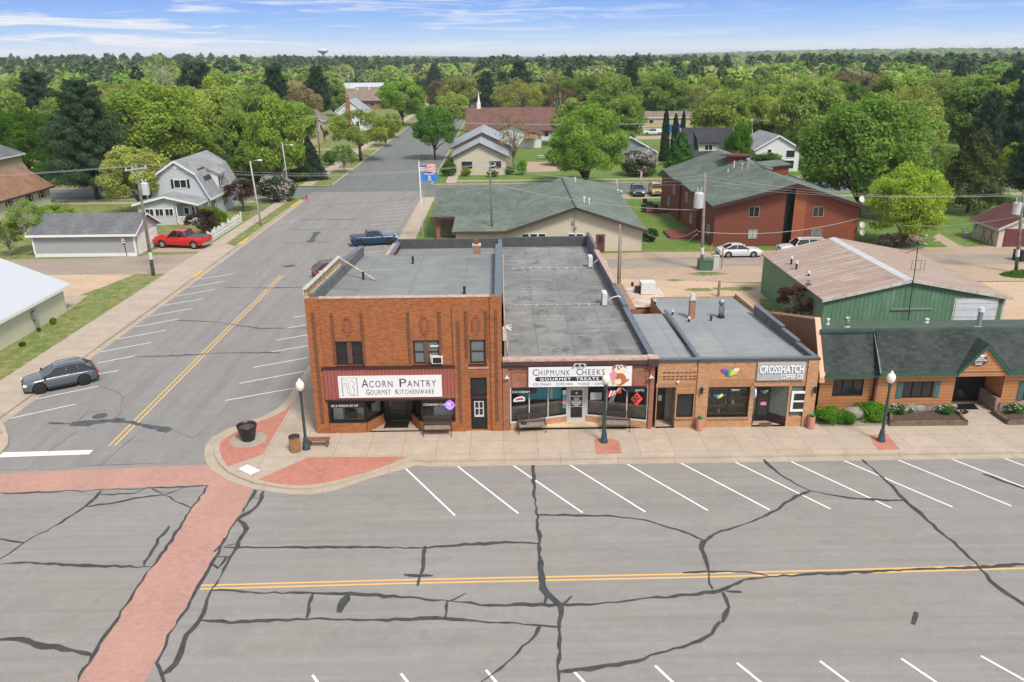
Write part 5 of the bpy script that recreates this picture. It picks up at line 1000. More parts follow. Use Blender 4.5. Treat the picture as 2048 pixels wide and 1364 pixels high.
for i,wd in enumerate((.4,.5,.25,.2)): mb.box(hd[0]+.6-wd/2,yd-.006,1.75-.2*i,hd[0]+.6+wd/2,yd-.002,1.8-.2*i)
mb.build('door_lettering','letter_white',dd)
a=fr(1640+1295/4.262,560+650/4.262,1640+1425/4.262,560+732/4.262,YG-.08); os_=thing('oval_sign','dark oval telephone company sign with a white bird, under the green gable','sign',((a[0]+a[1])/2,YG,(a[2]+a[3])/2)); cx,cz=(a[0]+a[1])/2,(a[2]+a[3])/2
mb=MB(); rx,rz=(a[1]-a[0])/2,(a[3]-a[2])/2; mb.ext([(cx+rx*math.cos(-2*math.pi*i/24),YG-.002,cz+rz*math.sin(-2*math.pi*i/24)) for i in range(24)],(0,-.05,0)); mb.build('board','cornice_brown',os_)
mb=MB(); y=YG-.06; mb.text('SIREN',(cx,y,cz+rz*.38),rz*.34,rx*1.05,align='C',bold=.02); mb.text('TELEPHONE',(cx,y,cz-rz*.05),rz*.36,rx*1.8,align='C',bold=.02); mb.text('Company',(cx,y,cz-rz*.42),rz*.25,rx*.95,align='C'); mb.box(cx-rx*.4,y-.004,cz-rz*.72,cx+rx*.4,y,cz-rz*.58)
mb.ext([(cx-.25,y,cz+rz*.95),(cx-.02,y,cz+rz*1.05),(cx+.1,y,cz+rz*1.35),(cx+.16,y,cz+rz*1.1),(cx+.38,y,cz+rz*1.35),(cx+.2,y,cz+rz*.8)],(0,.01,0)); mb.build('lettering','letter_white',os_)
for px,py,pt,r,lb in((1655,650,637,.09,'small white roof vent pipe left-most on the green office roof'),(1694,655,636,.12,'bent galvanised vent pipe on the green office roof'),(1853,646,637,.1,'stubby white twin vent on the green office roof'),(1956,655,615,.14,'tall silver flue pipe with cap on the green office roof')):
    p=None
    for Yq in np.linspace(2.4,10,40):
        a=AY(px,py,Yq)
        if a.z<=ZRi-(Yq-YR)*(ZRi-2.75)/(10.3-YR): p=a;break
    p=p or AY(px,py,4); tp=AY(px,pt,p.y); t=thing('roof_vent',lb,'roof vent',p); h=tp.z-p.z
    mb=MB()
    if 'bent' in lb: mb.tube([p-Vector((0,0,.1)),p+Vector((0,0,h*.8)),p+Vector((0,0,h)),p+Vector((-.12,-.1,h*1.05)),p+Vector((-.2,-.15,h*.9))],r)
    else: mb.cyl(p-Vector((0,0,.1)),p+Vector((0,0,h*.8)),r)
    mb.build('pipe','metal_galv' if 'silver' in lb or 'bent' in lb else 'metal_white',t); mb=MB(); mb.cyl(p-Vector((0,0,.1)),p+Vector((0,0,.1)),r*1.9,r*1.2); mb.build('flashing','metal_white',t)
    if 'bent' not in lb: mb=MB(); mb.cyl(p+Vector((0,0,h*.8)),p+Vector((0,0,h)),r*1.4,r*1.2); mb.build('cap','metal_white',t)
# timber planters, boulders in front of the office
def timber_planter(poly,label):
    t=thing('timber_planter',label,'planter',(sum(p[0] for p in poly)/len(poly),sum(p[1] for p in poly)/len(poly),0)); mb=MB(); n=len(poly)
    for i in range(n):
        a=Vector((*poly[i],0)); b=Vector((*poly[(i+1)%n],0)); d=b-a; c=(a+b)/2
        for z in(.0,.14): mb.obox((c.x,c.y,z+.072+.0),(d.length+.13,.14,.138),math.atan2(d.y,d.x))
    mb.build('timber','timber',t); mb=MB(); mb.prism(poly,.0,.2); mb.build('soil','mulch',t)
    mb=MB(); c=[(lerp2(p,(sum(q[0] for q in poly)/n,poly[2][1]),.12)) for p in poly]
    return t
f=lambda x,y:tuple(G(1640+x/4.262,560+y/4.262,0))[:2]
timber_planter([f(600,1242),f(1243,1236),f(1130,1120),f(600,1150)],'long weathered timber planter box left of the office doorway')
timber_planter([f(1600,1232),f(1900,1228),f(1900,1150),f(1470,1140)],'weathered timber planter box right of the office doorway')
mb=MB(); mb.prism([f(0,1250),f(575,1240),f(565,1130),f(0,1100)],0,.05); tag(mb.build('stone_chip_bed','stone_chips'),kind='structure')
mb=MB(); mb.prism([f(1250,1243),f(1595,1236),f(1400,1060),f(1140,1062)],0,.012); tag(mb.build('office_walk','concrete_plain'),kind='structure')
for i,(x,y,s,m,lb) in enumerate(((270,1185,.62,'stone','large pale grey boulder between the green bushes by the log wall'),(90,1215,.35,'stone','low grey boulder at the foot of the leftmost green bush'),(715,1140,.28,'stone','small grey boulder beside the left white-flowered bush'),(835,1135,.4,'stone','flat tan boulder at the middle of the stone base planter'),(975,1140,.22,'stone','small round grey boulder left of the second white-flowered bush'),(1525,1095,.36,'stone_red','reddish boulder at the corner right of the office doorway'),(1565,1125,.2,'sign_white','small white rock beside the reddish boulder'),(1130,1105,.25,'stone','dark boulder left of the black door mat'))):
    p=f(x,y); mb=MB(); mb.ball((0,0,s*.4),s,nu=10,nv=7,sq=(1,.7,.62),rough=.28,seed=i); o=mb.build('boulder',m); o.location=(p[0],p[1],.14); tag(o,lb,'boulder',group='boulders in front of the log office')
for x,y,lb in((1215,1180,'black wire basket lamp on the left timber planter corner'),(1620,1170,'black wire basket lamp on the right timber planter corner')):
    p=f(x,y); t=thing('landscape_light',lb,'garden light',(*p,.3)); mb=MB(); mb.lathe((*p,.28),[(.05,.0),(.2,.12),(.24,.2)],12,cap=False); mb.build('bowl','metal_dark',t)
def mat_(name,poly,label,m='frame_black'): mb=MB(); mb.prism(poly,.0,.018); return tag(mb.build(name,m),label,'door mat')
mat_('door_mat',[f(1148,1106),f(1355,1105),f(1310,1055),f(1150,1060)],'black door mat in front of the log office door')
z7=lambda x,y:tuple(G(640+x/5.535,640+y/5.535,0))[:2]
mat_('door_mat',[z7(705,1192),z7(975,1188),z7(990,1118),z7(735,1120)],'dark grey door mat at the corner shop doorway')
q=lambda x,y:tuple(G(1380+x/4.012,540+y/4.012,0))[:2]; mat_('door_mat',[q(552,1250),q(600,1262),q(655,1250),q(650,1225),q(555,1228)],'half-round brown door mat at the coffee shop doorway','wood_brown')
# ================================================================== street furniture
plain('lamp_green',(.045,.085,.095),.45,.2,var=.2,scale=6); plain('bench_wood',(.24,.11,.055),.6,var=.2,scale=6); plain('bench_metal',(.07,.05,.04),.55,.2,var=.2); plain('clay',(.48,.21,.14),.7,var=.12,scale=5); plain('pot_black',(.018,.018,.02),.35,var=.1); plain('can_wood',(.42,.22,.09),.7,var=.25,scale=6)
lp=thing('street_lamp','blue-green street lamp with white acorn globe on the corner beside the backless bench','street lamp',(0,0,0),'acorn globe street lamps along the pavement')
mb=MB(); mb.lathe((0,0,0),[(.22,0),(.22,.12),(.17,.2),(.16,.42),(.12,.55),(.13,.62),(.085,.72)],14); mb.build('base','lamp_green',lp)
mb=MB(); mb.lathe((0,0,.7),[(.085,0),(.075,1.2),(.06,2.45),(.1,2.5),(.07,2.58),(.13,2.72),(.1,2.76)],12); mb.build('post','lamp_green',lp)
mb=MB(); mb.lathe((0,0,3.46),[(.11,0),(.20,.12),(.23,.28),(.20,.44),(.12,.53),(.08,.55)],16); mb.build('globe','lamp_white',lp)
mb=MB(); mb.lathe((0,0,4.0),[(.09,0),(.1,.04),(.05,.08),(.03,.14),(.0,.17)],10); mb.build('finial','lamp_white',lp)
lp.location=(*G(613,898,0)[:2],0)
copy_tree(lp,(*G(1208,884,0)[:2],0),label='dark green street lamp with white acorn globe in front of the sweet shop')
copy_tree(lp,(*G(1762,882,0)[:2],0),label='blue-green street lamp with white acorn globe in front of the log office')
cf=thing('cafe_flag','small folded red and white striped flag on the lamp before the sweet shop','flag',G(1208,884,0)); b=AY(1211,800,cf.location.y)
mb=MB(); mb.cyl((b.x-.05,b.y,b.z),(b.x+.9,b.y-.1,b.z+.75),.012); mb.build('pole','metal_galv',cf); mb=MB()
c0=[(b.x-.02,b.y-.05,b.z-.1),(b.x+.35,b.y-.1,b.z+.35),(b.x+.75,b.y-.08,b.z+.3)]
pl=AY(1370/6.4+1000,700+600/6.4,b.y); 
q=lambda x,y:AY(1000+x/6.4,700+y/6.4,b.y-.05)
for i in range(6):
    t0,t1=i/6,(i+1)/6; A=q(1372,610);B=q(1395,520);C=q(1480,570);D=q(1545,475); mb.quad(A.lerp(C,t0),A.lerp(C,t1),B.lerp(D,t1),B.lerp(D,t0),m=i%2 if i<4 else i%2)
mb.quad(q(1545,475),q(1480,555),q(1640,550),m=0); mb.quad(q(1395,520),q(1400,515),q(1545,475),q(1470,520),m=2); mb.quad(q(1590,505),q(1545,475),q(1560,553),q(1640,550),m=1); mb.build('cloth',['red_c','sign_white','navy_c'],cf)
def park_bench():
    t=thing('park_bench','slatted bench at the right window of the corner shop','bench',(0,0,0),'slatted benches along the shop fronts')
    mb=MB(); [mb.box(-.75,-.42+i*.085,.43,.75,-.42+i*.085+.065,.46) for i in range(6)]; mb.build('seat','wood_weathered',t)
    mb=MB()
    for i in range(17): x=-.72+i*.09; mb.obox((x,.17,.72),(.04,.022,.44),0,rx=-.25)
    mb.box(-.75,.205,.93,.75,.25,.98); mb.box(-.75,.09,.48,.75,.13,.53); mb.build('backrest','bench_metal',t)
    for s in(-1,1):
        mb=MB(); x=s*.77; mb.tube([(x,-.45,0),(x,-.42,.42),(x,-.43,.64),(x,.08,.66),(x,.2,.95)],.022); mb.tube([(x,.2,0),(x,.06,.44),(x,-.42,.43)],.022); mb.tube([(x,.06,.44),(x,.12,.66)],.02); mb.build('side_frame','bench_metal',t)
    return t
bn=park_bench(); k=lambda x,y:G(x,y,0)
b0=k(876,868); bn.location=(b0.x,b0.y+.12,0)
b1=k(1063,862); c=copy_tree(bn,(b1.x,b1.y+.1,0),R_(7),'slatted bench with a small dark bag, at the left window of the sweet shop')
mb=MB(); mb.ball((0,0,.1),.15,sq=(1.1,.9,.75)); o=mb.build('small_bag','metal_dark'); o.location=(b1.x-.42,b1.y-.05,.45); tag(o,'small dark round bag lying on the left sweet shop bench','bag')
b2=k(1232,858); c=copy_tree(bn,(b2.x,b2.y+.1,0),R_(-6),'slatted bench behind the middle street lamp at the sweet shop')
t=thing('backless_bench','low backless wooden bench beside the corner street lamp','bench',k(638,892)); x,y,z=t.location; mb=MB(); [mb.box(x-.62,y-.22+i*.15,.4,x+.62,y-.22+i*.15+.14,.45) for i in range(3)]; mb.build('seat','bench_wood',t)
for s in(-1,1): mb=MB(); mb.box(x+s*.48-.04,y-.18,0,x+s*.48+.04,y-.1,.4); mb.box(x+s*.48-.04,y+.1,0,x+s*.48+.04,y+.18,.4); mb.box(x+s*.48-.04,y-.1,.3,x+s*.48+.04,y+.1,.398); mb.build('leg','bench_wood',t)
p=k(591,902); t=thing('litter_bin','round wooden slatted litter bin with black lid near the corner lamp','litter bin',p); x,y,z=p; mb=MB(); mb.cyl((x,y,.03),(x,y,.84),.25,n=20); mb.build('liner','metal_dark',t); mb=MB()
for i in range(20): a=2*math.pi*i/20; mb.obox((x+.275*math.cos(a),y+.275*math.sin(a),.46),(.03,.07,.88),a)
mb.build('slat_ring','can_wood',t); mb=MB(); mb.lathe((x,y,.86),[(.3,0),(.3,.04),(.14,.1),(.12,.06)],20); mb.build('lid','metal_dark',t)
p=k(495,884); t=thing('planter_pot','large black round planter pot on a pale pad at the red paved corner','planter',p); x,y=-14.28,-1.0; t.location=(x,y,0); OFF[t.name]=Vector(t.location); mb=MB(); mb.lathe((x,y,.02),[(.36,0),(.44,.35),(.52,.75),(.545,.80),(.56,.9),(.50,.9),(.48,.78)],28,cap=False); mb.build('pot','pot_black',t); mb=MB(); mb.lathe((x,y,.76),[(.49,0),(.3,.05),(.01,.08)],16); mb.build('soil','mulch',t)
for (px,py,lb) in((1399,862,'terracotta tube planter on the pavement left of the display window'),(1622,858,'terracotta tube planter at the right corner of the coffee shop')):
    p=k(px,py); t=thing('tube_planter',lb,'planter',p,'terracotta planters at the coffee shop'); x,y=p.x,p.y+.1; mb=MB(); mb.lathe((x,y,0),[(.2,0),(.2,.72),(.18,.75),(.17,.7)],18,cap=False); mb.build('tube','clay',t); mb=MB(); mb.lathe((x,y,.66),[(.18,0),(.01,.02)],12); rs=random.Random(px)
    for i in range(60):
        a=rs.random()*6.28; r=rs.random()*.17; h=.7+rs.random()*.2; d=Vector((math.cos(a),math.sin(a),.4))*.07; s=Vector((-math.sin(a),math.cos(a),0))*.03; c=Vector((x+r*math.cos(a),y+r*math.sin(a),h)); mb.quad(c-s,c+d,c+s,c-d*.4,m=1)
    mb.build('plants',['mulch','green_c'],t)
# ================================================================== houses and buildings further back
rows('vinyl_cream',(.62,.62,.47),(.56,.56,.42),.13,'z',.6,.02,.16,line=(.36,.36,.26)); rows('vinyl_grey',(.36,.37,.37),(.32,.33,.33),.12,'z',.6,.02,.16,line=(.19,.19,.19)); rows('vinyl_grey_lit',(.55,.54,.50),(.51,.50,.46),.14,'z',.6,.02,.14,line=(.34,.33,.30))
rows('vinyl_bluegrey',(.50,.53,.54),(.45,.475,.485),.13,'z',.6,.02,.16,line=(.21,.24,.26)); rows('vinyl_white',(.66,.67,.67),(.60,.61,.61),.14,'z',.6,.02,.12,line=(.42,.42,.42)); rows('vinyl_tan',(.52,.42,.28),(.46,.37,.25),.14,'z',.6,.02,.14,line=(.30,.24,.16)); rows('vinyl_teal',(.22,.32,.33),(.19,.28,.29),.14,'z',.6,.02,.14,line=(.11,.17,.18)); rows('vinyl_beige',(.55,.49,.40),(.50,.44,.36),.15,'z',.65,.02,.12,line=(.36,.32,.26))
rows('roof_white_metal',(.50,.53,.56),(.45,.48,.51),.23,'y',.35,.03,.2,line=(.36,.39,.42)); rows('roof_grey_metal',(.26,.29,.31),(.30,.33,.35),.3,'y',.4,.03,.15,line=(.15,.17,.18))
shingle('shingle_grey',(.165,.172,.178),(.10,.105,.11),.3,.16); shingle('shingle_light',(.30,.31,.315),(.21,.22,.225),.3,.16); shingle('shingle_brown',(.30,.18,.12),(.19,.105,.065),.3,.16); shingle('shingle_redbrown',(.165,.092,.078),(.12,.065,.055),.4,.2); shingle('shingle_black',(.055,.058,.065),(.035,.037,.042),.3,.16); shingle('shingle_taupe',(.24,.19,.16),(.19,.15,.125),.3,.16); shingle('shingle_maroon',(.13,.055,.05),(.09,.04,.035),.3,.16)
shingle('shingle_sage',(.175,.21,.175),(.09,.12,.10),.3,.16); shingle('shingle_sage_dark',(.145,.175,.145),(.07,.092,.078),.3,.16)
rows('diagonal_red',(.25,.066,.030),(.19,.047,.022),.30,'g',.7,.03,.34,line=(.10,.025,.011),wearc=(.44,.18,.10),wears=(.66,.74),wearst=(1,1,1),wearsc=.8); rows('diagonal_red_shaded',(.19,.050,.025),(.145,.038,.018),.30,'h',.7,.03,.34,line=(.09,.022,.01)); rows('diagonal_red_lit',(.32,.092,.036),(.26,.07,.027),.30,'h',.7,.03,.32,line=(.14,.035,.015)); plain('red_wall',(.20,.05,.025),.75,var=.2)  # same red boards, with lit and shaded tones painted in per front
rows('shed_green',(.105,.215,.13),(.08,.175,.10),.32,'d',.6,.04,.12,line=(.03,.065,.036),wearc=(.15,.26,.17),wears=(.5,.72),wearst=(1,1,.25),wearsc=1.4)
rows('shed_roof',(.30,.195,.14),(.39,.295,.23),.34,'y',.6,.03,.4,line=(.25,.16,.12),wearc=(.43,.41,.38),wears=(.49,.64),wearst=(.25,2.6,1),wearsc=.9); rows('shed_ridge',(.55,.58,.60),(.45,.47,.49),.22,'y',.5,.02,.2)
plain('brown_fascia',(.075,.04,.032),.6,var=.15); plain('garage_door',(.74,.73,.70),.5,var=.05); plain('door_maroon',(.14,.035,.04),.5,var=.1); plain('stone_wall',(.40,.36,.31),.9,var=.25,scale=2)
def gable(t,x0,y0,x1,y1,hw,zr,axis,wallm,roofm,trim='frame_white',oh=.35,wins=(),zb=-.1,roofname='roof',wallname='wall'):
    mb=MB(); c=[(x0,y0),(x1,y0),(x1,y1),(x0,y1)]
    for a,b in zip(c,c[1:]+c[:1]): mb.quad((*a,zb),(*b,zb),(*b,hw),(*a,hw))
    xm,ym=(x0+x1)/2,(y0+y1)/2
    if axis=='x':
        for x in(x0,x1): mb.quad((x,y0,hw),(x,y1,hw),(x,ym,zr))
    else:
        for y in(y0,y1): mb.quad((x0,y,hw),(x1,y,hw),(xm,y,zr))
    mb.build(wallname,wallm,t); th=.14; rf=MB(); tr=MB()
    if axis=='x':
        sl=(zr-hw)/(ym-y0); ze=hw-sl*oh
        for s,ye in((1,y0-oh),(-1,y1+oh)):
            rf.ext([(x0-oh,ye,ze+.02),(x1+oh,ye,ze+.02),(x1+oh,ym,zr+.02),(x0-oh,ym,zr+.02)],(0,0,th)); tr.box(x0-oh-.01,ye-.03 if s>0 else ye+.0,ze-.1,x1+oh+.01,ye if s>0 else ye+.03,ze+.14)
        for x in(x0-oh-.03,x1+oh+.001): 
            for ye in(y0-oh,y1+oh): tr.ext([(x,ye,ze-.08),(x,ye,ze+.155),(x,ym,zr+.155),(x,ym,zr-.08)],(.03,0,0))
    else:
        sl=(zr-hw)/(xm-x0); ze=hw-sl*oh
        for s,xe in((1,x0-oh),(-1,x1+oh)):
            rf.ext([(xe,y0-oh,ze+.02),(xe,y1+oh,ze+.02),(xm,y1+oh,zr+.02),(xm,y0-oh,zr+.02)],(0,0,th)); tr.box(xe-.03 if s>0 else xe,y0-oh-.01,ze-.1,xe if s>0 else xe+.03,y1+oh+.01,ze+.14)
        for y in(y0-oh-.03,y1+oh+.001):
            for xe in(x0-oh,x1+oh): tr.ext([(xe,y,ze-.08),(xe,y,ze+.155),(xm,y,zr+.155),(xm,y,zr-.08)],(0,.03,0))
    r=rf.build(roofname,roofm,t); tr.build('trim',trim,t); addwins(t,x0,y0,x1,y1,wins); return r
def addwins(t,x0,y0,x1,y1,wins):
    for q in wins:
        f,u,z,w_,h=q[:5]; nx=q[5] if len(q)>5 else 1; nz=q[6] if len(q)>6 else 2; gl=q[7] if len(q)>7 else 'window_dark'; fm=q[8] if len(q)>8 else 'frame_white'; shu=q[9] if len(q)>9 else None
        P,U,Nn={'s':((x0,y0,0),(1,0,0),(0,1,0)),'e':((x1,y0,0),(0,1,0),(-1,0,0)),'w':((x0,y1,0),(0,-1,0),(1,0,0)),'n':((x1,y1,0),(-1,0,0),(0,-1,0))}[f]
        window(t,P,U,Nn,u,u+w_,z,z+h,dep=-.02,frame=fm,glass=gl,nx=nx,nz=nz,fw=.08,shutters=shu)
def door(t,face,x0,y0,x1,y1,u,w_,h,mat='frame_white',name='door',pane=True,z=0):
    P,U,Nn={'s':((x0,y0,0),(1,0,0),(0,1,0)),'e':((x1,y0,0),(0,1,0),(-1,0,0)),'w':((x0,y1,0),(0,-1,0),(1,0,0))}[face]
    mb=MB(); bar(mb,P,U,Nn,u,u+w_,z,z+h,-.06,-.003); o=mb.build(name,mat,t)
    if pane: mb=MB(); bar(mb,P,U,Nn,u+w_*.22,u+w_*.78,z+h*.5,z+h*.9,-.075,-.061); mb.build('pane','window_dark',o)
    return o
def gdoor(t,face,x0,y0,x1,y1,u,w_,h,mat='garage_door'):
    P,U,Nn={'s':((x0,y0,0),(1,0,0),(0,1,0)),'e':((x1,y0,0),(0,1,0),(-1,0,0))}[face]; mb=MB(); bar(mb,P,U,Nn,u-.1,u+w_+.1,0,h+.1,-.03,-.003)
    for i in range(4): bar(mb,P,U,Nn,u,u+w_,.02+h*i/4,h*(i+1)/4-.015,-.06,-.031)
    return mb.build('garage_door',mat,t)
def H(name,label,x,y,cat='house'): return thing(name,label,cat,(x,y,0))
# cream vinyl building, far left
t=H('vinyl_house','cream vinyl-sided building with white ribbed metal roof on the left grass strip',-43,14,'building')
gable(t,-48.5,1,-37.0,24,2.3,4.75,'y','vinyl_cream','roof_white_metal',oh=.45,wins=(('e',10.4,.9,1.3,1.1,2,1),)); P=(-37.0,1,0)
mb=MB(); bar(mb,(-37,1,0),(0,1,0),(-1,0,0),11.8,12.1,1.0,1.9,-.06,-.003,0); mb.build('shutter','door_maroon',t)
mb=MB(); mb.cyl((-36.8,19.2,0),(-36.8,19.2,1.6),.13); mb.box(-36.98,18.9,.9,-36.75,19.4,1.5); tag(mb.build('gas_meter','metal_galv'),'grey meter and pipes against the cream vinyl wall','meter')
# grey garage
t=H('garage','long grey vinyl garage with grey shingle roof and two white garage doors',-45,47,'garage'); gable(t,-50.6,44.3,-39.7,50.3,2.55,4.05,'x','vinyl_grey','shingle_grey',oh=.45)
mb=MB(); mb.box(-50.65,44.24,-.1,-39.65,44.298,.32); mb.build('foundation','white_paint',t); mb=MB(); mb.quad((-39.66,44.3,0),(-39.66,50.3,0),(-39.66,50.3,2.55),(-39.66,47.3,4.0),(-39.66,44.3,2.55)); mb.build('end_siding','vinyl_grey_lit',t)  # end siding coloured paler to stand for the light on that face
mb=MB(); mb.box(-50.68,44.22,.3,-50.5,44.28,2.5); mb.box(-39.8,44.22,.3,-39.62,44.28,2.5); mb.build('corner_board','frame_white',t)
for u in(.5,3.3): gdoor(t,'e',-50.6,44.3,-39.62,50.3,u,2.3,2.05)
# gambrel house
t=H('gambrel_house','pale blue-grey gambrel house with shed dormer and glazed front porch',-43.5,70)
xl,xr=-46.2,-38.6; xm=(xl+xr)/2-.0; y0,y1=65,77; ze,zk,zp=2.95,5.95,7.6; xkl,xkr=xm-2.55,xm+2.55
mb=MB()
for y in(y0,y1): mb.quad((xl,y,0),(xr,y,0),(xr,y,ze),(xkr,y,zk),(xm,y,zp),(xkl,y,zk),(xl,y,ze))
for x in(xl,xr): mb.quad((x,y0,0),(x,y1,0),(x,y1,ze),(x,y0,ze))
mb.build('wall','vinyl_bluegrey',t)
mb=MB(); oh=.4
for s,a,b in((-1,xl-.35,xkl),(1,xr+.35,xkr)):
    mb.ext([(a,y0-oh,ze-.25),(a,y1+oh,ze-.25),(b,y1+oh,zk),(b,y0-oh,zk)],(0,0,.16)); mb.ext([(b,y0-oh,zk+.0),(b,y1+oh,zk),(xm,y1+oh,zp),(xm,y0-oh,zp)],(0,0,.16))
mb.build('roof','shingle_light',t); mb=MB()
for y in(y0-oh-.04,):
    for s,a,b in((-1,xl-.35,xkl),(1,xr+.35,xkr)): mb.ext([(a,y,ze-.35),(a,y,ze-.08),(b,y,zk+.17),(b,y,zk-.1)],(0,.04,0)); mb.ext([(b,y,zk-.1),(b,y,zk+.17),(xm,y,zp+.17),(xm,y,zp-.1)],(0,.04,0))
mb.box(xr+.32,y0-oh,ze-.42,xr+.38,y1+oh,ze-.1); mb.build('trim','frame_white',t)
dy0,dy1=69.2,72.2; mb=MB(); xd=xr+.05
mb.quad((xd,dy0,2.9),(xd,dy1,2.9),(xd,dy1,5.5),(xd,dy0,5.5))
for y in(dy0,dy1): mb.quad((xd,y,2.8),(xkr-.4,y,5.9),(xkr-.9,y,6.6),(xd,y,5.5))
mb.build('dormer','vinyl_white',t); mb=MB(); mb.ext([(xd+.4,dy0-.3,5.36),(xd+.4,dy1+.3,5.36),(xkr-1.2,dy1+.3,6.75),(xkr-1.2,dy0-.3,6.75)],(0,0,.13)); mb.build('dormer_roof','shingle_light',t)
mb=MB(); mb.ext([(xr-.6,66.4,4.9),(xr-.6,68.9,4.9),(xkr-.3,68.9,6.42),(xkr-.3,66.4,6.42)],(0,0,.03)); mb.build('roof_patch','shingle_black',t)
window(t,(xd,dy0,0),(0,1,0),(-1,0,0),.75,2.25,3.5,5.0,dep=-.02,nx=2,nz=1,shutters='frame_black',fw=.09)
addwins(t,xl,y0,xr,y1,[('s',3.3,4.15,1.7,1.15,2,1,'window_dark','frame_white','frame_black'),('e',1.2,.9,.9,1.5,1,2,'window_dark','frame_white','frame_black'),('e',6,.9,.9,1.5,1,2,'window_dark','frame_white','frame_black')])
mb=MB(); mb.cyl((xm,y0-.002,6.9),(xm,y0-.06,6.9),.28,n=16); mb.build('round_vent','frame_white',t)
mb=MB(); mb.box(-46.6,61.6,-.1,-41.9,65,2.7); mb.quad((-46.6,61.59,2.7),(-39.2,61.59,2.7),(-42.9,61.59,3.5)); mb.box(-41.9,63.6,-.1,-39.3,65,2.7); mb.build('porch_wall','vinyl_bluegrey',t)
mb=MB(); 
for s,a in((-1,-47.1),(1,-38.7)): mb.ext([(a,61.1,2.62),(a,65.5,2.62),(-42.9,65.5,3.62),(-42.9,61.1,3.62)],(0,0,.13))
mb.build('porch_roof','shingle_light',t); mb=MB()
for a in(-47.1,-38.7): mb.ext([(a,61.05,2.5),(a,61.05,2.75),(-42.9,61.05,3.76),(-42.9,61.05,3.5)],(0,.05,0))
mb.box(-38.72,61.1,2.45,-38.66,65.5,2.72); mb.build('porch_trim','frame_white',t)
for i in range(3): window(t,(-46.6,61.6,0),(1,0,0),(0,1,0),.9+i*1.25,2.0+i*1.25,1.1,2.1,dep=-.02,nx=2,fw=.07)
mb=MB()
for x in(-41.7,-39.3): mb.box(x-.06,61.6,0,x+.06,61.72,2.65)
mb.build('porch_post','frame_white',t); mb=MB()
for i in range(14): mb.box(-41.7+i*.17,61.62,.1,-41.62+i*.17,61.67,1.0)
mb.box(-41.8,61.6,.95,-39.2,61.7,1.05); mb.box(-41.8,61.6,.1,-39.2,61.7,.18); mb.build('porch_railing','frame_white',t)
mb=MB(); mb.box(-41.9,61.6,-.1,-39.2,65,.12); mb.build('porch_floor','concrete_plain',t); door(t,'s',-41.9,63.6,-39.3,65,.3,.9,2.0,'frame_white'); window(t,(-41.9,63.6,0),(1,0,0),(0,1,0),1.4,2.3,.9,2.0,dep=-.02)
# picket fence (scalloped)
def fence_run(t,a,b,z0,scal,nm='pickets'):
    a=Vector(a);b=Vector(b);n_=int((b-a).length/.15); mb=MB(); d=(b-a); an=math.atan2(d.y,d.x)
    for i in range(n_):
        p=a+d*(i+.5)/n_; h=z0+scal*abs(math.cos(i*math.pi/12)); mb.obox((p.x,p.y,h/2),(.10,.03,h),an)
    for z in(.25,.7): p=a+d/2; mb.obox((p.x,p.y+.03,z),(d.length,.03,.08),an)
    mb.build(nm,'white_paint',t)
t=thing('picket_fence','white scalloped picket fence along the pavement in front of the gambrel house','fence',(-33.8,54,0)); fence_run(t,(-33.9,50.2),(-33.9,62.8),.95,.35); fence_run(t,(-36.8,50.3),(-33.9,50.2),.75,.2,'end_pickets')
for i in range(6): mb=MB(); y=50.2+i*2.5; mb.box(-33.99,y-.06,0,-33.85,y+.06,1.4); mb.build('post','white_paint',t)
t=thing('picket_fence','short white picket fence between the grey garage and the red pickup','fence',(-37.5,50.9,0)); fence_run(t,(-39.4,51.2),(-36.9,51.0),.8,.15)
# brown-roofed house + tan house at the left edge
t=H('brown_roof_house','cream house with brown shingle roof behind the grey garage',-71,69); gable(t,-74.8,56,-67.6,80,2.7,5.2,'y','vinyl_cream','shingle_brown',oh=.6,trim='brown_fascia',wins=[('e',q,1.0,1.0,1.2,1,2,'window_dark','frame_white','door_maroon') for q in(8,13,18,21.3)])
t=H('tan_house','tan two-storey gable house at the far left edge behind the brown roof',-86,96); gable(t,-98,90.5,-83.5,102,5.0,7.6,'y','vinyl_tan','shingle_grey',oh=.5,wins=(('s',9.5,3.2,1,1.4),('e',3,3.2,1,1.4)))
t=H('long_shed','long white roofed shed at the far left edge behind the broadleaf tree',-100,150,'shed'); gable(t,-125,165,-98,178,4.0,6.2,'x','vinyl_white','roof_white_metal',oh=.5)
# tan clinic with sage roof in front of centre
t=H('sage_roof_clinic','low beige building with broad sage green roof and brown fascia behind the shops',3,55,'building')
ox,oy=15.25,43.76; P=[(-4.9,43.76,2.35),(.4,43.76,2.3)]
mb=MB(); mb.quad((-4.9,oy,0),(15.25,oy,0),(15.25,oy,2.45),(7.7,oy,4.75),(.6,oy,2.3),(-4.9,oy,2.3)); mb.quad((15.25,oy,0),(15.25,75,0),(15.25,75,2.45),(15.25,oy,2.45)); mb.quad((-4.9,oy,0),(-4.9,oy,2.3),(-4.9,52.5,2.3),(-4.9,52.5,0)); mb.quad((-7.3,52.6,0),(-4.9,52.6,0),(-4.9,52.6,2.5),(-7.3,52.6,2.5)); mb.quad((-7.3,52.6,0),(-7.3,52.6,2.5),(-7.3,66,2.5),(-7.3,66,0)); mb.quad((-7.3,67.5,0),(15,75,0),(15,75,2.4),(-7.3,67.5,2.5)); mb.build('wall','vinyl_beige',t)
rg=(7.9,42.9,5.0); rb=(8.0,65.5,5.15)
mb=MB(); mb.quad((15.75,43.1,2.42),(16.3,76,2.42),rb,rg); mb.build('east_roof','shingle_sage',t)
mb=MB(); mb.quad((.55,43.1,2.55),rg,rb,(2.4,52.8,3.85),(.55,49.5,2.62)); mb.build('west_roof','shingle_sage',t)
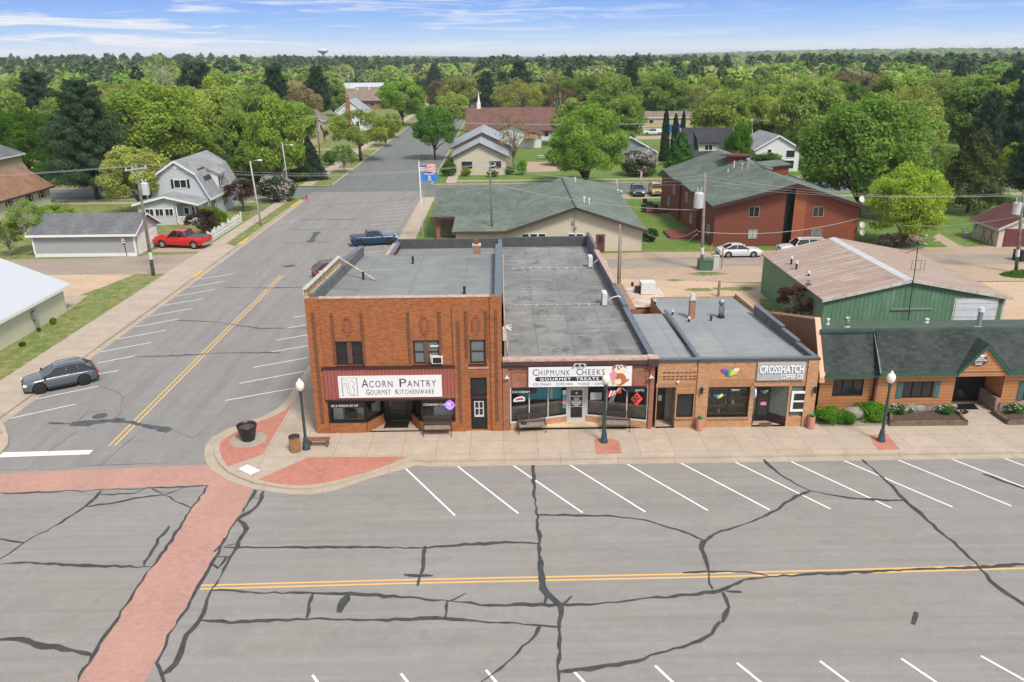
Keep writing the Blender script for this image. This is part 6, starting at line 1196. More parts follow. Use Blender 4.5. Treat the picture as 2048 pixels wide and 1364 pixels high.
mb=MB(); mb.quad((-8.1,50.4,2.75),(1.6,50.4,2.75),(8.0,62.2,4.95),(-7.9,58.8,4.75)); mb.quad((-7.9,58.8,4.75),(8.0,62.2,4.95),(8.0,68.5,2.6),(-7.9,67.5,2.6)); mb.build('main_roof','shingle_sage_dark',t)
mb=MB(); mb.quad((-5.3,43.1,2.5),(.9,43.1,2.5),(2.6,49.9,2.95),(-5.25,49.9,2.95)); mb.build('lean_to_roof','shingle_sage',t)
mb=MB(); rr=lambda a,b,h:mb.ext([a,b,Vector(b)+Vector((0,0,h)),Vector(a)+Vector((0,0,h))],(0,.08,0)); rr((-5.35,43.02,2.22),(.55,43.02,2.22),.27); rr((.55,43.02,2.22),(7.9,43.02,4.66),.32); rr((7.9,43.02,4.66),(15.8,43.02,2.08),.32); rr((-8.15,50.32,2.5),(1.55,50.32,2.5),.24); mb.build('fascia','brown_fascia',t)
mb=MB(); mb.cyl(Vector(rg)+Vector((0,.05,.0)),rb,.13,n=6); mb.build('ridge_cap','flashing_dark',t)
f5=lambda a,b,c,d:fr(860+a/4.452,320+b/4.452,860+c/4.452,320+d/4.452,oy)
for q,n_ in(((812,655,1033,695),3),((1225,655,1368,690),2)): 
    a=f5(*q); wdt=(a[1]-a[0])/n_
    for i in range(n_): window(t,(a[0],oy,0),(1,0,0),(0,1,0),i*wdt+.03,(i+1)*wdt-.03,a[2],a[3],dep=-.02,fw=.06)
a=f5(1480,660,1553,808); door(t,'s',a[0],oy,a[1],oy+1,0,a[1]-a[0],a[3]-.02,'door_maroon','side_door')
mb=MB()
for x in(-7.4,-5.3): mb.box(x-.22,51.2,0,x+.22,51.65,2.6)
mb.build('porch_post','brick_red',t); mb=MB(); mb.quad((-7.2,52.55,0),(-5,52.55,0),(-5,52.55,2.4),(-7.2,52.55,2.4)); mb.build('stone_front','brick_mixed',t)
for x,z,lb in((8.6,3.3,'flood'),):
    mb=MB(); mb.cyl((7.9,oy-.02,2.0),(7.9,oy-.02,4.4),.03); mb.box(7.6,oy-.2,3.1,7.9,oy-.003,3.45); mb.box(7.8,oy-.25,2.6,8.1,oy-.003,2.8); mb.build('service_mast','metal_galv',t)
for px,py,pt in((1168,406,397),(1178,409,398),(1150,366,361)):
    z=3.6
    for _ in range(6): p=G(px,py,z); z=5.0-(p.x-7.9)*(2.6/7.9)
    v=thing('roof_vent','white roof vent stub on the sage roof, '+{1168:'left one of the close pair',1178:'right one of the close pair',1150:'alone near the ridge'}[px],'roof vent',p,'white vents on the sage roof'); mb=MB(); mb.cyl(p-Vector((0,0,.1)),p+Vector((0,0,.55)),.09); mb.build('pipe','metal_white',v); mb=MB(); mb.cyl(p+Vector((0,0,.551)),p+Vector((0,0,.75)),.15,.1); mb.build('cap','metal_white',v)
# red diagonal-sided apartment house
t=H('red_apartment_house','red diagonal-board apartment house with big green shingle roof',32,57,'apartment house')
xL,xR,yF=23.5,39.3,45.6; xp=31.9; zl,zp=4.7,6.75
mb=MB(); mb.quad((xL,yF,0),(31.15,yF,0),(31.15,yF,6.3),(xp-3.3,yF,6.0),(xL,yF,4.5)); mb.build('west_front','diagonal_red_shaded',t)  # darker shaded tone painted into the left front's boards
mb=MB(); mb.quad((32.0,yF-.35,0),(33.3,yF-.35,0),(33.3,yF-.35,6.25),(32.0,yF-.35,6.4)); mb.build('projecting_bay','diagonal_red_lit',t)  # brightness of the lit bay painted into its board colour
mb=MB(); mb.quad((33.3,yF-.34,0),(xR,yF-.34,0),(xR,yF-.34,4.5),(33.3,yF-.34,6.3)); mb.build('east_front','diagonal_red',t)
mb=MB(); mb.quad((31.15,yF,0),(31.15,yF+.5,0),(31.15,yF+.5,6.4),(31.15,yF,6.4)); mb.quad((31.15,yF+.5,0),(32,yF+.5,0),(32,yF+.5,6.4),(31.15,yF+.5,6.4)); mb.quad((32,yF-.35,0),(32,yF-.35,6.4),(32,yF+.5,6.4),(32,yF+.5,0)); mb.build('recess','frame_black',t)
mb=MB(); mb.quad((xR,yF-.34,0),(xR,74,0),(xR,74,4.5),(xR,yF-.34,4.5)); steps=[(23.5,45.6),(23.5,52),(23.0,52),(23.0,60.5),(22.7,60.5),(22.7,72)]
for a,b in zip(steps,steps[1:]): mb.quad((*a,0),(*a,4.75),(*b,4.75),(*b,0))
mb.quad((22.7,72,0),(22.7,72,4.7),(39.3,72,4.7),(39.3,72,0)); mb.build('side_wall','red_wall',t)
rp=(31.9,44.6,7.0); rq=(29.3,68.5,8.0)
mb=MB(); mb.quad((22.9,44.7,4.62),rp,rq,(22.3,70,5.3),(22.1,61,5.15),(22.5,60.4,5.2),(22.4,52.4,5.0),(22.8,51.8,5.05)); mb.build('west_roof','shingle_sage_dark',t)
mb=MB(); mb.quad((39.8,44.3,4.45),(40.0,74,4.45),(30.2,74,7.9),rq,rp); mb.build('east_roof','shingle_sage',t)
mb=MB(); rr((22.85,44.6,4.3),(31.9,44.5,6.6),.36); rr((31.9,44.5,6.6),(39.85,44.2,4.1),.36)
for a,b in(((22.85,44.7,4.3),(22.75,51.8,4.72)),((22.35,52.4,4.7),(22.45,60.4,4.85)),((22.05,61,4.8),(22.25,70,5.0))): mb.ext([a,b,Vector(b)+Vector((0,0,.32)),Vector(a)+Vector((0,0,.32))],(.08,0,0))
mb.build('fascia','frame_brown',t)
pr=lambda px,py,z:G(px,py,z)
d0=Vector((29.6,61.5,7.5)); mb=MB(); mb.box(28.6,60.6,6.3,31.2,61.4,8.3); mb.build('roof_box','red_wall',t); mb=MB(); mb.ext([(28.2,60.0,8.1),(31.6,60.0,8.1),(31.6,63.5,7.9),(28.2,63.5,7.9)],(0,0,.12)); mb.build('roof_box_lid','brown_fascia',t)
mb=MB(); mb.quad((32.4,56,6.3),(34.8,56,6.3),(34.8,56,7.4),(33.2,56,7.6)); mb.build('east_dormer','red_wall',t); mb=MB(); mb.ext([(31.8,55.6,7.3),(34.9,55.6,7.55),(34.9,60,7.55),(31.8,60,7.3)],(0,0,.12)); mb.build('east_dormer_roof','shingle_sage',t)
f3=lambda a,b,c,d,Y:fr(1280+a/4.452,280+b/4.452,1280+c/4.452,280+d/4.452,Y)
for q,Y,gl in(((972,593,1058,685),yF,'window_dark'),((963,796,1042,878),yF,'window_pale'),((1542,592,1630,685),yF-.34,'window_dark'),((1525,793,1613,880),yF-.34,'window_curtain')): a=f3(*q,Y); window(t,(a[0],Y,0),(1,0,0),(0,1,0),0,a[1]-a[0],a[2],a[3],dep=-.02,frame='wood_weathered',glass=gl,nx=2,fw=.07)
for y,z in((47.5,.9),(50,3.0),(54,.9),(57,3.0),(63,3),(66,.9)):
    x=23.5 if y<52 else(23.0 if y<60.5 else 22.7); window(t,(x,y+1,0),(0,-1,0),(1,0,0),0,1.0,z,z+1.1,dep=-.02,frame='frame_grey',nx=2,fw=.07)
mb=MB(); mb.box(19.5,49.5,0,23.3,53.5,.25); tag(mb.build('red_deck','red_wall'),'red boarded deck at the left side of the apartment house','deck')
mb=MB(); mb.box(19.6,66,0,22.6,70,.3); tag(mb.build('wooden_deck','red_wall'),'far red deck behind the apartment house','deck')
for px,py,pt,r,lb in((1495,335,316,.17,'tall silver flue on the green apartment roof'),(1483,338,326,.16,'short silver turbine vent on the green apartment roof'),(1468,332,322,.07,'white hooked vent pipe on the green apartment roof'),(1429,399,394,.1,'round white vent at the front eave of the apartment roof'),(1456,342,338,.07,'small white vent stub at the middle of the apartment roof')):
    z=6
    for _ in range(8):
        p=G(px,py,z); n1=(Vector(rp)-Vector((22.9,44.7,4.62))).cross(Vector(rq)-Vector((22.9,44.7,4.62))); z=4.62-(n1.x*(p.x-22.9)+n1.y*(p.y-44.7))/n1.z
    h=AY(px,pt,p.y).z-p.z; v=thing('roof_vent',lb,'roof vent',p); mb=MB(); mb.cyl(p-Vector((0,0,.15)),p+Vector((0,0,h*.8)),r*.75); mb.build('pipe','metal_galv' if 'silver' in lb else 'metal_white',v); mb=MB(); mb.cyl(p+Vector((0,0,h*.801)),p+Vector((0,0,h)),r*1.1,r*.9); mb.build('cap','metal_galv' if 'silver' in lb else 'metal_white',v)
for px,py,Y,lb in((1718,398,yF-.4,'white satellite dish at the top right corner of the red apartment house'),(1719,449,yF-.4,'white satellite dish midway down the right corner of the red apartment house'),(1719,464,yF-.4,'lowest white satellite dish on the right corner of the red apartment house')):
    a=AY(px,py,Y); a.x+=.12; v=thing('satellite_dish',lb,'satellite dish',a,'dishes on the red apartment house'); mb=MB(); mb.lathe((a.x,a.y,a.z),[(.05,0),(.25,.05),(.36,.13)],16,cap=True); o=mb.build('dish','metal_white',v); o.rotation_euler=(R_(70),0,R_(20)); o.location=(0,-.25,0); mb=MB(); mb.cyl((a.x-.3,Y+.06,a.z-.3),(a.x,a.y-.2,a.z),.025); mb.build('arm','metal_galv',v)
# green metal shed
t=H('green_shed','green ribbed metal shed with rusty patched roof and white roller door',30,21,'shed')
x0,x1,y0,y1,he,hr=23.15,36.3,13.4,27.2,3.4,4.75; xm=(x0+x1)/2-.5
mb=MB()
for y in(y0,y1): mb.quad((x0,y,-.1),(x1,y,-.1),(x1,y,he),(xm,y,hr),(x0,y,he))
for x in(x0,x1): mb.quad((x,y0,-.1),(x,y1,-.1),(x,y1,he),(x,y0,he))
mb.build('wall','shed_green',t); mb=MB()
for xe in(x0-.2,x1+.3): mb.ext([(xe,y0-.25,he-.02),(xe,y1+.2,he-.02),(xm,y1+.2,hr+.04),(xm,y0-.25,hr+.04)],(0,0,.09))
mb.build('roof','shed_roof',t); mb=MB(); mb.ext([(xm-.45,y0-.27,hr+.03),(xm,y0-.27,hr+.135),(xm+.45,y0-.27,hr+.03)],(0,y1-y0+.5,0)); mb.build('ridge_cap','shed_ridge',t)
mb=MB()
for xe in(x0-.22,x1+.32): mb.ext([(xe,y0-.30,he-.14),(xe,y0-.30,he+.10),(xm,y0-.30,hr+.15),(xm,y0-.30,hr-.08)],(0,.04,0))
mb.box(x1-.12,y0-.03,-.1,x1+.03,y0-.004,he-.1); mb.box(x0-.03,y1-.1,-.1,x0-.003,y1+.02,he); mb.build('trim','white_dirty',t)
a=fr(1912,600,1985,645,y0); mb=MB(); mb.box(a[0]-.12,y0-.05,0,a[1]+.12,y0-.004,a[3]+.12); mb.build('door_frame','white_dirty',t); mb=MB()
for i in range(5): mb.box(a[0],y0-.09,a[3]*i/5,a[1],y0-.051,a[3]*(i+1)/5-.02)
rows('roller_door',(.60,.63,.66),(.48,.52,.57),.5,'z',.4,.02,.1); mb.build('roller_door','roller_door',t)
a=fr(1825,620,1856,645,y0); mb=MB(); mb.box(a[0]-.2,y0-.06,0,a[1],y0-.004,a[3]); mb.build('sliding_door','shed_green',t); mb=MB(); mb.box(a[0]-1.6,y0-.11,a[3]+.02,a[1]+.1,y0-.004,a[3]+.12); mb.build('door_rail','metal_galv',t)
b=AY(1822,572,13.2); v=thing('tv_antenna','tall spindly television aerial mast at the green shed gable','aerial',(b.x,13.1,0)); mb=MB(); top=AY(1838,494,13.1); mb.cyl((b.x+.1,13.05,1.9),(top.x-.1,13.05,top.z),.03); mb.build('mast','metal_dark',v)
mb=MB(); cx,cz=b.x+.18,AY(1827,530,13.1).z
for i in range(7): mb.cyl((top.x-.45+i*.1,12.8,top.z-.05*i+.1),(top.x-.05+i*.1-.1,13.4,top.z-.05*i+.12),.012)
mb.cyl((top.x-.9,13.05,top.z-.4),(top.x+.3,13.05,top.z),.02)
for s in(-.45,-.2,.2,.45): mb.cyl((cx+s,13.05,cz-.4),(cx+s,13.05,cz+.4),.014)
for s in(-.35,.35): mb.cyl((cx-.25,13.05,cz+s),(cx+.25,13.05,cz+s),.014)
mb.build('aerial_rods','metal_dark',v)
for px,py,lb in((1582,530,'tall white capped vent on the rusty shed roof'),(1592,540,'second white capped vent on the rusty shed roof'),(1617,553,'low white vent on the rusty shed roof')):
    z=3.8
    for _ in range(6): p=G(px,py,z); z=he+(p.x-x0)*(hr-he)/(xm-x0)+.05
    v=thing('roof_vent',lb,'roof vent',p,'vents on the rusty shed roof'); hh=.25 if 'low' in lb else .55; mb=MB(); mb.cyl(p-Vector((0,0,.1)),p+Vector((0,0,hh)),.08); mb.build('pipe','metal_dark',v); mb=MB(); mb.cyl(p+Vector((0,0,hh)),p+Vector((0,0,hh+.2)),.13,.1); mb.build('cap','metal_white',v)
# small garage far right
t=H('old_garage','old white garage with maroon shingle roof and brown garage door',57.5,46.5,'garage'); gable(t,54.3,43.9,61.5,48.9,2.1,3.75,'y','vinyl_beige','shingle_maroon',oh=.4,trim='white_dirty'); gdoor(t,'s',54.3,43.9,61.5,48.9,.7,3.6,1.85,'door_maroon')
for i,(y0,z0,y1,z1) in enumerate(((44.3,.3,45.8,1.9),(45.8,.3,44.5,1.9),(46,.3,47.3,1.8),(47.3,.3,46.2,1.8))): pass
mb=MB()
for y0_,y1_ in((44.6,45.6),(45.6,44.6),(46,47),(47,46)): mb.tube([(54.2,y0_,.1),(54.2,y1_,1.9)],.025)
mb.build('trellis','metal_dark',t); addwins(t,54.3,43.9,61.5,48.9,[('w',.4,.9,.5,.9,1,1)])
p=G(1931,472); v=thing('lawn_chair','white tubular lawn chair beside the old garage','chair',p); x,y,z=p; mb=MB(); mb.box(x-.35,y-.3,.36,x+.3,y+.3,.42); mb.build('seat','white_paint',v); mb=MB(); mb.obox((x-.4,y,.72),(.05,.6,.7),0,ry=-.25); mb.build('backrest','white_paint',v); mb=MB()
for s in(-.3,.3): mb.tube([(x-.5,y+s,.06),(x,y+s,.02),(x+.45,y+s,.1),(x+.3,y+s,.4),(x+.3,y+s,.6),(x-.4,y+s,.6)],.025)
mb.build('side_frame','white_paint',v)
# beige gable house with grey roof by the maple
t=H('grey_roof_house','beige gable-front building with grey metal roof on the street corner',-4,108,'building'); gable(t,-8.4,105.2,1.0,116,3.35,5.6,'y','vinyl_beige','roof_grey_metal',oh=.6,trim='brown_fascia',wins=(('s',1.4,1.2,1.9,1.2,1,1,'window_dark','frame_brown'),('s',6.6,1.2,1.9,1.2,1,1,'window_dark','frame_brown')))
t=H('grey_roof_house','longer grey metal roofed building behind the gable-front one',-4,126,'building'); gable(t,-9.2,118,2.2,136,3.6,6.3,'y','vinyl_beige','roof_grey_metal',oh=.6,trim='brown_fascia')
# church
t=H('church','long white church with broad red-brown roof and small white steeple',3,172,'church'); gable(t,-8.3,168,14.0,184,2.7,7.6,'x','vinyl_white','shingle_redbrown',oh=.6,trim='brown_fascia',wins=(('s',16,.9,1.4,1.3,2,1),('s',19.5,.9,1.2,1.2,1,1)))
mb=MB(); mb.box(-6,175.5,7.2,-5,176.5,9.0); mb.cyl((-5.5,176,9.0),(-5.5,176,11.6),.38,.02,n=8); mb.build('steeple','white_paint',t)
mb=MB(); c=[(-4.8,150),(9.6,150),(9.6,168),(-4.8,168)]
for a,b in zip(c,c[1:]+c[:1]): mb.quad((*a,0),(*b,0),(*b,2.9),(*a,2.9))
mb.quad((-4.8,149.99,2.9),(9.6,149.99,2.9),(2.4,149.99,5.0)); mb.build('wing_wall','vinyl_white',t); mb=MB()
for xe in(-5.4,10.2): mb.ext([(xe,149.3,2.75),(xe,170,2.75),(2.4,172,5.2),(2.4,149.3,5.2)],(0,0,.14))
mb.build('wing_roof','shingle_redbrown',t); door(t,'s',-4.8,149.95,9.6,150,6.2,1.0,2.1,'wood_brown'); addwins(t,-4.8,149.95,9.6,150,[('s',2,1,1,1.2,1,1)])
mb=MB(); mb.ext([(5.2,148,2.3),(9.0,148,2.3),(8.2,150,3.3),(6.0,150,3.3)],(0,0,.1)); mb.build('porch_roof','shingle_brown',t)
# other houses
t=H('teal_house','small teal gable house behind the pink lilac bush',27,122); gable(t,20.5,119.5,30.6,128,2.35,5.1,'y','vinyl_teal','shingle_grey',oh=.5,trim='frame_white',wins=(('s',1.2,.8,1,1.2),('s',7.6,.8,1,1.2))); mb=MB(); mb.ext([(20,117.2,2.2),(29.8,117.2,2.2),(29.8,119.5,3.2),(20,119.5,3.2)],(0,0,.1)); mb.build('porch_roof','shingle_grey',t); mb=MB(); [mb.box(x,117.4,0,x+.12,117.5,2.2) for x in(20.4,24,29.2)]; mb.build('porch_post','frame_white',t)
t=H('dark_roof_house','house with steep black roof and pale green dormer behind the arborvitae',39,112); gable(t,34.3,108.5,43.5,118,2.9,7.1,'x','vinyl_white','shingle_black',oh=.4)
mb=MB(); mb.box(36.6,108.9,3.2,40.2,112,5.0); mb.build('dormer','vinyl_cream',t); mb=MB(); mb.ext([(36.3,108.3,4.9),(40.5,108.3,4.9),(40.5,113,6.7),(36.3,113,6.7)],(0,0,.12)); mb.build('dormer_roof','shingle_black',t); window(t,(36.6,108.9,0),(1,0,0),(0,1,0),1.0,2.6,3.5,4.6,dep=-.02,nx=2,nz=1,fw=.12)
mb=MB(); mb.ext([(34.2,106.8,2.3),(43.6,106.8,2.3),(43.6,108.5,3.1),(34.2,108.5,3.1)],(0,0,.12)); mb.build('porch_roof','shingle_black',t); mb=MB(); [mb.box(x,106.9,0,x+.14,107.04,2.3) for x in(34.4,38,43)]; mb.build('porch_post','frame_white',t)
t=H('white_house','white two-storey gable house beside the big spreading tree',50,110); gable(t,46.2,106,54.3,117,4.0,6.3,'y','vinyl_white','shingle_light',oh=.4,wins=(('s',2.2,3.3,.8,.7,1,1),('s',5.6,2.4,1.7,1.4,1,1),('s',5.4,.4,1.9,1.6,1,1),('w',6,2.4,1,1))); door(t,'s',46.2,106,54.3,117,4.1,.9,1.9,'frame_white')
t=H('tan_small_house','tan house with taupe roof and small upper gable behind the street lights',-48,172); gable(t,-55,163,-45.5,171,2.6,4.8,'x','vinyl_tan','shingle_taupe',wins=(('s',6.2,.9,1.4,1.3,2,1),('s',2,.9,1.2,1.2))); gable(t,-52,171.3,-45.8,180,5.2,7.4,'y','vinyl_tan','shingle_taupe',wins=(('s',3.5,3.6,1.1,1.2,1,1),('e',3,3.5,1,1.2)),roofname='upper_roof',wallname='upper_wall')
chimney(-55.3,165,0,6.0,.8,.8,'tall pink brick chimney at the left end of the tan house','brick_red')
t=H('white_gable_house','white gable house half hidden behind the spring green street tree',-42,205); gable(t,-48.5,203,-39.5,215,5.2,8.6,'y','vinyl_white','roof_grey_metal',wins=(('s',2,1.2,1,1.4),('s',6,1.2,1,1.4),('s',4,4.6,1,1.2)))
chimney(-44.3,202.5,0,9.6,1.0,.7,'red brick chimney on the front of the white gable house','brick_red')
t=H('school','long low brick building with taupe roof beyond the houses',-58,320,'school'); gable(t,-84,310,-40,328,3.6,7.6,'x','brick_red','shingle_taupe',oh=.8,trim='brown_fascia',wins=[('s',3+i*5.2,1,2.6,1.6,3,1) for i in range(8)])
for x,lb in((-61,'left white roof ventilator on the long taupe school roof'),(-56,'right white roof ventilator on the long taupe school roof')): v=thing('roof_ventilator',lb,'roof ventilator',(x,319,7.5)); mb=MB(); mb.cyl((x,319,7.3),(x,319,8.6),.5); mb.build('drum','metal_white',v); mb=MB(); mb.lathe((x,319,8.6),[(.7,0),(.7,.3),(.2,.7)],10); mb.build('cowl','metal_white',v)
for nm,lb,x0,y0,x1,y1,hw,zr,ax,wm,rm in(('far_house','low white house with tan roof beyond the school, left of the tall pines',-76,398,-58,412,3.4,5.8,'x','vinyl_white','shingle_taupe'),('far_house','white roofed hall beyond the school, farthest left building',-88,430,-66,446,4.5,7,'x','vinyl_white','roof_white_metal'),('far_house','small grey gable house at the far end of the street',-29,372,-21,384,4.5,7,'y','vinyl_grey','shingle_taupe'),('far_house','brown gabled house half behind the round street tree at the street end',-39,292,-31,304,4.5,8.5,'y','wood_brown','shingle_brown'),('trailer_house','long tan roofed trailer home beyond the black roofed house',43,205,60,213,2.8,4.2,'x','vinyl_tan','shingle_taupe'),('far_house','white mobile home far left among the trees',-148,255,-118,268,4,5.5,'x','vinyl_white','roof_white_metal'),('far_house','white house glimpsed right of the dark pine on the left',-86,228,-74,240,5,7,'x','vinyl_white','shingle_light')):
    t=H(nm,lb,(x0+x1)/2,(y0+y1)/2); gable(t,x0,y0,x1,y1,hw,zr,ax,wm,rm,wins=(('s',1.5,1,1.4,1.2,1,1),('s',(x1-x0)-3,1,1.4,1.2,1,1)))
mb=MB(); mb.box(-33,283,0,-24,283.4,2.6); tag(mb.build('white_fence','white_paint'),'white panel fence at the end of the street','fence')
for x,y,lb in((47,188,'left blue tank beside the trailer home'),(50.5,188.5,'right blue tank beside the trailer home')): v=thing('storage_tank',lb,'tank',(x,y,0)); mb=MB(); mb.cyl((x,y,0),(x,y,2.0),1.1,n=18); mb.build('drum','blue_c',v); mb=MB(); mb.lathe((x,y,2.0),[(1.12,0),(.8,.25),(.2,.3)],18); mb.build('lid','flashing',v)
plain('pale_steel',(.50,.52,.54),.6,0,var=.05); t=thing('water_tower','distant grey water tower rising above the treetops','water tower',(-153,700,0)); mb=MB(); mb.lathe((-153,700,0),[(1.6,0),(.9,3),(.9,23.5)],14); mb.build('stem','pale_steel',t); mb=MB(); mb.lathe((-153,700,0),[(.9,23.5),(1.4,24.5),(4.4,26.0),(4.8,27.0),(4.2,28.0),(2.0,28.6),(.3,28.9)],20); mb.build('tank','pale_steel',t)
t=thing('mesh_table','white picnic table on the bare earth yard behind the grey roofed building','table',G(1085,318)); x,y,_=t.location; mb=MB(); mb.box(x-1,y-.45,.7,x+1,y+.45,.76); mb.build('tabletop','white_dirty',t); mb=MB(); [mb.box(x-1,y+s-.13,.42,x+1,y+s+.13,.47) for s in(-.75,.75)]; mb.build('seat','white_dirty',t); mb=MB(); [mb.box(x+s-.05,y-.8,0,x+s+.05,y+.8,.42) for s in(-.7,.7)]+[mb.box(x+s-.05,y-.06,.42,x+s+.05,y+.06,.7) for s in(-.7,.7)]; mb.build('leg','white_dirty',t)
# ================================================================== vehicles
def paint(name,c,rough=.25,metal=.3):
    m,nt,n,b=_mat(name); b.inputs['Base Color'].default_value=(*c,1); b.inputs['Roughness'].default_value=rough; b.inputs['Metallic'].default_value=metal; b.inputs['Coat Weight'].default_value=.6; b.inputs['Coat Roughness'].default_value=.05; return m
paint('paint_graphite',(.10,.118,.135)); paint('paint_red',(.50,.008,.008),.25,.05); paint('paint_blue',(.008,.045,.09)); paint('paint_maroon',(.16,.012,.02)); paint('paint_pearl',(.62,.63,.64),.3,.05); paint('paint_teal',(.07,.12,.13)); paint('paint_gold',(.50,.34,.10),.3,.05); paint('paint_silver',(.42,.43,.45)); paint('paint_dark',(.02,.022,.025))
plain('car_glass',(.012,.015,.018),.05,var=0,spec=.7); plain('tyre',(.016,.016,.016),.8,var=.1); plain('rim_silver',(.45,.45,.46),.35,.7,var=.05); plain('rim_black',(.02,.02,.02),.4,.3,var=0); plain('tail_red',(.45,.015,.02),.2,var=0); plain('head_clear',(.70,.72,.74),.15,var=0); plain('trim_black',(.014,.014,.014),.6,var=0); plain('chrome',(.6,.6,.62),.2,.8,var=0); plain('bed_cover',(.09,.09,.09),.8,var=.15)
KIND={ # L,W,wheelbase-x(front,rear),r, hood z, belt z, roof z, cabin x: wind base, roof front, roof rear, rear base, deck z
 'suv':dict(L=4.62,W=1.88,xf=1.38,xr=-1.36,r=.385,hood=.98,belt=1.07,roof=1.63,cab=(1.12,.22,-1.50,-2.22),deck=1.09,zb=.27),
 'boxy':dict(L=4.5,W=1.8,xf=1.32,xr=-1.3,r=.37,hood=1.05,belt=1.1,roof=1.75,cab=(1.0,.5,-1.9,-2.18),deck=1.1,zb=.32),
 'sedan':dict(L=4.9,W=1.86,xf=1.42,xr=-1.42,r=.34,hood=.92,belt=.96,roof=1.45,cab=(1.0,.15,-.95,-1.95),deck=1.02,zb=.22),
 'pickup':dict(L=5.85,W=2.02,xf=1.82,xr=-1.83,r=.41,hood=1.22,belt=1.22,roof=1.88,cab=(1.15,.55,-.75,-1.0),deck=1.26,zb=.38)}
def vehicle(name,label,cat,kind,pm,front,rear,rim='rim_silver',group=None,topper=None,facing=None,scale=None):
    k=KIND[kind]; L_,W_=k['L'],k['W']; t=thing(name,label,cat,(0,0,0),group); h=L_/2
    def ztop(x):
        if x>k['cab'][0]-.1: f=(x-(k['cab'][0]-.1))/(h-(k['cab'][0]-.1)); return k['belt']+(k['hood']-k['belt'])*f-.10*f**3-.16*max(0,(f-.85)/.15)**2
        f=max(0,(-x-h+.25)/.25); return k['deck']-.10*f*f if x<k['cab'][3]+.2 else k['belt']
    def zbot(x):
        z=k['zb']+ (.10*max(0,(abs(x)-h+.5)/.5)); ra=k['r']*1.16
        for xw in(k['xf'],k['xr']):
            if abs(x-xw)<ra: z=max(z,k['r']+math.sqrt(ra*ra-(x-xw)**2))
        return z
    def hw(x): f=max(0,(abs(x)-h+.7)/.7); return W_/2*(1-.16*f*f)
    xs=[-h+L_*i/84 for i in range(85)]; v=[]; n=12; 
    for x in xs:
        zb,zt,w=zbot(x),ztop(x),hw(x); zl=k['zb']; H_=zt-zl; half=[(w*.93,zb),(w*.99,max(zb+.02,zl+.22*H_)),(w,max(zb+.04,zl+.55*H_)),(w*.97,max(zb+.05,zt-.10)),(w*.90,max(zb+.06,zt-.02)),(w*.55,max(zb+.07,zt+.015))]
        v+= [(x,-a,b) for a,b in half]+[(x,a,b) for a,b in half[::-1]]
    f=[(i*n+j,(i+1)*n+j,(i+1)*n+j+1,i*n+j+1) for i in range(len(xs)-1) for j in range(n-1)]
    mb=MB(); mb.add(v,f,0,True); mb.add(v[:n],[tuple(range(n))]); mb.add(v[-n:],[tuple(range(n-1,-1,-1))])
    mb.box(-h+.15,-W_*.42,k['zb']+.05,h-.15,W_*.42,k['belt']-.25,m=1); mb.build('body',[pm,'trim_black'],t)
    xa,xb,xc,xd=k['cab']; zb=k['belt']-.01; zr=k['roof']; wb=W_/2*.93; wr=W_/2*.70
    if kind=='pickup': wr=W_/2*.76
    g=MB(); g.quad((xa,-wb,zb),(xa,wb,zb),(xb,wr,zr-.05),(xb,-wr,zr-.05)); g.build('windscreen','car_glass',t)
    g=MB(); g.quad((xd,wb*.97,zb),(xd,-wb*.97,zb),(xc,-wr,zr-.05),(xc,wr,zr-.05)); g.build('rear_window','car_glass',t)
    for s in(-1,1):
        g=MB(); g.quad((xa,s*wb,zb),(xb,s*wr,zr-.05),(xc,s*wr,zr-.05),(xd,s*wb*.97,zb)); o=g.build('side_window','car_glass',t)
        p=MB(); e=.012*s
        def pl(a,b,ra): p.tube([(a[0],a[1]+e,a[2]),(b[0],b[1]+e,b[2])],ra,6)
        pl((xa,s*wb,zb),(xb,s*wr,zr-.05),.028); pl((xd,s*wb*.97,zb),(xc,s*wr,zr-.05),.05 if kind!='pickup' else .06)
        for f_ in((.48,) if kind=='sedan' else (.38,.72) if kind in('suv','boxy') else (.5,)):
            xt=xb+(xc-xb)*f_; xl=xa+(xd-xa)*(.12+f_*.83); pl((xl,s*wb,zb),(xt,s*wr,zr-.05),.028)
        pl((xa,s*wb,zb),(xd,s*wb*.97,zb),.022); p.build('pillar',pm,t)
        q=MB(); q.obox((xa-.15,s*(wb+.14),zb+.10),(.12,.2,.15)); q.build('mirror',pm if kind!='suv' else 'trim_black',t)
    rf=MB(); m=6; rv=[]
    for i in range(m+1):
        x=xb+.06+(xc-xb-.12)*i/m; bow=.05*math.sin(math.pi*(i+.0)/m)
        for j in range(7): y=-wr-.02+(2*wr+.04)*j/6; rv.append((x,y,zr-.055+bow*.8+.055*math.sin(math.pi*j/6)))
    rf.add(rv,[(i*7+j,i*7+j+1,(i+1)*7+j+1,(i+1)*7+j) for i in range(m) for j in range(6)],0,True); rf.build('roof',pm,t)
    if kind in('suv','boxy'):
        q=MB()
        for s in(-1,1): q.tube([(xb-.1,s*(wr-.06),zr+.01),(xb-.25,s*(wr-.06),zr+.06),(xc+.25,s*(wr-.06),zr+.06),(xc+.1,s*(wr-.06),zr)],.02)
        q.build('roof_rail','trim_black',t)
    if kind=='pickup' and not topper: q=MB(); q.box(-h+.12,-W_*.40,k['deck']-.02,xd-.12,W_*.40,k['deck']+.035); q.build('bed_cover','bed_cover',t)
    if topper: q=MB(); q.ext([(-h+.1,-W_*.43,k['deck']),(-h+.2,-W_*.38,k['roof']),(-h+.2,W_*.38,k['roof']),(-h+.1,W_*.43,k['deck'])],(h*2-2.05-.9+.1-1.0,0,0)); q.build('bed_topper',topper,t)
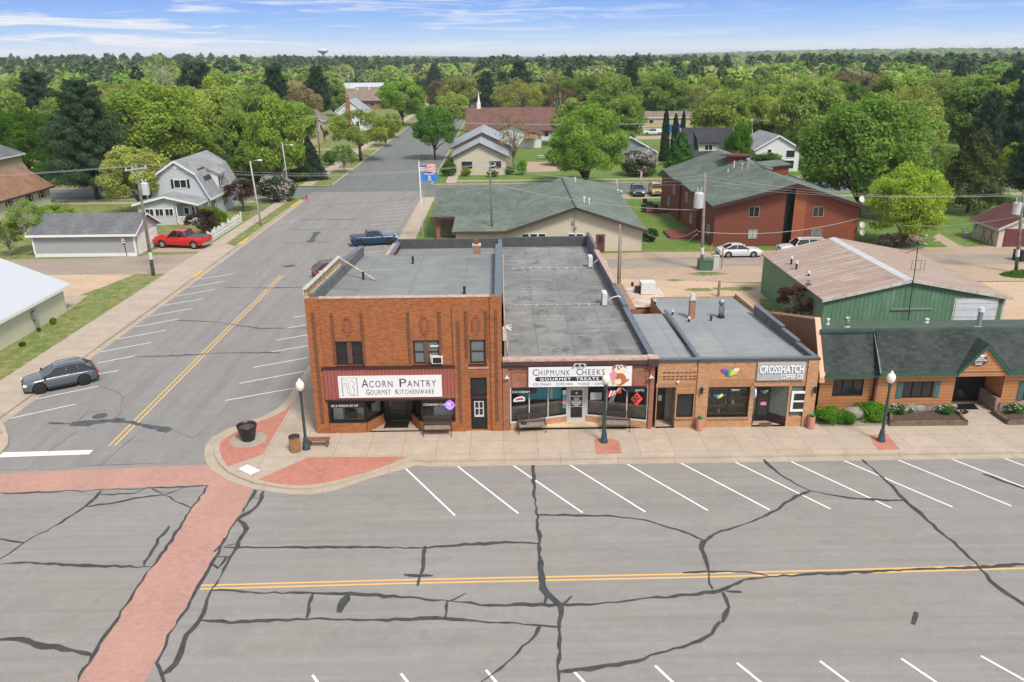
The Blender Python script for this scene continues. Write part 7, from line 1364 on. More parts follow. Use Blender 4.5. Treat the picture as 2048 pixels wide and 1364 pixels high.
    for xw in(k['xf'],k['xr']):
        for s in(-1,1):
            w=MB(); y=s*(W_/2-.13); r=k['r']; prof=[(r*.62,-.11),(r*.95,-.11),(r,-.07),(r,.07),(r*.95,.11),(r*.62,.11)]; a=[]
            q=Matrix.Rotation(R_(90),3,'X'); nn=20; vv=[]
            for pr_,pz in prof: vv+= [Vector((xw,y,r))+q@Vector((pr_*math.cos(2*math.pi*i/nn),pr_*math.sin(2*math.pi*i/nn),pz)) for i in range(nn)]
            w.add(vv,[(a_*nn+i,a_*nn+(i+1)%nn,(a_+1)*nn+(i+1)%nn,(a_+1)*nn+i) for a_ in range(5) for i in range(nn)],0,True); wo=w.build('wheel','tyre',t)
            w=MB(); w.cyl((xw,y+s*.02,r),(xw,y+s*.085,r),r*.63,r*.6,n=20)
            for i in range(5): a_=2*math.pi*i/5; w.obox((xw+r*.32*math.cos(a_),y+s*.09,r+r*.32*math.sin(a_)),(r*.5,.03,r*.13),0,m=1,ry=-a_)
            w.build('rim',['trim_black' if rim!='rim_silver' else 'rim_silver',rim],wo)
    zz=k['hood']-.22
    for s in(-1,1):
        q=MB(); q.obox((h-.16,s*W_*.36,zz),(.22,.42,.15),-s*.35); q.build('headlight','head_clear',t)
        q=MB(); q.obox((-h+.06,s*W_*.41,k['deck']-.22),(.16,.24 if kind!='pickup' else .16,.18 if kind!='pickup' else .34),s*.25); q.build('tail_light','tail_red',t)
    q=MB(); q.box(h-.10,-W_*.36,k['zb']+.0,h+.02,W_*.36,k['zb']+.22); q.box(h-.09,-W_*.25,zz-.18,h-.0,W_*.25,zz+.06); q.build('grille','trim_black' if kind!='pickup' else 'chrome',t)
    q=MB(); q.box(-h-.03,-W_*.43,k['zb']+.05,-h+.1,W_*.43,k['zb']+.27); q.build('bumper','trim_black' if kind!='pickup' else 'chrome',t)
    if kind in('suv','boxy'):
        q=MB()
        for s in(-1,1): q.box(k['xr']+.5,s*W_/2*.985-.012,k['zb']-.01,k['xf']-.5,s*W_/2*.985+.012,k['zb']+.14)
        q.build('sill','trim_black',t)
    F_=G(*front,ZR if G(*front).x<-11 and G(*front).y<80 and G(*front).x>-31 else -.03); Rr=G(*rear,F_.z); d=F_-Rr; an=math.atan2(d.y,d.x); sc=scale or max(.9,min(1.12,d.length/(k['xf']-k['xr'])))
    nrm=Vector((-d.y,d.x,0)).normalized(); 
    if nrm.y<0: nrm=-nrm
    mid=(F_+Rr)/2; c=mid+nrm*(W_/2-.13)*sc
    if facing is not None: an=R_(facing); c=mid; 
    off=Matrix.Rotation(an,3,'Z')@Vector((-(k['xf']+k['xr'])/2*sc,0,0)); c=c+off
    t.location=(c.x,c.y,F_.z); t.rotation_euler=(0,0,an); t.scale=(sc,)*3; return t
vehicle('parked_suv','dark grey SUV with black wheels parked nose-in beside the grass strip','car','suv','paint_graphite',(82,788),(170.4,769.7),'rim_black')
vehicle('pickup_truck','bright red extended-cab pickup with bed cover parked by the picket fence','pickup','pickup','paint_red',(326,496),(389,498.3))
vehicle('pickup_truck','dark blue pickup truck parked nose-in behind the corner shop','pickup','pickup','paint_blue',(777,490),(721,493.5),'rim_black')
vehicle('parked_suv','maroon SUV half hidden behind the roof edge of the corner shop','car','suv','paint_maroon',(706,553),(652,560))
vehicle('parked_sedan','white sedan parked beside the red apartment house','car','sedan','paint_pearl',(1506,515),(1456,515.5))
vehicle('parked_suv','white older SUV parked behind the rusty shed roof','car','boxy','paint_pearl',(1580,515),(1634,514.5))
vehicle('parked_suv','grey-green SUV facing the camera on the far cross street','car','suv','paint_teal',(1275,395),(1275,385),facing=-92,scale=1.0)
vehicle('parked_suv','yellow boxy SUV facing the camera on the far cross street','car','boxy','paint_gold',(1311,394),(1311,385),facing=-92,scale=1.0)
vehicle('parked_sedan','silver car mostly hidden behind the sage green roof edge','car','sedan','paint_silver',(1216,393),(1216,384),facing=-60,scale=1.0)
vehicle('pickup_truck','white pickup with bed topper by the white rail fence far behind','pickup','pickup','paint_pearl',(1294,270.5),(1318,270.5),topper='paint_pearl')
vehicle('parked_sedan','white car among the trees behind the white rail fence','car','sedan','paint_pearl',(1281,258),(1262,258.5))
vehicle('parked_sedan','dark car in the yard at the far end of the street','car','sedan','paint_dark',(886,207),(866,207.5),facing=10,scale=1.0)
a,b=G(1258,266),G(1300,265); t=thing('rail_fence','low white two-rail fence in front of the far white pickup','fence',(a+b)/2); mb=MB()
for z in(.5,1.0): c=(a+b)/2; mb.obox((c.x,c.y,z),((b-a).length,.06,.14),math.atan2((b-a).y,(b-a).x))
mb.build('rail','white_paint',t)
for i in range(5): p=a.lerp(b,i/4); mb=MB(); mb.box(p.x-.07,p.y-.07,0,p.x+.07,p.y+.07,1.15); mb.build('post','white_paint',t)
# ================================================================== poles, wires, signs, flags
plain('pole_wood',(.30,.26,.21),.9,var=.25,scale=3); plain('pole_green',(.20,.215,.155),.9,var=.3,scale=2); plain('pole_grey',(.46,.45,.44),.7,var=.1); plain('transformer',(.55,.56,.57),.5,.2,var=.08); plain('wire',(.34,.34,.34),.6,var=0); plain('box_green',(.06,.14,.09),.5,var=.1); plain('box_pale',(.50,.52,.47),.6,var=.1); plain('orange_c',(.75,.25,.03),.5,var=0); plain('hydrant_red',(.50,.035,.025),.45,var=.1)
ARMS={}
def pole(key,label,bpx,tpx,mat='pole_wood',r=.15,arm=True,can=None,lamp=None,sleeve=False,ang=0.0,cat='utility pole',name='utility_pole'):
    b=G(*bpx); tp=AY(*tpx,b.y); t=thing(name,label,cat,b); mb=MB(); mb.tube([b-Vector((0,0,.2)),b.lerp(tp,.5),tp],[r,r*.85,r*.66],10); mb.build('pole',mat,t); up=(tp-b).normalized(); hgt=(tp-b).length
    ang=1.05 if arm else ang; ARMS[key]=[tp-up*.55+Vector((dx*math.cos(ang),dx*math.sin(ang)-.12,.3)) for dx in(-1.05,-.35,1.05)]
    if arm:
        c=tp-up*.55; mb=MB(); mb.obox((c.x,c.y-.12,c.z),(2.4,.1,.13),ang); mb.build('crossarm','pole_grey',t)
        for dx in(-1.05,-.35,1.05): mb=MB(); p=Vector((c.x+dx*math.cos(ang),c.y-.12+dx*math.sin(ang),c.z+.066)); mb.lathe(p,[(.05,0),(.07,.06),(.04,.1),(.06,.16),(.02,.22)],8); mb.build('insulator','metal_white',t)
        mb=MB(); mb.cyl((c.x-.7,c.y-.14,c.z-.05),(c.x,c.y-.14,c.z-.75),.03); mb.cyl((c.x+.7,c.y-.14,c.z-.05),(c.x,c.y-.14,c.z-.75),.03); mb.build('brace','pole_grey',t)
    if can:
        dx,dz,s=can; c=tp-up*dz; mb=MB(); p=Vector((c.x+dx,c.y-.2,c.z)); mb.cyl(p-Vector((0,0,.55*s)),p+Vector((0,0,.5*s)),.36*s,n=16); mb.cyl(p+Vector((0,0,.5*s)),p+Vector((0,0,.6*s)),.36*s,.22*s,n=16)
        for q in(-.15,.15): mb.cyl(p+Vector((q,0,.55*s)),p+Vector((q*1.3,0,.95*s)),.05)
        mb.cyl((c.x,c.y,c.z),(p.x,p.y,p.z),.05); mb.build('transformer','transformer',t)
    if lamp:
        dx,dz=lamp; mb=MB(); mb.tube([tp-up*.3,tp+Vector((dx*.4,0,dz*.7-.1)),tp+Vector((dx,0,dz))],.04); mb.build('lamp_arm','metal_galv',t); mb=MB(); mb.ball(tp+Vector((dx+.3,0,dz-.05)),.32,sq=(1.2,.6,.4)); mb.build('lamp_head','metal_white',t)
    if sleeve: mb=MB(); c=b+up*1.6; mb.cyl(c,c+up*.7,r*1.05); mb.build('sleeve','metal_white',t)
    return t
pole('A','tall greenish wooden utility pole with transformer beside the grey garage',(307,550),(271,326),'pole_green',.17,can=(.62,2.4,1.0),sleeve=True,ang=.12)
pole('B','greenish wooden utility pole in front of the sage roofed clinic',(986,500),(979.5,322),'pole_green',.16,arm=True,ang=.5)
pole('C','wooden utility pole with big transformer in front of the red apartment house',(1403,540),(1410,345),'pole_wood',.17,arm=False,can=(-.55,2.6,1.3),sleeve=True)
pole('D','dark utility pole with transformer at the right edge by the old garage',(2032,545),(2047,382),'pole_green',.17,arm=True,can=(-.6,1.6,1.0),sleeve=True)
pole('E','thin leaning street light pole beside the purple crabapple',(522,450),(500,322),'pole_grey',.12,arm=False,lamp=(.9,.12),cat='street light',name='street_light')
pole('F','street light pole behind the pink lilac at the street corner',(577,375),(564,285),'pole_grey',.12,arm=False,lamp=(1.2,-.35),cat='street light',name='street_light')
pole('G','wooden utility pole in front of the tan house',(640,312),(633,228),'pole_green',.14,ang=.4)
pole('H','short wooden service pole behind the sweet shop parapet',(1236,572),(1240,449),'pole_wood',.11,arm=False)
pole('I','plain pole beside the parked car on the far cross street',(1236,390),(1233,357),'pole_grey',.11,arm=False)
pole('J','grey utility pole rising behind the black roofed house',(1505,305),(1504,236),'pole_grey',.14)
pole('K','utility pole with crossarm among the trees right of the spreading tree',(1873,300),(1875,229),'pole_grey',.15)
pole('L','far utility pole left of the spring green tree',(514,235),(512,168),'pole_grey',.14); pole('M','far utility pole beyond the school roof',(698,205),(697,148),'pole_grey',.14)
pole('N','second service pole beside the short one behind the sweet shop',(1240,578),(1243,470),'pole_wood',.06,arm=False)
def sag(a,b,s,n=14): return [a.lerp(b,i/n)-Vector((0,0,4*s*(i/n)*(1-i/n))) for i in range(n+1)]
far=ARMS['A'][0]+Vector((-70,6,-1)); rt=ARMS['D'][2]+Vector((60,-2,0)); nm=0
def wire(a,b,s,label,r=.011): mb=MB(); mb.tube(sag(Vector(a),Vector(b),s),r,5); return tag(mb.build('overhead_wire','wire'),label,'overhead wire')
for i,w_ in enumerate(('left','middle','right')):
    a=ARMS['A'][i]; wire(a+Vector((-75,6,-1)),a,1.2,f'overhead wire on the {w_} insulator running left from the garage pole'); wire(a,ARMS['B'][i],1.0,f'overhead wire on the {w_} insulator from garage pole to clinic pole'); 
    wire(ARMS['B'][i],ARMS['C'][1]+Vector((0,0,-.4*i)),.9,f'overhead wire on the {w_} insulator from clinic pole to apartment pole'); wire(ARMS['C'][1]+Vector((0,0,-.4*i)),ARMS['D'][i],.8,f'overhead wire on the {w_} insulator from apartment pole to right edge pole'); wire(ARMS['D'][i],ARMS['D'][i]+Vector((60,-2,0)),1,f'overhead wire on the {w_} insulator leaving the picture right')
    wire(ARMS['G'][i],ARMS['G'][i]+Vector((-70,6,0)),1,f'overhead wire on the {w_} insulator leaving the tan house pole left'); wire(ARMS['G'][i],ARMS['J'][i],1.5,f'overhead wire on the {w_} insulator from tan house pole to black roof pole',.02); wire(ARMS['J'][i],ARMS['K'][i],1.2,f'overhead wire on the {w_} insulator from black roof pole to the tree pole',.02)
wire(ARMS['A'][1]-Vector((0,0,2.6)),AY(0,410,70),.5,'service cable from the garage pole to the brown roofed house'); wire(ARMS['B'][1]-Vector((0,0,2.5)),AY(560,408,88),.7,'dark telephone cable from the clinic pole across the side street',.028); wire(ARMS['B'][1]-Vector((0,0,1.9)),ARMS['C'][1]-Vector((0,0,3.3)),.7,'dark telephone cable from the clinic pole to the apartment pole',.028)
wire(ARMS['C'][1]-Vector((0,0,5.2)),(15.25,43.9,2.2),.9,'upper sagging service cable to the corner of the clinic',.028); wire(ARMS['C'][1]-Vector((0,0,5.6)),(15.25,43.9,1.2),1.3,'lower sagging service cable to the corner of the clinic',.028); wire(ARMS['C'][1]-Vector((0,0,5.4)),(39.4,45.1,3.1),.8,'sagging service cable across the front of the red apartment house',.028); wire(ARMS['E'][1],ARMS['E'][1]+Vector((-7,12,-4)),.4,'guy cable from the thin street light to the gambrel house'); wire(ARMS['H'][1],(15.2,43.9,2.3),.5,'service cable from the short pole to the clinic'); wire(ARMS['D'][1]-Vector((0,0,2)),(39.4,45.1,3.0),.9,'service cable from the right edge pole to the apartment house',.03)
# flags
b=G(847,485); tp=AY(837.5,322,b.y); t=thing('flagpole','tall white flagpole beside the clinic with two flags','flagpole',b); mb=MB(); mb.tube([b,tp],[.07,.045],10); mb.build('pole','white_paint',t); mb=MB(); mb.ball(tp+Vector((0,0,.08)),.09); mb.build('ball','metal_galv',t); mb=MB(); mb.box(b.x-.35,b.y-.3,-.05,b.x+.35,b.y+.3,.12); mb.build('base','concrete_plain',t)
def cloth(corner,w_,h_,wave,seed): 
    nu,nv=14,8; P=[]
    for j in range(nv+1):
        for i in range(nu+1):
            u=i/nu; v=j/nv; P.append(Vector((corner.x+u*w_,corner.y+.10*math.sin(u*7+seed)*u*1.6,corner.z-v*h_-wave*u*u+.05*math.sin(u*9+v*2+seed)*u)))
    return nu,nv,P
f1=thing('national_flag','stars and stripes flag flying at the top of the white flagpole','flag',tp); nu,nv,P=cloth(tp-Vector((-.08,0,.1)),2.0,1.05,.28,0); nv2=13
mb=MB(); nu,nvv=14,13; P=[]
for j in range(nvv+1):
    for i in range(nu+1):
        u=i/nu; v=j/nvv; P.append(Vector((tp.x+.08+u*1.75,tp.y+.12*math.sin(u*7)*u,tp.z-.1-v*1.05-.30*u*u+.07*math.sin(u*9+v*2)*u)))
for j in range(nvv):
    for i in range(nu): mb.quad(P[j*(nu+1)+i],P[(j+1)*(nu+1)+i],P[(j+1)*(nu+1)+i+1],P[j*(nu+1)+i+1],m=2 if (i<6 and j<7) else (0 if j%2==0 else 1))
for j in range(5):
    for i in range(5):
        q=P[(j+1)*(nu+1)+i+1]; mb.quad(q+Vector((-.03,-.02,-.03)),q+Vector((.03,-.02,-.03)),q+Vector((.03,-.02,.03)),q+Vector((-.03,-.02,.03)),m=1)
mb.build('cloth',['red_c','sign_white','navy_c'],f1)
z2=AY(842,345,b.y); f2=thing('state_flag','bright blue state flag with white lettering below the striped flag','flag',z2); plain('flag_blue',(.02,.19,.60),.6,var=.05); mb=MB(); nu,nvv=10,6; x0=z2.x+.06; P=[]
for j in range(nvv+1):
    for i in range(nu+1):
        u=i/nu; v=j/nvv; P.append(Vector((x0+u*1.75,z2.y+.06*math.sin(u*6),z2.z-v*1.0+.04*math.sin(u*5))))
for j in range(nvv):
    for i in range(nu): mb.quad(P[j*(nu+1)+i],P[(j+1)*(nu+1)+i],P[(j+1)*(nu+1)+i+1],P[j*(nu+1)+i+1])
mb.build('cloth','flag_blue',f2); mb=MB(); yy=z2.y-.09; mb.text('WISCONSIN',(x0+.87,yy,z2.z-.26),.17,1.15,align='C',bold=.03); mb.text('1848',(x0+.87,yy,z2.z-.88),.16,.42,align='C',bold=.03)
mb.quad((x0+.72,yy,z2.z-.66),(x0+1.02,yy,z2.z-.66),(x0+1.0,yy,z2.z-.36),(x0+.74,yy,z2.z-.36),m=0); mb.quad((x0+.77,yy-.004,z2.z-.6),(x0+.97,yy-.004,z2.z-.6),(x0+.95,yy-.004,z2.z-.42),(x0+.79,yy-.004,z2.z-.42),m=1); mb.build('lettering',['sign_white','cone'],f2)
# small street things
p=G(613,399); t=thing('fire_hydrant','red fire hydrant at the street corner by the pavement end','hydrant',p); mb=MB(); mb.lathe(p,[(.17,0),(.17,.06),(.12,.08),(.12,.5),(.15,.52),(.14,.6),(.08,.7),(.03,.75)],12); mb.build('body','hydrant_red',t); mb=MB(); mb.cyl(p+Vector((-.24,0,.42)),p+Vector((.24,0,.42)),.06); mb.cyl(p+Vector((0,-.22,.42)),p+Vector((0,0,.42)),.08); mb.build('nozzle','hydrant_red',t)
def sign_post(label,bpx,tpx,w_,h_,mat,post='metal_galv',mk=None):
    b=G(*bpx); tp=AY(*tpx,b.y); t=thing('sign_post',label,'sign',b); mb=MB(); mb.cyl(b,tp,.035,n=6); mb.build('post',post,t); mb=MB(); mb.box(tp.x-w_/2,tp.y-.07,tp.z-h_,tp.x+w_/2,tp.y-.04,tp.z); o=mb.build('panel',mat,t)
    if mk: mk(o,tp)
    return t
def park(o,tp): 
    mb=MB(); mb.box(tp.x-.14,tp.y-.078,tp.z-.2,tp.x+.14,tp.y-.071,tp.z-.05,m=0); mb.box(tp.x-.14,tp.y-.078,tp.z-.66,tp.x+.14,tp.y-.071,tp.z-.5,m=0); mb.build('marking','red_c',o)
sign_post('small red and white parking sign on a thin post before the grey garage',(254,512),(245,472),.36,.75,'sign_white','metal_dark',park)
sign_post('white sign on a post on the lawn before the pink lilac',(1289,352),(1289,334),.9,.9,'sign_white'); sign_post('brown wooden sign post on the lawn before the pink lilac',(1283,357),(1283,342),.35,1.6,'coping_rust')
p=G(1412,541); t=thing('transformer_box','low dark green transformer box at the foot of the apartment pole','utility box',p); mb=MB(); mb.box(p.x-.65,p.y,-.05,p.x+.65,p.y+1.1,.95); mb.build('cabinet','box_green',t); mb=MB(); mb.box(p.x-.68,p.y-.03,.952,p.x+.68,p.y+1.13,1.02); mb.build('lid','box_green',t)
p=G(1432,537); t=thing('utility_box','upright pale grey utility cabinet beside the green transformer box','utility box',p); mb=MB(); mb.box(p.x-.28,p.y,-.05,p.x+.28,p.y+.45,1.25); mb.build('cabinet','box_pale',t); mb=MB(); mb.box(p.x-.31,p.y-.03,1.252,p.x+.31,p.y+.48,1.3); mb.build('lid','box_pale',t)
p=G(1422,515); mb=MB(); mb.cyl(p,p+Vector((0,0,1.5)),.04); tag(mb.build('marker_post','orange_c'),'thin orange marker post by the apartment lawn','marker post'); p=G(1443,537); mb=MB(); mb.cyl(p,p+Vector((0,0,1.9)),.06); mb.box(p.x-.09,p.y-.05,1.9,p.x+.09,p.y+.05,2.05); tag(mb.build('wooden_post','pole_wood'),'short brown post beside the pale utility cabinet','post')
p=G(1437,592); mb=MB(); mb.cyl(p,p+Vector((0,0,1.3)),.13,.12); mb.ball(p+Vector((0,0,1.3)),.12); tag(mb.build('wooden_post','pole_wood'),'stubby grey post behind the coffee shop back wall','post')
for i,(px,py,lb) in enumerate(((2034,520,'dark wheeled bin behind the right edge utility pole'),(2043,522,'second dark wheeled bin at the right edge'))): p=G(px,py); t=thing('wheeled_bin',lb,'bin',p); mb=MB(); mb.ext([(p.x-.28,p.y-.3,0),(p.x+.28,p.y-.3,0),(p.x+.33,p.y+.35,0),(p.x-.33,p.y+.35,0)],(0,0,1.0)); mb.build('tub','trim_black',t); mb=MB(); mb.box(p.x-.34,p.y-.36,1.0,p.x+.34,p.y+.4,1.07); mb.build('lid','trim_black',t)
p=G(1298,420); t=thing('barbecue_grill','black barbecue grill on the patio left of the red apartment house','grill',p); mb=MB(); mb.box(p.x-.5,p.y-.3,.6,p.x+.5,p.y+.3,.9); mb.build('firebox','trim_black',t); mb=MB(); mb.ball((p.x,p.y,.95),.42,sq=(1.1,.75,.7)); mb.build('hood','trim_black',t); mb=MB(); [mb.box(p.x+s-.04,p.y-.25,0,p.x+s+.04,p.y+.25,.6) for s in(-.45,.45)]; mb.build('leg','metal_dark',t)
def patio_chair(px,py,lb):
    p=G(px,py); t=thing('patio_chair',lb,'chair',p); mb=MB(); mb.box(p.x-.3,p.y-.3,.4,p.x+.3,p.y+.3,.45); mb.build('seat','trim_black',t); mb=MB(); mb.box(p.x-.3,p.y+.27,.45,p.x+.3,p.y+.33,1.0); mb.build('backrest','trim_black',t); mb=MB(); [mb.box(p.x+a-.03,p.y+b-.03,0,p.x+a+.03,p.y+b+.03,.4) for a in(-.27,.27) for b in(-.27,.27)]; mb.build('leg','trim_black',t)
patio_chair(1290,412,'black patio chair left of the barbecue grill'); patio_chair(1312,424,'black patio chair right of the barbecue grill'); patio_chair(1288,424,'black patio chair nearest the lawn before the grill')
rs=random.Random(5); mb=MB()
for i in range(110):
    px,py=rs.gauss(1800,30),rs.uniform(470,492); p=G(px,py); s=rs.uniform(.25,.6); mb.obox((p.x,p.y,rs.uniform(.05,.75)*max(.1,1-abs(px-1800)/60)),(s*rs.uniform(.9,1.6),s*.5,s*.4),rs.random()*3,rx=rs.uniform(-.4,.4),ry=rs.uniform(-.5,.5),m=rs.randrange(5))
tag(mb.build('rubble_pile',['brick_chimney','stone','stone_red','white_dirty','wood_weathered']),'heaped rubble of broken bricks and boards under the yellow-green tree','rubble',kind='stuff')
# ================================================================== vegetation
leafmat('leaf',.42,.27); leafmat('needle',.2,.30); plain('bark',(.13,.10,.075),.95,var=.3,scale=2); plain('bark_pale',(.34,.31,.27),.95,var=.3,scale=2)
RG=np.random.default_rng(11)
def unit(v): return v/np.maximum(1e-9,np.linalg.norm(v,axis=-1,keepdims=True))
def leaves_at(C,out,size,tint,aspect=.6,up=.35,rand=1.0):
    n=len(C); nrm=unit(RG.normal(size=(n,3))*rand+out*.7+np.array([0,0,up])); a=unit(np.cross(nrm,RG.normal(size=(n,3)))); b=np.cross(nrm,a)
    s=(size*RG.uniform(.6,1.35,n))[:,None]; a=a*s; b=b*s*aspect
    return np.stack([C-a,C-b*.9,C+a,C+b*.9],1).reshape(-1,3), tint
def clumps(K,cr,per,leaf,zj=.12):
    """K (n,3) centres, cr radii -> leaf quads spread through each clump"""
    V=[];T=[]; c0=K.mean(0)
    for k,r in zip(K,cr):
        d=unit(RG.normal(size=(per,3))); rad=r*RG.uniform(.35,1,per)**.6; C=k+d*rad[:,None]*np.array([1,1,.8]); tk=RG.uniform(.15,.85)
        v,t=leaves_at(C,unit(d*.6+unit((k-c0)[None])*.6),leaf,np.clip(tk+RG.normal(0,.16,per),0,1)); V.append(v);T.append(t)
    return np.concatenate(V),np.concatenate(T)
def quads_mesh(name,V,T,mat):
    n=len(V)//4; me=bpy.data.meshes.new(name); me.vertices.add(len(V)); me.vertices.foreach_set('co',V.astype(np.float32).ravel()); me.loops.add(4*n); me.loops.foreach_set('vertex_index',np.arange(4*n,dtype=np.int32)); me.polygons.add(n); me.polygons.foreach_set('loop_start',np.arange(0,4*n,4,dtype=np.int32))
    at=me.attributes.new('tint','FLOAT','FACE'); at.data.foreach_set('value',T.astype(np.float32)); me.materials.append(M[mat]); me.update(); me.validate(); return me
def trunk_mesh(name,limbs,mat='bark'):
    mb=MB()
    for pts,r in limbs: mb.tube(pts,r,7)
    o=mb.build(name,mat); me=o.data; bpy.data.objects.remove(o); return me
PROTO={}
def broad(key,seed,shape=(.5,.43,.56),K=72,per=260,leaf=.0215,low=.11,gap=.0,lump=.13,topw=1.0):
    global RG; RG=np.random.default_rng(seed); rx,rz,cz=shape; P=[]
    while len(P)<K:
        d=unit(RG.normal(size=3)); 
        if d[2]<-.75: continue
        f=RG.uniform(.55,.98)**.7; x=d*np.array([rx,rx,rz])*f*(1-lump*.6); z=cz+x[2]
        wd=1+(topw-1)*np.clip((z-cz)/rz,-1,1); x[:2]*=wd
        if RG.random()<gap and f>.8: continue
        P.append([x[0],x[1],max(low+.05,z)])
    P=np.array(P); cr=RG.uniform(.7,1.25,K)*lump; V,T=clumps(P,cr,per,leaf)
    lim=[([(0,0,-.02),(.01,0,low),(0,.005,low+.2),(0,0,cz+rz*.5)],[.03,.023,.016,.005])]
    for p in P[:: max(1,K//14)]: m=Vector((p[0]*.35,p[1]*.35,low+ (p[2]-low)*.55)); lim.append(([(0,0,low*.95+.05*RG.random()),m,Vector(p)],[.014,.009,.003]))
    PROTO[key]=(quads_mesh('crown',V,T,'leaf'),trunk_mesh('trunk',lim))
def sparse(key,seed,per=75,K=80,leaf=.0165,mat='bark_pale'):
    global RG; RG=np.random.default_rng(seed); P=[];lim=[([(0,0,-.02),(.01,0,.22),(0,0,.6),(.01,0,.9)],[.024,.02,.012,.003])]
    while len(P)<K:
        d=unit(RG.normal(size=3)); 
        if d[2]<-.5: continue
        P.append(d*np.array([.5,.5,.40])*RG.uniform(.35,1)**.5*.92+np.array([0,0,.58]))
    P=np.array(P); V,T=clumps(P,RG.uniform(.05,.1,K),per,leaf)
    for p in P[::2]: z0=.18+.35*RG.random(); m=Vector((p[0]*.45,p[1]*.45,z0+(p[2]-z0)*.5)); lim.append(([(0,0,z0),m,Vector(p)],[.010,.006,.002]))
    PROTO[key]=(quads_mesh('crown',V,T,'leaf'),trunk_mesh('trunk',lim,mat))
def pine(key,seed,tiers=15,low=.16,dens=120,leaf=.024,prof=.75,plume=.085):
    global RG; RG=np.random.default_rng(seed); V=[];T=[];lim=[([(0,0,-.02),(0,0,.5),(0,0,.98)],[.026,.018,.003])]
    for i in range(tiers):
        z=low+(1-low)*(i/(tiers-.2)); f=(1-(z-low)/(1-low)); Lr=.5*min(1,f**prof*1.12+.07)*(.75+.35*RG.random()); nb=7 if f>.25 else 5; a0=RG.random()*6
        for b in range(nb):
            a=a0+2*math.pi*b/nb+RG.normal()*.18; l=Lr*RG.uniform(.65,1.1); tip=np.array([math.cos(a)*l,math.sin(a)*l,min(.985,z+l*.12+.02)]); base=np.array([0,0,z-.01])
            lim.append(([Vector(base),Vector((base+tip)/2-np.array([0,0,.012])),Vector(tip)],[.007,.005,.002]))
            tk=RG.uniform(.1,.85)
            for s in np.arange(.32,1.05,.17):
                c=base+(tip-base)*s; r=plume*(.65+.5*f)*(1.1-.35*abs(s-.7)); n=int(dens*.5); d=unit(RG.normal(size=(n,3))); C=c+d*(r*RG.uniform(.2,1,n)**.5)[:,None]*np.array([1,1,.45])
                v,t=leaves_at(C,d,leaf,np.clip(tk+RG.normal(0,.15,n),0,1),aspect=.28,up=.5); V.append(v);T.append(t)
    PROTO[key]=(quads_mesh('crown',np.concatenate(V),np.concatenate(T),'needle'),trunk_mesh('trunk',lim))
def cone(key,seed,n=9000,leaf=.03,power=.9,low=.03,wmin=.0,rag=.16):
    global RG; RG=np.random.default_rng(seed); z=low+(1-low)*RG.random(n)**1.35; f=(1-(z-low)/(1-low)); a=RG.random(n)*2*np.pi
    rr_=.5*np.maximum(wmin,f**power)*(1+rag*np.sin(a*5+np.floor(z*14)*1.7)+rag*.6*np.sin(z*70)); r=rr_*RG.uniform(.55,1.05,n)**.6
    C=np.stack([np.cos(a)*r,np.sin(a)*r,z-.05*r],1); d=np.stack([np.cos(a),np.sin(a),np.full(n,.1)],1); tk=.5+.3*np.sin(a*4+np.floor(z*12)*2.1)+RG.normal(0,.15,n)
    v,t=leaves_at(C,d,leaf,np.clip(tk,0,1),aspect=.4,up=.1); PROTO[key]=(quads_mesh('crown',v,t,'needle'),trunk_mesh('trunk',[([(0,0,-.02),(0,0,.95)],[.03,.003])]))
for i in range(4): broad(f'broad{i}',20+i)
for i in range(2): broad(f'upright{i}',40+i,shape=(.48,.475,.515),low=.03,K=66,topw=.78,leaf=.020); broad(f'round{i}',50+i,shape=(.5,.42,.575),low=.15,K=70,per=280,leaf=.018,lump=.11)
broad('spread',60,shape=(.52,.45,.54),K=105,per=330,leaf=.0145,low=.09,lump=.12); broad('street',61,shape=(.5,.36,.62),K=64,per=190,leaf=.0145,low=.27,lump=.105); broad('wide',62,shape=(.5,.44,.54),K=95,per=330,leaf=.014,low=.06,lump=.115)
broad('tall',63,shape=(.5,.47,.52),K=100,per=330,leaf=.0135,low=.02,lump=.11,topw=.85); broad('bush0',70,shape=(.5,.45,.5),K=30,per=230,leaf=.033,low=.02,lump=.2); broad('bush1',71,shape=(.5,.47,.48),K=28,per=260,leaf=.036,low=.0,lump=.24)
for i in range(3): sparse(f'sparse{i}',80+i)
sparse('bare',84,per=14,K=70,leaf=.02); sparse('crab',85,per=120,K=70,leaf=.018,mat='bark')
for i in range(3): pine(f'pine{i}',90+i,prof=(.55,.75,.45)[i])
pine('oldpine',95,tiers=17,low=.13,dens=190,leaf=.0165,prof=.6,plume=.075)
cone('spruce',100,power=.85); cone('arbor',101,power=.35,wmin=.12,leaf=.035,n=7000,rag=.1); cone('redcedar',102,power=.6,low=.14,leaf=.022,n=16000,rag=.22); cone('cone_green',103,power=.7,leaf=.03)
VAR=random.Random(3)
def tree(name,label,cat,key,x,y,z,w_,h_,col,group=None,rz=None):
    t=thing(name,label,cat,(x,y,z),group); t.scale=(w_,w_,h_); t.rotation_euler=(0,0,VAR.random()*6.28 if rz is None else rz)
    cm,tm=PROTO[key]
    a=bpy.data.objects.new('crown' if not name.endswith(('bush','shrub','plant')) else 'foliage',cm); COL.objects.link(a); a.parent=t; k=.86+.28*VAR.random(); a.color=(col[0]*k,col[1]*k,col[2]*k,1)
    b=bpy.data.objects.new('trunk' if not name.endswith(('bush','shrub','plant')) else 'stem',tm); COL.objects.link(b); b.parent=t; return t
GR=(.22,.325,.065); BG=(.285,.40,.075); YG=(.37,.44,.08); TN=(.42,.39,.17); OL=(.30,.33,.10); DG=(.155,.255,.055); PN=(.066,.112,.060); PD=(.056,.095,.052); PR=(.085,.05,.042); LM=(.33,.42,.03); BR=(.20,.16,.075)
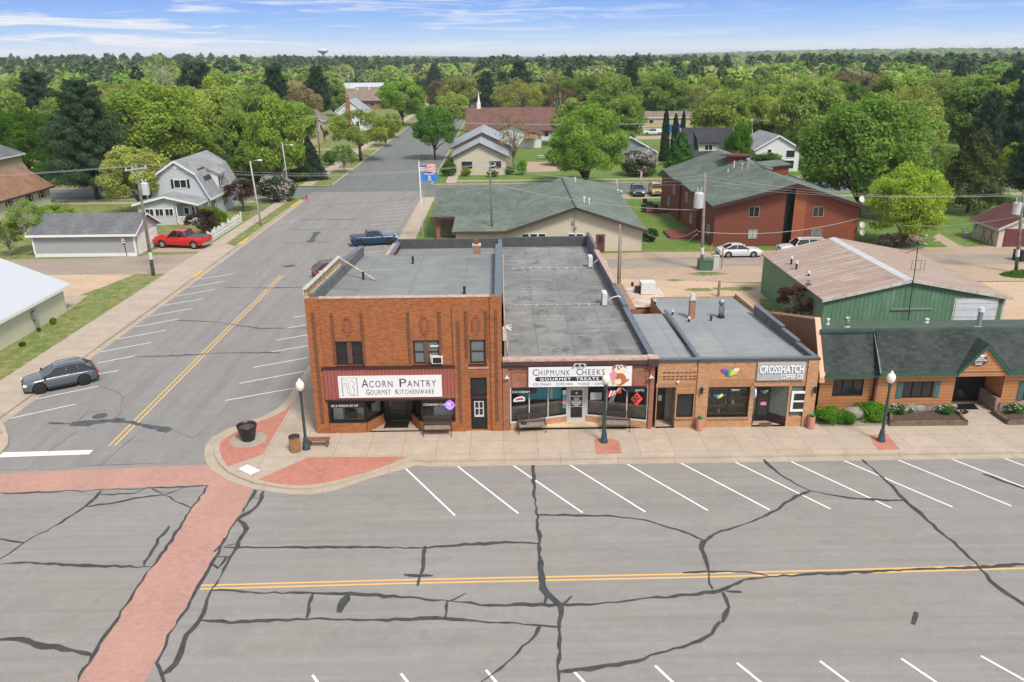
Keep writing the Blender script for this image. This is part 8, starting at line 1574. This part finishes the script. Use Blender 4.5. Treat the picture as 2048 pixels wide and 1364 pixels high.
def T(name,label,key,base,top,wpx,col,cat='tree',Y=None,zb=0,group=None):
    b=G(*base,zb) if Y is None else AY(*base,Y); tp=AY(*top,b.y); dist=(b-CAMP).dot(FW); h=tp.z-(zb if Y is None else 0); w_=wpx*dist/FPX; return tree(name,label,cat,key,b.x,b.y,zb-.05,w_,h,col,group)
T('white_pine','huge dark white pine on the lawn behind the grey garage','oldpine',(195,397),(172,160),178,(.06,.108,.05))
T('white_pine','tall dark pine behind the yellow-green crowns, above the gambrel house','pine0',(412,285),(402,125),120,PN)
T('shade_tree','broad yellow-green tree behind the gambrel house','spread',(320,352),(318,165),225,(.31,.43,.07))
T('shade_tree','olive spring tree between the pale willow and the yellow-green tree','sparse0',(345,325),(335,210),150,OL)
T('shade_tree','lanky bright green tree standing above the woods at left','bare',(335,240),(335,100),110,BG)
T('willow_tree','pale yellow willow-like tree left of the gambrel house','round0',(292,434),(288,290),150,(.42,.46,.12))
T('shade_tree','rounded bright green tree right of the tall dark pine','upright0',(452,300),(450,140),112,BG)
T('street_maple','tall spring maple with tan-tinged top behind the street lights','upright1',(557,368),(557,184),118,(.27,.39,.06))
T('shade_tree','dense green tree behind the gambrel house dormer','broad1',(470,335),(468,205),100,GR)
T('spruce_tree','dark spruce right of the tall spring maple','spruce',(622,358),(622,272),66,(.035,.065,.035))
T('street_tree','open yellow-green street tree with pale branches before the white gable house','street',(722,321),(716,215),128,(.31,.41,.07))
T('street_tree','small young street tree with one bare white branch','sparse1',(689,346),(689,286),54,(.13,.27,.03))
T('street_tree','small yellow-green street tree behind the open one','broad2',(772,292),(772,232),42,(.26,.34,.04)); T('street_tree','small bright tree farther along the street lawn','broad3',(787,275),(785,225),40,BG)
T('street_tree','wide domed green tree at the far end of the street lawn','round1',(806,252),(791,158),104,(.19,.335,.045))
T('street_maple','dense dark green maple on the corner beside the flagpole','round0',(870,318),(867,211),88,(.115,.24,.04))
T('shade_tree','large bright green tree rising behind the sage roofed clinic','tall',(1172,370),(1170,203),152,(.225,.36,.06))
T('shade_tree','nearly bare spring tree with thin reddish leaves before the church','bare',(1028,338),(1028,224),90,(.28,.20,.08))
for i,(x,w_,tp) in enumerate(((1328,20,219),(1347,18,228),(1362,15,222))): T('arborvitae','%s dark column arborvitae of the three by the black roofed house'%('left','middle','right')[i],'arbor',(x,322),(x,tp),w_,(.022,.065,.028),group='arborvitae columns')
T('cedar_tree','conical bright green cedar behind the apartment roof','cone_green',(1360,352),(1358,264),72,(.06,.17,.03))
T('spreading_tree','big spreading deep green tree behind the red apartment house','spread',(1716,432),(1716,192),250,(.19,.32,.06))
T('shade_tree','yellow-green tree over the rubble pile right of the apartment house','wide',(1806,493),(1815,326),152,(.33,.455,.06))
T('cedar_tree','dark olive pyramidal cedar on the lawn behind the old garage','redcedar',(1935,424),(1933,258),125,(.075,.10,.032))
T('shade_tree','slim yellow-green tree right of the dark olive cedar','upright0',(2012,372),(2008,285),60,(.26,.36,.04))
T('shade_tree','open olive tree between the spreading tree and the cedar','sparse2',(1850,372),(1850,272),110,(.20,.27,.05))
T('evergreen_tree','dark evergreen mass at the right edge behind the old garage','pine1',(2050,405),(2045,225),105,PN)
T('crabapple_tree','purple-leaved crabapple beside the thin street light','crab',(487,422),(482,355),74,PR); T('crabapple_tree','purple-leaved crabapple behind the white picket fence','crab',(408,474),(405,415),72,PR)
T('crabapple_tree','red-leaved crabapple against the side of the green shed','crab',(1603,655),(1598,560),118,(.125,.065,.045))
T('green_bush','green bush right behind the purple crabapple by the fence','bush0',(428,462),(428,408),52,(.16,.28,.03),'bush')
broad('blossom',75,shape=(.5,.47,.48),K=34,per=60,leaf=.034,low=.0,lump=.2)
for b_,t_,c_,l_ in(((553,402),(552,350),(.62,.54,.53),'white-pink flowering lilac at the street corner'),((1279,350),(1279,300),(.52,.42,.45),'pink flowering lilac before the teal house')):
    t=T('lilac_bush',l_,'bush1',b_,t_,70,(.07,.12,.04),'bush'); a=bpy.data.objects.new('blossom',PROTO['blossom'][0]); COL.objects.link(a); a.parent=t; a.scale=(1.04,1.04,1.03); a.color=(*c_,1)
for i,(a,b,tp,w_,c,l) in enumerate(((70,505,395,84,GR,'tall green shrub at the left end of the grey garage'),(22,512,440,60,(.14,.24,.04),'loose green shrub at the left edge beside the grey garage'),(120,460,405,70,BG,'bright green shrub behind the left end of the garage roof'),(92,372,322,60,(.07,.19,.02),'small layered green tree beside the tan house'))): T('green_shrub',l,('sparse2','sparse1','broad2','broad3')[i],(a,b),(a,tp),w_,c,'shrub')
T('shade_tree','multi-stemmed green tree beside the tan house at left','spread',(62,352),(55,215),112,(.10,.22,.02)); T('shade_tree','dark green tree close behind the pale willow','broad3',(250,395),(252,330),70,DG)
T('green_bush','rounded green bush between the shed and the office roof','bush0',(1770,668),(1770,606),68,(.15,.24,.03),'bush'); T('green_bush','yellowing shrub at the right corner of the green shed','bush0',(1990,655),(1988,632),22,(.25,.24,.05),'bush')
T('green_bush','leafy bush beside the white two-storey house','bush0',(1528,352),(1528,303),70,(.10,.20,.03),'bush'); T('shade_tree','upright green tree right of the black roofed house','upright1',(1472,345),(1472,241),56,(.10,.24,.02))
for a,b,tp,w_,c,l in((898,352,322,30,(.09,.18,.02),'clipped green hedge bush left of the grey roofed building'),(932,352,333,18,(.32,.36,.03),'yellow-green ball shrub under the left window of the grey roofed building'),(985,353,338,22,(.18,.24,.04),'loose shrub under the right window of the grey roofed building'),(1045,350,318,20,(.18,.36,.04),'slim bright sapling on the lawn behind the clinic'),(1015,348,333,26,(.09,.2,.03),'low green shrub by the bare spring tree'),(1300,482,455,30,(.04,.12,.02),'small dark shrub on the lawn left of the apartment house'),(1905,525,516,3,GR,'')):
    if l: T('garden_shrub',l,'bush0',(a,b),(a,tp),w_,c,'shrub')
for a,b,tp,w_,c,l,ky in((512,352,275,88,(.185,.31,.055),'leafy green tree low behind the purple crabapple by the dormer','upright0'),(470,352,318,80,(.10,.19,.035),'dark understory shrub behind the gambrel house roof','bush0'),(592,362,335,50,(.09,.17,.035),'dark understory shrub between the spring maple and the spruce','bush0'),(525,362,338,60,(.08,.16,.03),'dark understory shrub left of the spring maple trunk','bush0'),(250,372,345,90,(.09,.18,.035),'dark shrub row under the trees behind the pale willow','bush0'),(385,345,255,120,(.27,.36,.08),'olive-green tree just left of the gambrel house peak','broad0'),(660,330,300,26,(.12,.24,.04),'small green shrub by the tan house','bush0'),(640,282,255,36,(.10,.22,.04),'rounded dark green tree beside the tan house gable','round1'),(1905,372,300,80,(.2,.33,.06),'leafy green tree left of the dark olive cedar','broad2'),(1640,372,320,70,(.12,.22,.04),'low green tree under the left side of the spreading tree','bush0'),(1120,330,290,60,(.2,.33,.06),'small green tree beside the church wall','broad1'),(1240,318,258,66,(.21,.34,.06),'green tree behind the teal house','round0')): T('shade_tree' if 'tree' in l else 'garden_shrub',l,ky,(a,b),(a,tp),w_,c,'tree' if 'tree' in l else 'shrub')
for a,b,tp,w_,c,l in((107,648,634,12,(.12,.26,.03),'small leafy plant by the gas meter on the cream wall'),(78,662,653,8,(.06,.16,.03),'small dark plant along the cream wall, middle one'),(45,692,682,12,(.06,.15,.03),'small dark plant along the cream wall, nearest one')): T('wall_plant',l,'bush1',(a,b),(a,tp),w_,c,'plant')
for a,b,tp,w_,c,l in((1655,842,812,58,(.13,.30,.03),'bright green bush at the left end of the log office'),(1740,838,806,62,(.13,.30,.03),'bright green bush beside the log office corner post'),(1690,846,822,40,(.12,.28,.03),'low green bush between boulders by the log office'),(1791,830,806,34,(.07,.19,.04),'white-flowered bush left of the office doorway'),(1886,830,808,34,(.07,.19,.04),'white-flowered bush nearest the office doorway'),(1822,829,815,20,(.09,.24,.03),'small green bush between the two white-flowered bushes'),(2026,828,806,34,(.07,.19,.04),'white-flowered bush right of the office doorway')):
    o=T('garden_bush',l,'bush1',(a,b),(a,tp),w_,c,'bush')
    if 'flowered' in l:
        mb=MB(); rs=random.Random(a)
        for i in range(46):
            u=rs.random()*6.28; v=rs.random()**.5; p=Vector((.48*v*math.cos(u),.48*v*math.sin(u),.98-.45*v*v)); s=.035; mb.quad(p+Vector((-s,-s,0)),p+Vector((s,-s,.01)),p+Vector((s,s,0)),p+Vector((-s,s,.01)))
        q=mb.build('blossom','sign_white'); q.parent=o
mb=MB(); p=G(2034,548); 
V,Tn=[],[]
RG=np.random.default_rng(5); n=2600; a=RG.random(n)*6.28; r=RG.random(n)**.5*1.0; C=np.stack([p.x+.6+np.cos(a)*r*2.4,p.y-.4+np.sin(a)*r*1.2,(1-r*r)*.5*RG.random(n)],1); v,t=leaves_at(C,np.tile([0,0,1.],(n,1)),.16,RG.random(n),aspect=.2,up=.6)
o=bpy.data.objects.new('grass_mound',quads_mesh('grass_mound',v,t,'leaf')); COL.objects.link(o); o.color=(.10,.22,.03,1); tag(o,'grassy mound round the foot of the right edge utility pole','grass',kind='stuff')
# lawn tufts near enough to show
# ------------------------------------------------------------------ scattered trees of the town, each its own
EXC=[(-36,-8,90,430),(-90,-36,302,330),(-11,16,95,188),(18,33,112,132),(32,47,104,121),(44,57,100,120),(40,64,160,216),(-57,-38,98,185),(-51,-37,198,218),(-160,-36,-60,87),(-12,200,-60,100),(-95,-75,85,108)]
PROT=[(925,1115,188,300,168),(655,845,176,216,310),(688,760,196,252,200),(604,664,222,300,160),(1238,1318,268,330,118),(1362,1470,256,320,106),(1498,1605,266,345,104),(1305,1362,206,250,184),(640,905,196,420,90),(1252,1335,243,275,178),(1426,1502,143,164,1200),(630,655,92,112,690),(685,745,150,182,395),(835,885,182,215,300),(896,1015,255,350,100)]
def prj(p):
    v=Vector(p)-CAMP; z=v.dot(FW); return 1024+FPX*v.dot(RT)/z, 682-FPX*v.dot(UP)/z
ZONES=[('in the far left woods',0,540,150,310),('in the woods beyond the school',480,990,140,225),('in the woods beyond the church',900,1460,138,262),('in the woods right of the white house',1400,2060,150,330)]
PRE=[(0,a,b,c) for a,b,c in((120,318,'green'),(385,318,'tan'),(432,330,'green'),(505,318,'green'),(528,296,'sparse'),(590,300,'green'),(232,306,'sparse'),(275,296,'green'),(150,288,'green'),(92,282,'sparse'),(42,300,'green'),(8,318,'green'),(465,285,'green'),(600,272,'tan'),(20,268,'sparse'),(130,262,'sparse'),(75,255,'green'),(210,262,'green'),(480,258,'tan'),(560,262,'pine'),(40,238,'green'),(300,262,'green'),(372,280,'sparse'),(180,236,'tan'),(520,240,'tan'))]
PRE+=[(1,a,b,c) for a,b,c in((612,262,'tan'),(640,238,'pine'),(668,232,'green'),(600,232,'tan'),(560,222,'green'),(905,262,'green'),(915,236,'sparse'),(880,226,'tan'),(940,222,'tan'),(975,226,'pine'),(590,208,'green'),(715,176,'green'),(770,178,'pine'),(745,182,'pine'),(520,210,'green'))]
PRE+=[(2,a,b,c) for a,b,c in((1005,222,'pine'),(1040,224,'pine'),(1120,262,'tan'),(1148,290,'green'),(1200,296,'green'),(1230,262,'green'),(1245,300,'green'),(1215,236,'sparse'),(1290,222,'green'),(1330,212,'green'),(1390,222,'sparse'),(1420,232,'green'),(1450,250,'green'),(1400,250,'sparse'),(1180,232,'green'),(1150,218,'sparse'),(1100,212,'tan'),(1260,210,'green'),(1078,214,'pine'),(1365,214,'sparse'))]
PRE+=[(3,a,b,c) for a,b,c in((1490,258,'green'),(1540,262,'green'),(1590,276,'green'),(1625,300,'green'),(1660,290,'green'),(1700,268,'green'),(1750,300,'green'),(1800,318,'sparse'),(1880,300,'sparse'),(1830,290,'green'),(1920,312,'green'),(1965,330,'pine'),(2000,310,'green'),(2040,330,'pine'),(1990,280,'green'),(1940,262,'green'),(1890,258,'green'),(1850,246,'green'),(1780,256,'sparse'),(1730,240,'tan'),(1690,226,'tan'),(1640,250,'green'),(1590,240,'green'),(1530,236,'green'),(2030,280,'green'),(2045,250,'pine'),(1960,240,'green'),(1800,232,'tan'),(1760,222,'tan'),(1660,214,'green'),(1700,204,'tan'),(1740,200,'tan'))]
rs=random.Random(21); placed=[]; cand=[]
for zi,(zn,xa,xb,ya,yb) in enumerate(ZONES):
    cnt=0;tries=0; pre=[p for p in PRE if p[0]==zi]; want=(62,40,62,72)[zi]
    while cnt<want and tries<16000:
        tries+=1; px=rs.uniform(xa-10,xb); py=ya+(yb-ya)*rs.random()**.85; forced=pre.pop(0) if pre else None
        if forced: px,py=forced[1:3]
        g=G(px,py)
        if not forced and any(a<g.x<b and c<g.y<d for a,b,c,d in EXC): continue
        dist=(g-CAMP).dot(FW)
        r=rs.random()
        if zi==3: kind='pine' if (py<190 and r<.55) or (px>1900 and r<.5) else ('tan' if 1640<px<1880 and py<235 and r<.55 else ('sparse' if r>.86 else 'green'))
        elif zi==2: kind='pine' if (px<1090 and r<.30) or r<.12 else ('sparse' if r>.83 else ('tan' if r>.76 else 'green'))
        elif zi==1: kind='pine' if r<.42 else('sparse' if r>.85 else('tan' if r>.72 else 'green'))
        else: kind='pine' if r<.25 else('sparse' if r>.8 else ('tan' if r>.7 else 'green'))
        if forced: kind=forced[3]
        h=rs.uniform(13,19) if kind=='pine' else rs.uniform(10.5,16); w_=h*(rs.uniform(.45,.62) if kind=='pine' else rs.uniform(.8,1.08)); 
        if not forced and any((g.x-q[0])**2+(g.y-q[1])**2<(.29*(w_+q[2]))**2 for q in placed): continue
        tpx,tpy=prj((g.x,g.y,h)); wp=w_*FPX/dist/2
        if not forced and any(not(px+wp<A or px-wp>B or py<C or tpy>D) and g.y<Yb for A,B,C,D,Yb in PROT): continue
        if px>1230 and px<1520 and tpy<150 and dist<600: pass
        placed.append((g.x,g.y,w_)); cnt+=1
        if kind=='pine': key=rs.choice(('pine0','pine1','pine2')); col=rs.choice((PN,PD,(.035,.075,.03)));nm='pine_tree';ds='dark pine'
        elif kind=='tan': key=rs.choice(('sparse0','sparse2','broad1','round1')); col=rs.choice((TN,(.29,.25,.11),BR));nm='spring_tree';ds='tan budding tree'
        elif kind=='sparse': key=rs.choice(('sparse1','sparse0','broad3')); col=rs.choice((YG,(.30,.33,.07),OL));nm='spring_tree';ds='yellow-green tree'
        else: key=rs.choice(('broad0','broad1','broad2','broad3','round0','round1','upright1')); col=rs.choice((GR,BG,(.24,.34,.075),(.26,.35,.08),DG,(.30,.39,.085)));nm='shade_tree';ds='green broadleaf tree'
        cand.append((zi,ds,px,nm,key,g,w_,h,col))
ORD=['leftmost','second from left','third from left']+[f'{w} from left' for w in 'fourth fifth sixth seventh eighth ninth tenth eleventh twelfth thirteenth fourteenth fifteenth sixteenth seventeenth eighteenth nineteenth twentieth'.split()]+[f'twenty-{w} from left' for w in 'first second third fourth fifth sixth seventh eighth ninth'.split()]+[f'thirty-{w} from left' for w in 'first second third fourth fifth sixth seventh eighth ninth'.split()]+[f'forty-{w} from left' for w in 'first second third fourth fifth sixth seventh eighth ninth'.split()]
from collections import Counter
ct=Counter()
for zi,ds,px,nm,key,g,w_,h,col in sorted(cand,key=lambda c:(c[0],c[1],c[2])):
    i=ct[(zi,ds)]; ct[(zi,ds)]+=1; far_=' farther back' if g.y>190 else ''
    tree(nm,f'{ORD[min(i,len(ORD)-1)]} of the {ds}s {ZONES[zi][0]}','tree',key,g.x,g.y,-.1,w_,h,col,group=f'{ds}s {ZONES[zi][0]}')
# ------------------------------------------------------------------ the far forest, one mass, over gently rolling ground
def hz(x,y):
    a=np.clip((y-1300)/1300,0,1); b=np.clip((x-150-.10*y)/700,0,1); a=a*a*(3-2*a); b=b*b*(3-2*b); c=np.clip((y-430)/350,0,1)*np.clip((-60-x+.0*y)/250,0,1); return 16*a*b+3*np.clip((y-2200)/1500,0,1)+6*c
gx=np.linspace(-4500,5200,90); gy=np.linspace(900,7000,60); vv=[(x,y,float(hz(x,y))-.3) for y in gy for x in gx]; mb=MB(); mb.add(vv,[(j*90+i,j*90+i+1,(j+1)*90+i+1,(j+1)*90+i) for j in range(59) for i in range(89)],0,True); struct('hills',mb,'grass_far')
def forest(name,n,d0,d1,quads,hr,wr,leaf,cols,seed,test,label,pinefrac=.22):
    R=np.random.default_rng(seed); a=R.uniform(-.8,.8,n*4); u=R.random(n*4); d=np.sqrt(d0*d0+(d1*d1-d0*d0)*u**1.35); x=np.tan(a)*d*.98; y=d-41.5; keep=test(x,y,R)&((np.abs(x+20)>12)|(y>430)); x=x[keep][:n]; y=y[keep][:n]; m=len(x)
    pp=1024+1600*(x-.0122*(y+41))/(y+41); belt=((pp>880)&(pp<1430)&(d_:=(y>640))&(y<930))|((pp>1490)&(pp<1960)&(y>470)&(y<640))|((pp<470)&(y>640)&(y<860))|((pp>560)&(pp<880)&(y>560)&(y<760)); pine_=R.random(m)<np.where(belt,.7,.08+.12*(np.sin(x*.004+1.3)+np.sin(y*.0035)>.9))
    h=R.uniform(*hr,m)*np.where(pine_,1.28,1); w=R.uniform(*wr,m)*np.where(pine_,.75,1); z0=hz(x,y)
    dd=unit(R.normal(size=(m,quads,3))); dd[...,2]=np.abs(dd[...,2])*np.where(R.random((m,quads))<.8,1,-.6); f=R.uniform(.5,1,(m,quads))**.5
    tz=np.clip(dd[...,2]*f*.5+.5,0,1); nar=np.where(pine_[:,None],1.1-.62*tz,1)
    C=np.stack([x[:,None]+dd[...,0]*f*w[:,None]/2*nar,y[:,None]+dd[...,1]*f*w[:,None]/2*nar,z0[:,None]+h[:,None]*(.1+.9*tz)],-1)
    nrm=unit(dd*.8+R.normal(size=dd.shape)*.7+np.array([0,0,.4])); A=unit(np.cross(nrm,R.normal(size=dd.shape))); B=np.cross(nrm,A); s=(leaf*w[:,None]/8*R.uniform(.6,1.3,(m,quads)))[...,None]
    V=np.stack([C-A*s,C-B*s*.7,C+A*s,C+B*s*.7],2).reshape(-1,3); T_=np.clip(R.uniform(.2,.8,(m,1))+R.normal(0,.15,(m,quads)),0,1)
    pm=np.repeat(pine_[:,None],quads,1).ravel()
    # three foliage colours in one mass, picked tree by tree
    ci=np.where(pine_,3+ (R.random(m)<.5),R.integers(0,3,m)); ci=np.repeat(ci[:,None],quads,1).ravel().astype(np.int32)
    me=quads_mesh(name,V,T_.ravel(),cols[0]); 
    for c in cols[1:]: me.materials.append(M[c])
    me.polygons.foreach_set('material_index',ci); me.update(); o=bpy.data.objects.new(name,me); COL.objects.link(o); o.color=(1,1,1,1); return tag(o,label,'forest',kind='stuff')
def fixedleaf(name,c):
    leafmat(name,.35,.22); nt=M[name].node_tree; 
    for n in nt.nodes:
        if n.type=='HUE_SAT':
            for l in list(nt.links):
                if l.to_node==n and l.to_socket.name=='Color': nt.links.remove(l)
            n.inputs['Color'].default_value=(*c,1)
for nm_,c in dict(wood_green=(.22,.355,.075),wood_yellow=(.30,.41,.095),wood_tan=(.29,.335,.135),wood_pine=(.115,.18,.09),wood_pine_dark=(.115,.165,.08)).items(): fixedleaf(nm_,c)
WC=['wood_green','wood_yellow','wood_tan','wood_pine','wood_pine_dark']
field=lambda x,y:~((x>.235*(y+41)+0)&(x<.292*(y+41))&(y>520)&(y<950))
inside=lambda x,y,R:(field(x,y))&(R.random(len(x))<1)
ok1=lambda x,y,R:field(x,y)&~((x>-92)&(x<-8)&(y<450))
forest('woods',3400,330,760,460,(11,17),(11,17),.62,WC,5,ok1,'mixed woods of green, tan and dark pine crowns behind the town')
forest('far_woods',8000,740,1900,170,(11,17),(13,20),1.05,WC,6,inside,'distant forest stretching to the horizon')
forest('horizon_woods',11000,1800,5600,70,(11,16),(26,48),1.6,WC,7,inside,'farthest forest and wooded ridge along the skyline')
mottled('meadow_grass',(.30,.38,.16),[(.05,.4,.6,(.22,.31,.11),None)],grit=2,bumps=0); sheet('meadow',[[(.235*560,520),(.292*560,520),(.292*990,950),(.235*990,950)]],-.1,'meadow_grass')

# ------------------------------------------------------------------ thin air between here and the ridge
m=bpy.data.materials.new('air'); m.use_nodes=True; nt=m.node_tree; nt.nodes.clear(); o=N(nt,'ShaderNodeOutputMaterial'); v=N(nt,'ShaderNodeVolumePrincipled'); v.inputs['Color'].default_value=(.80,.88,1,1); v.inputs['Density'].default_value=1.3e-4; L(nt,v.outputs[0],o.inputs['Volume']); MATS['air']=m
mb=MB(); mb.box(-6500,-290,-1.3,6500,7200,60); tag(mb.build('haze','air'),'thin pale haze over the whole town and woods',kind='stuff')
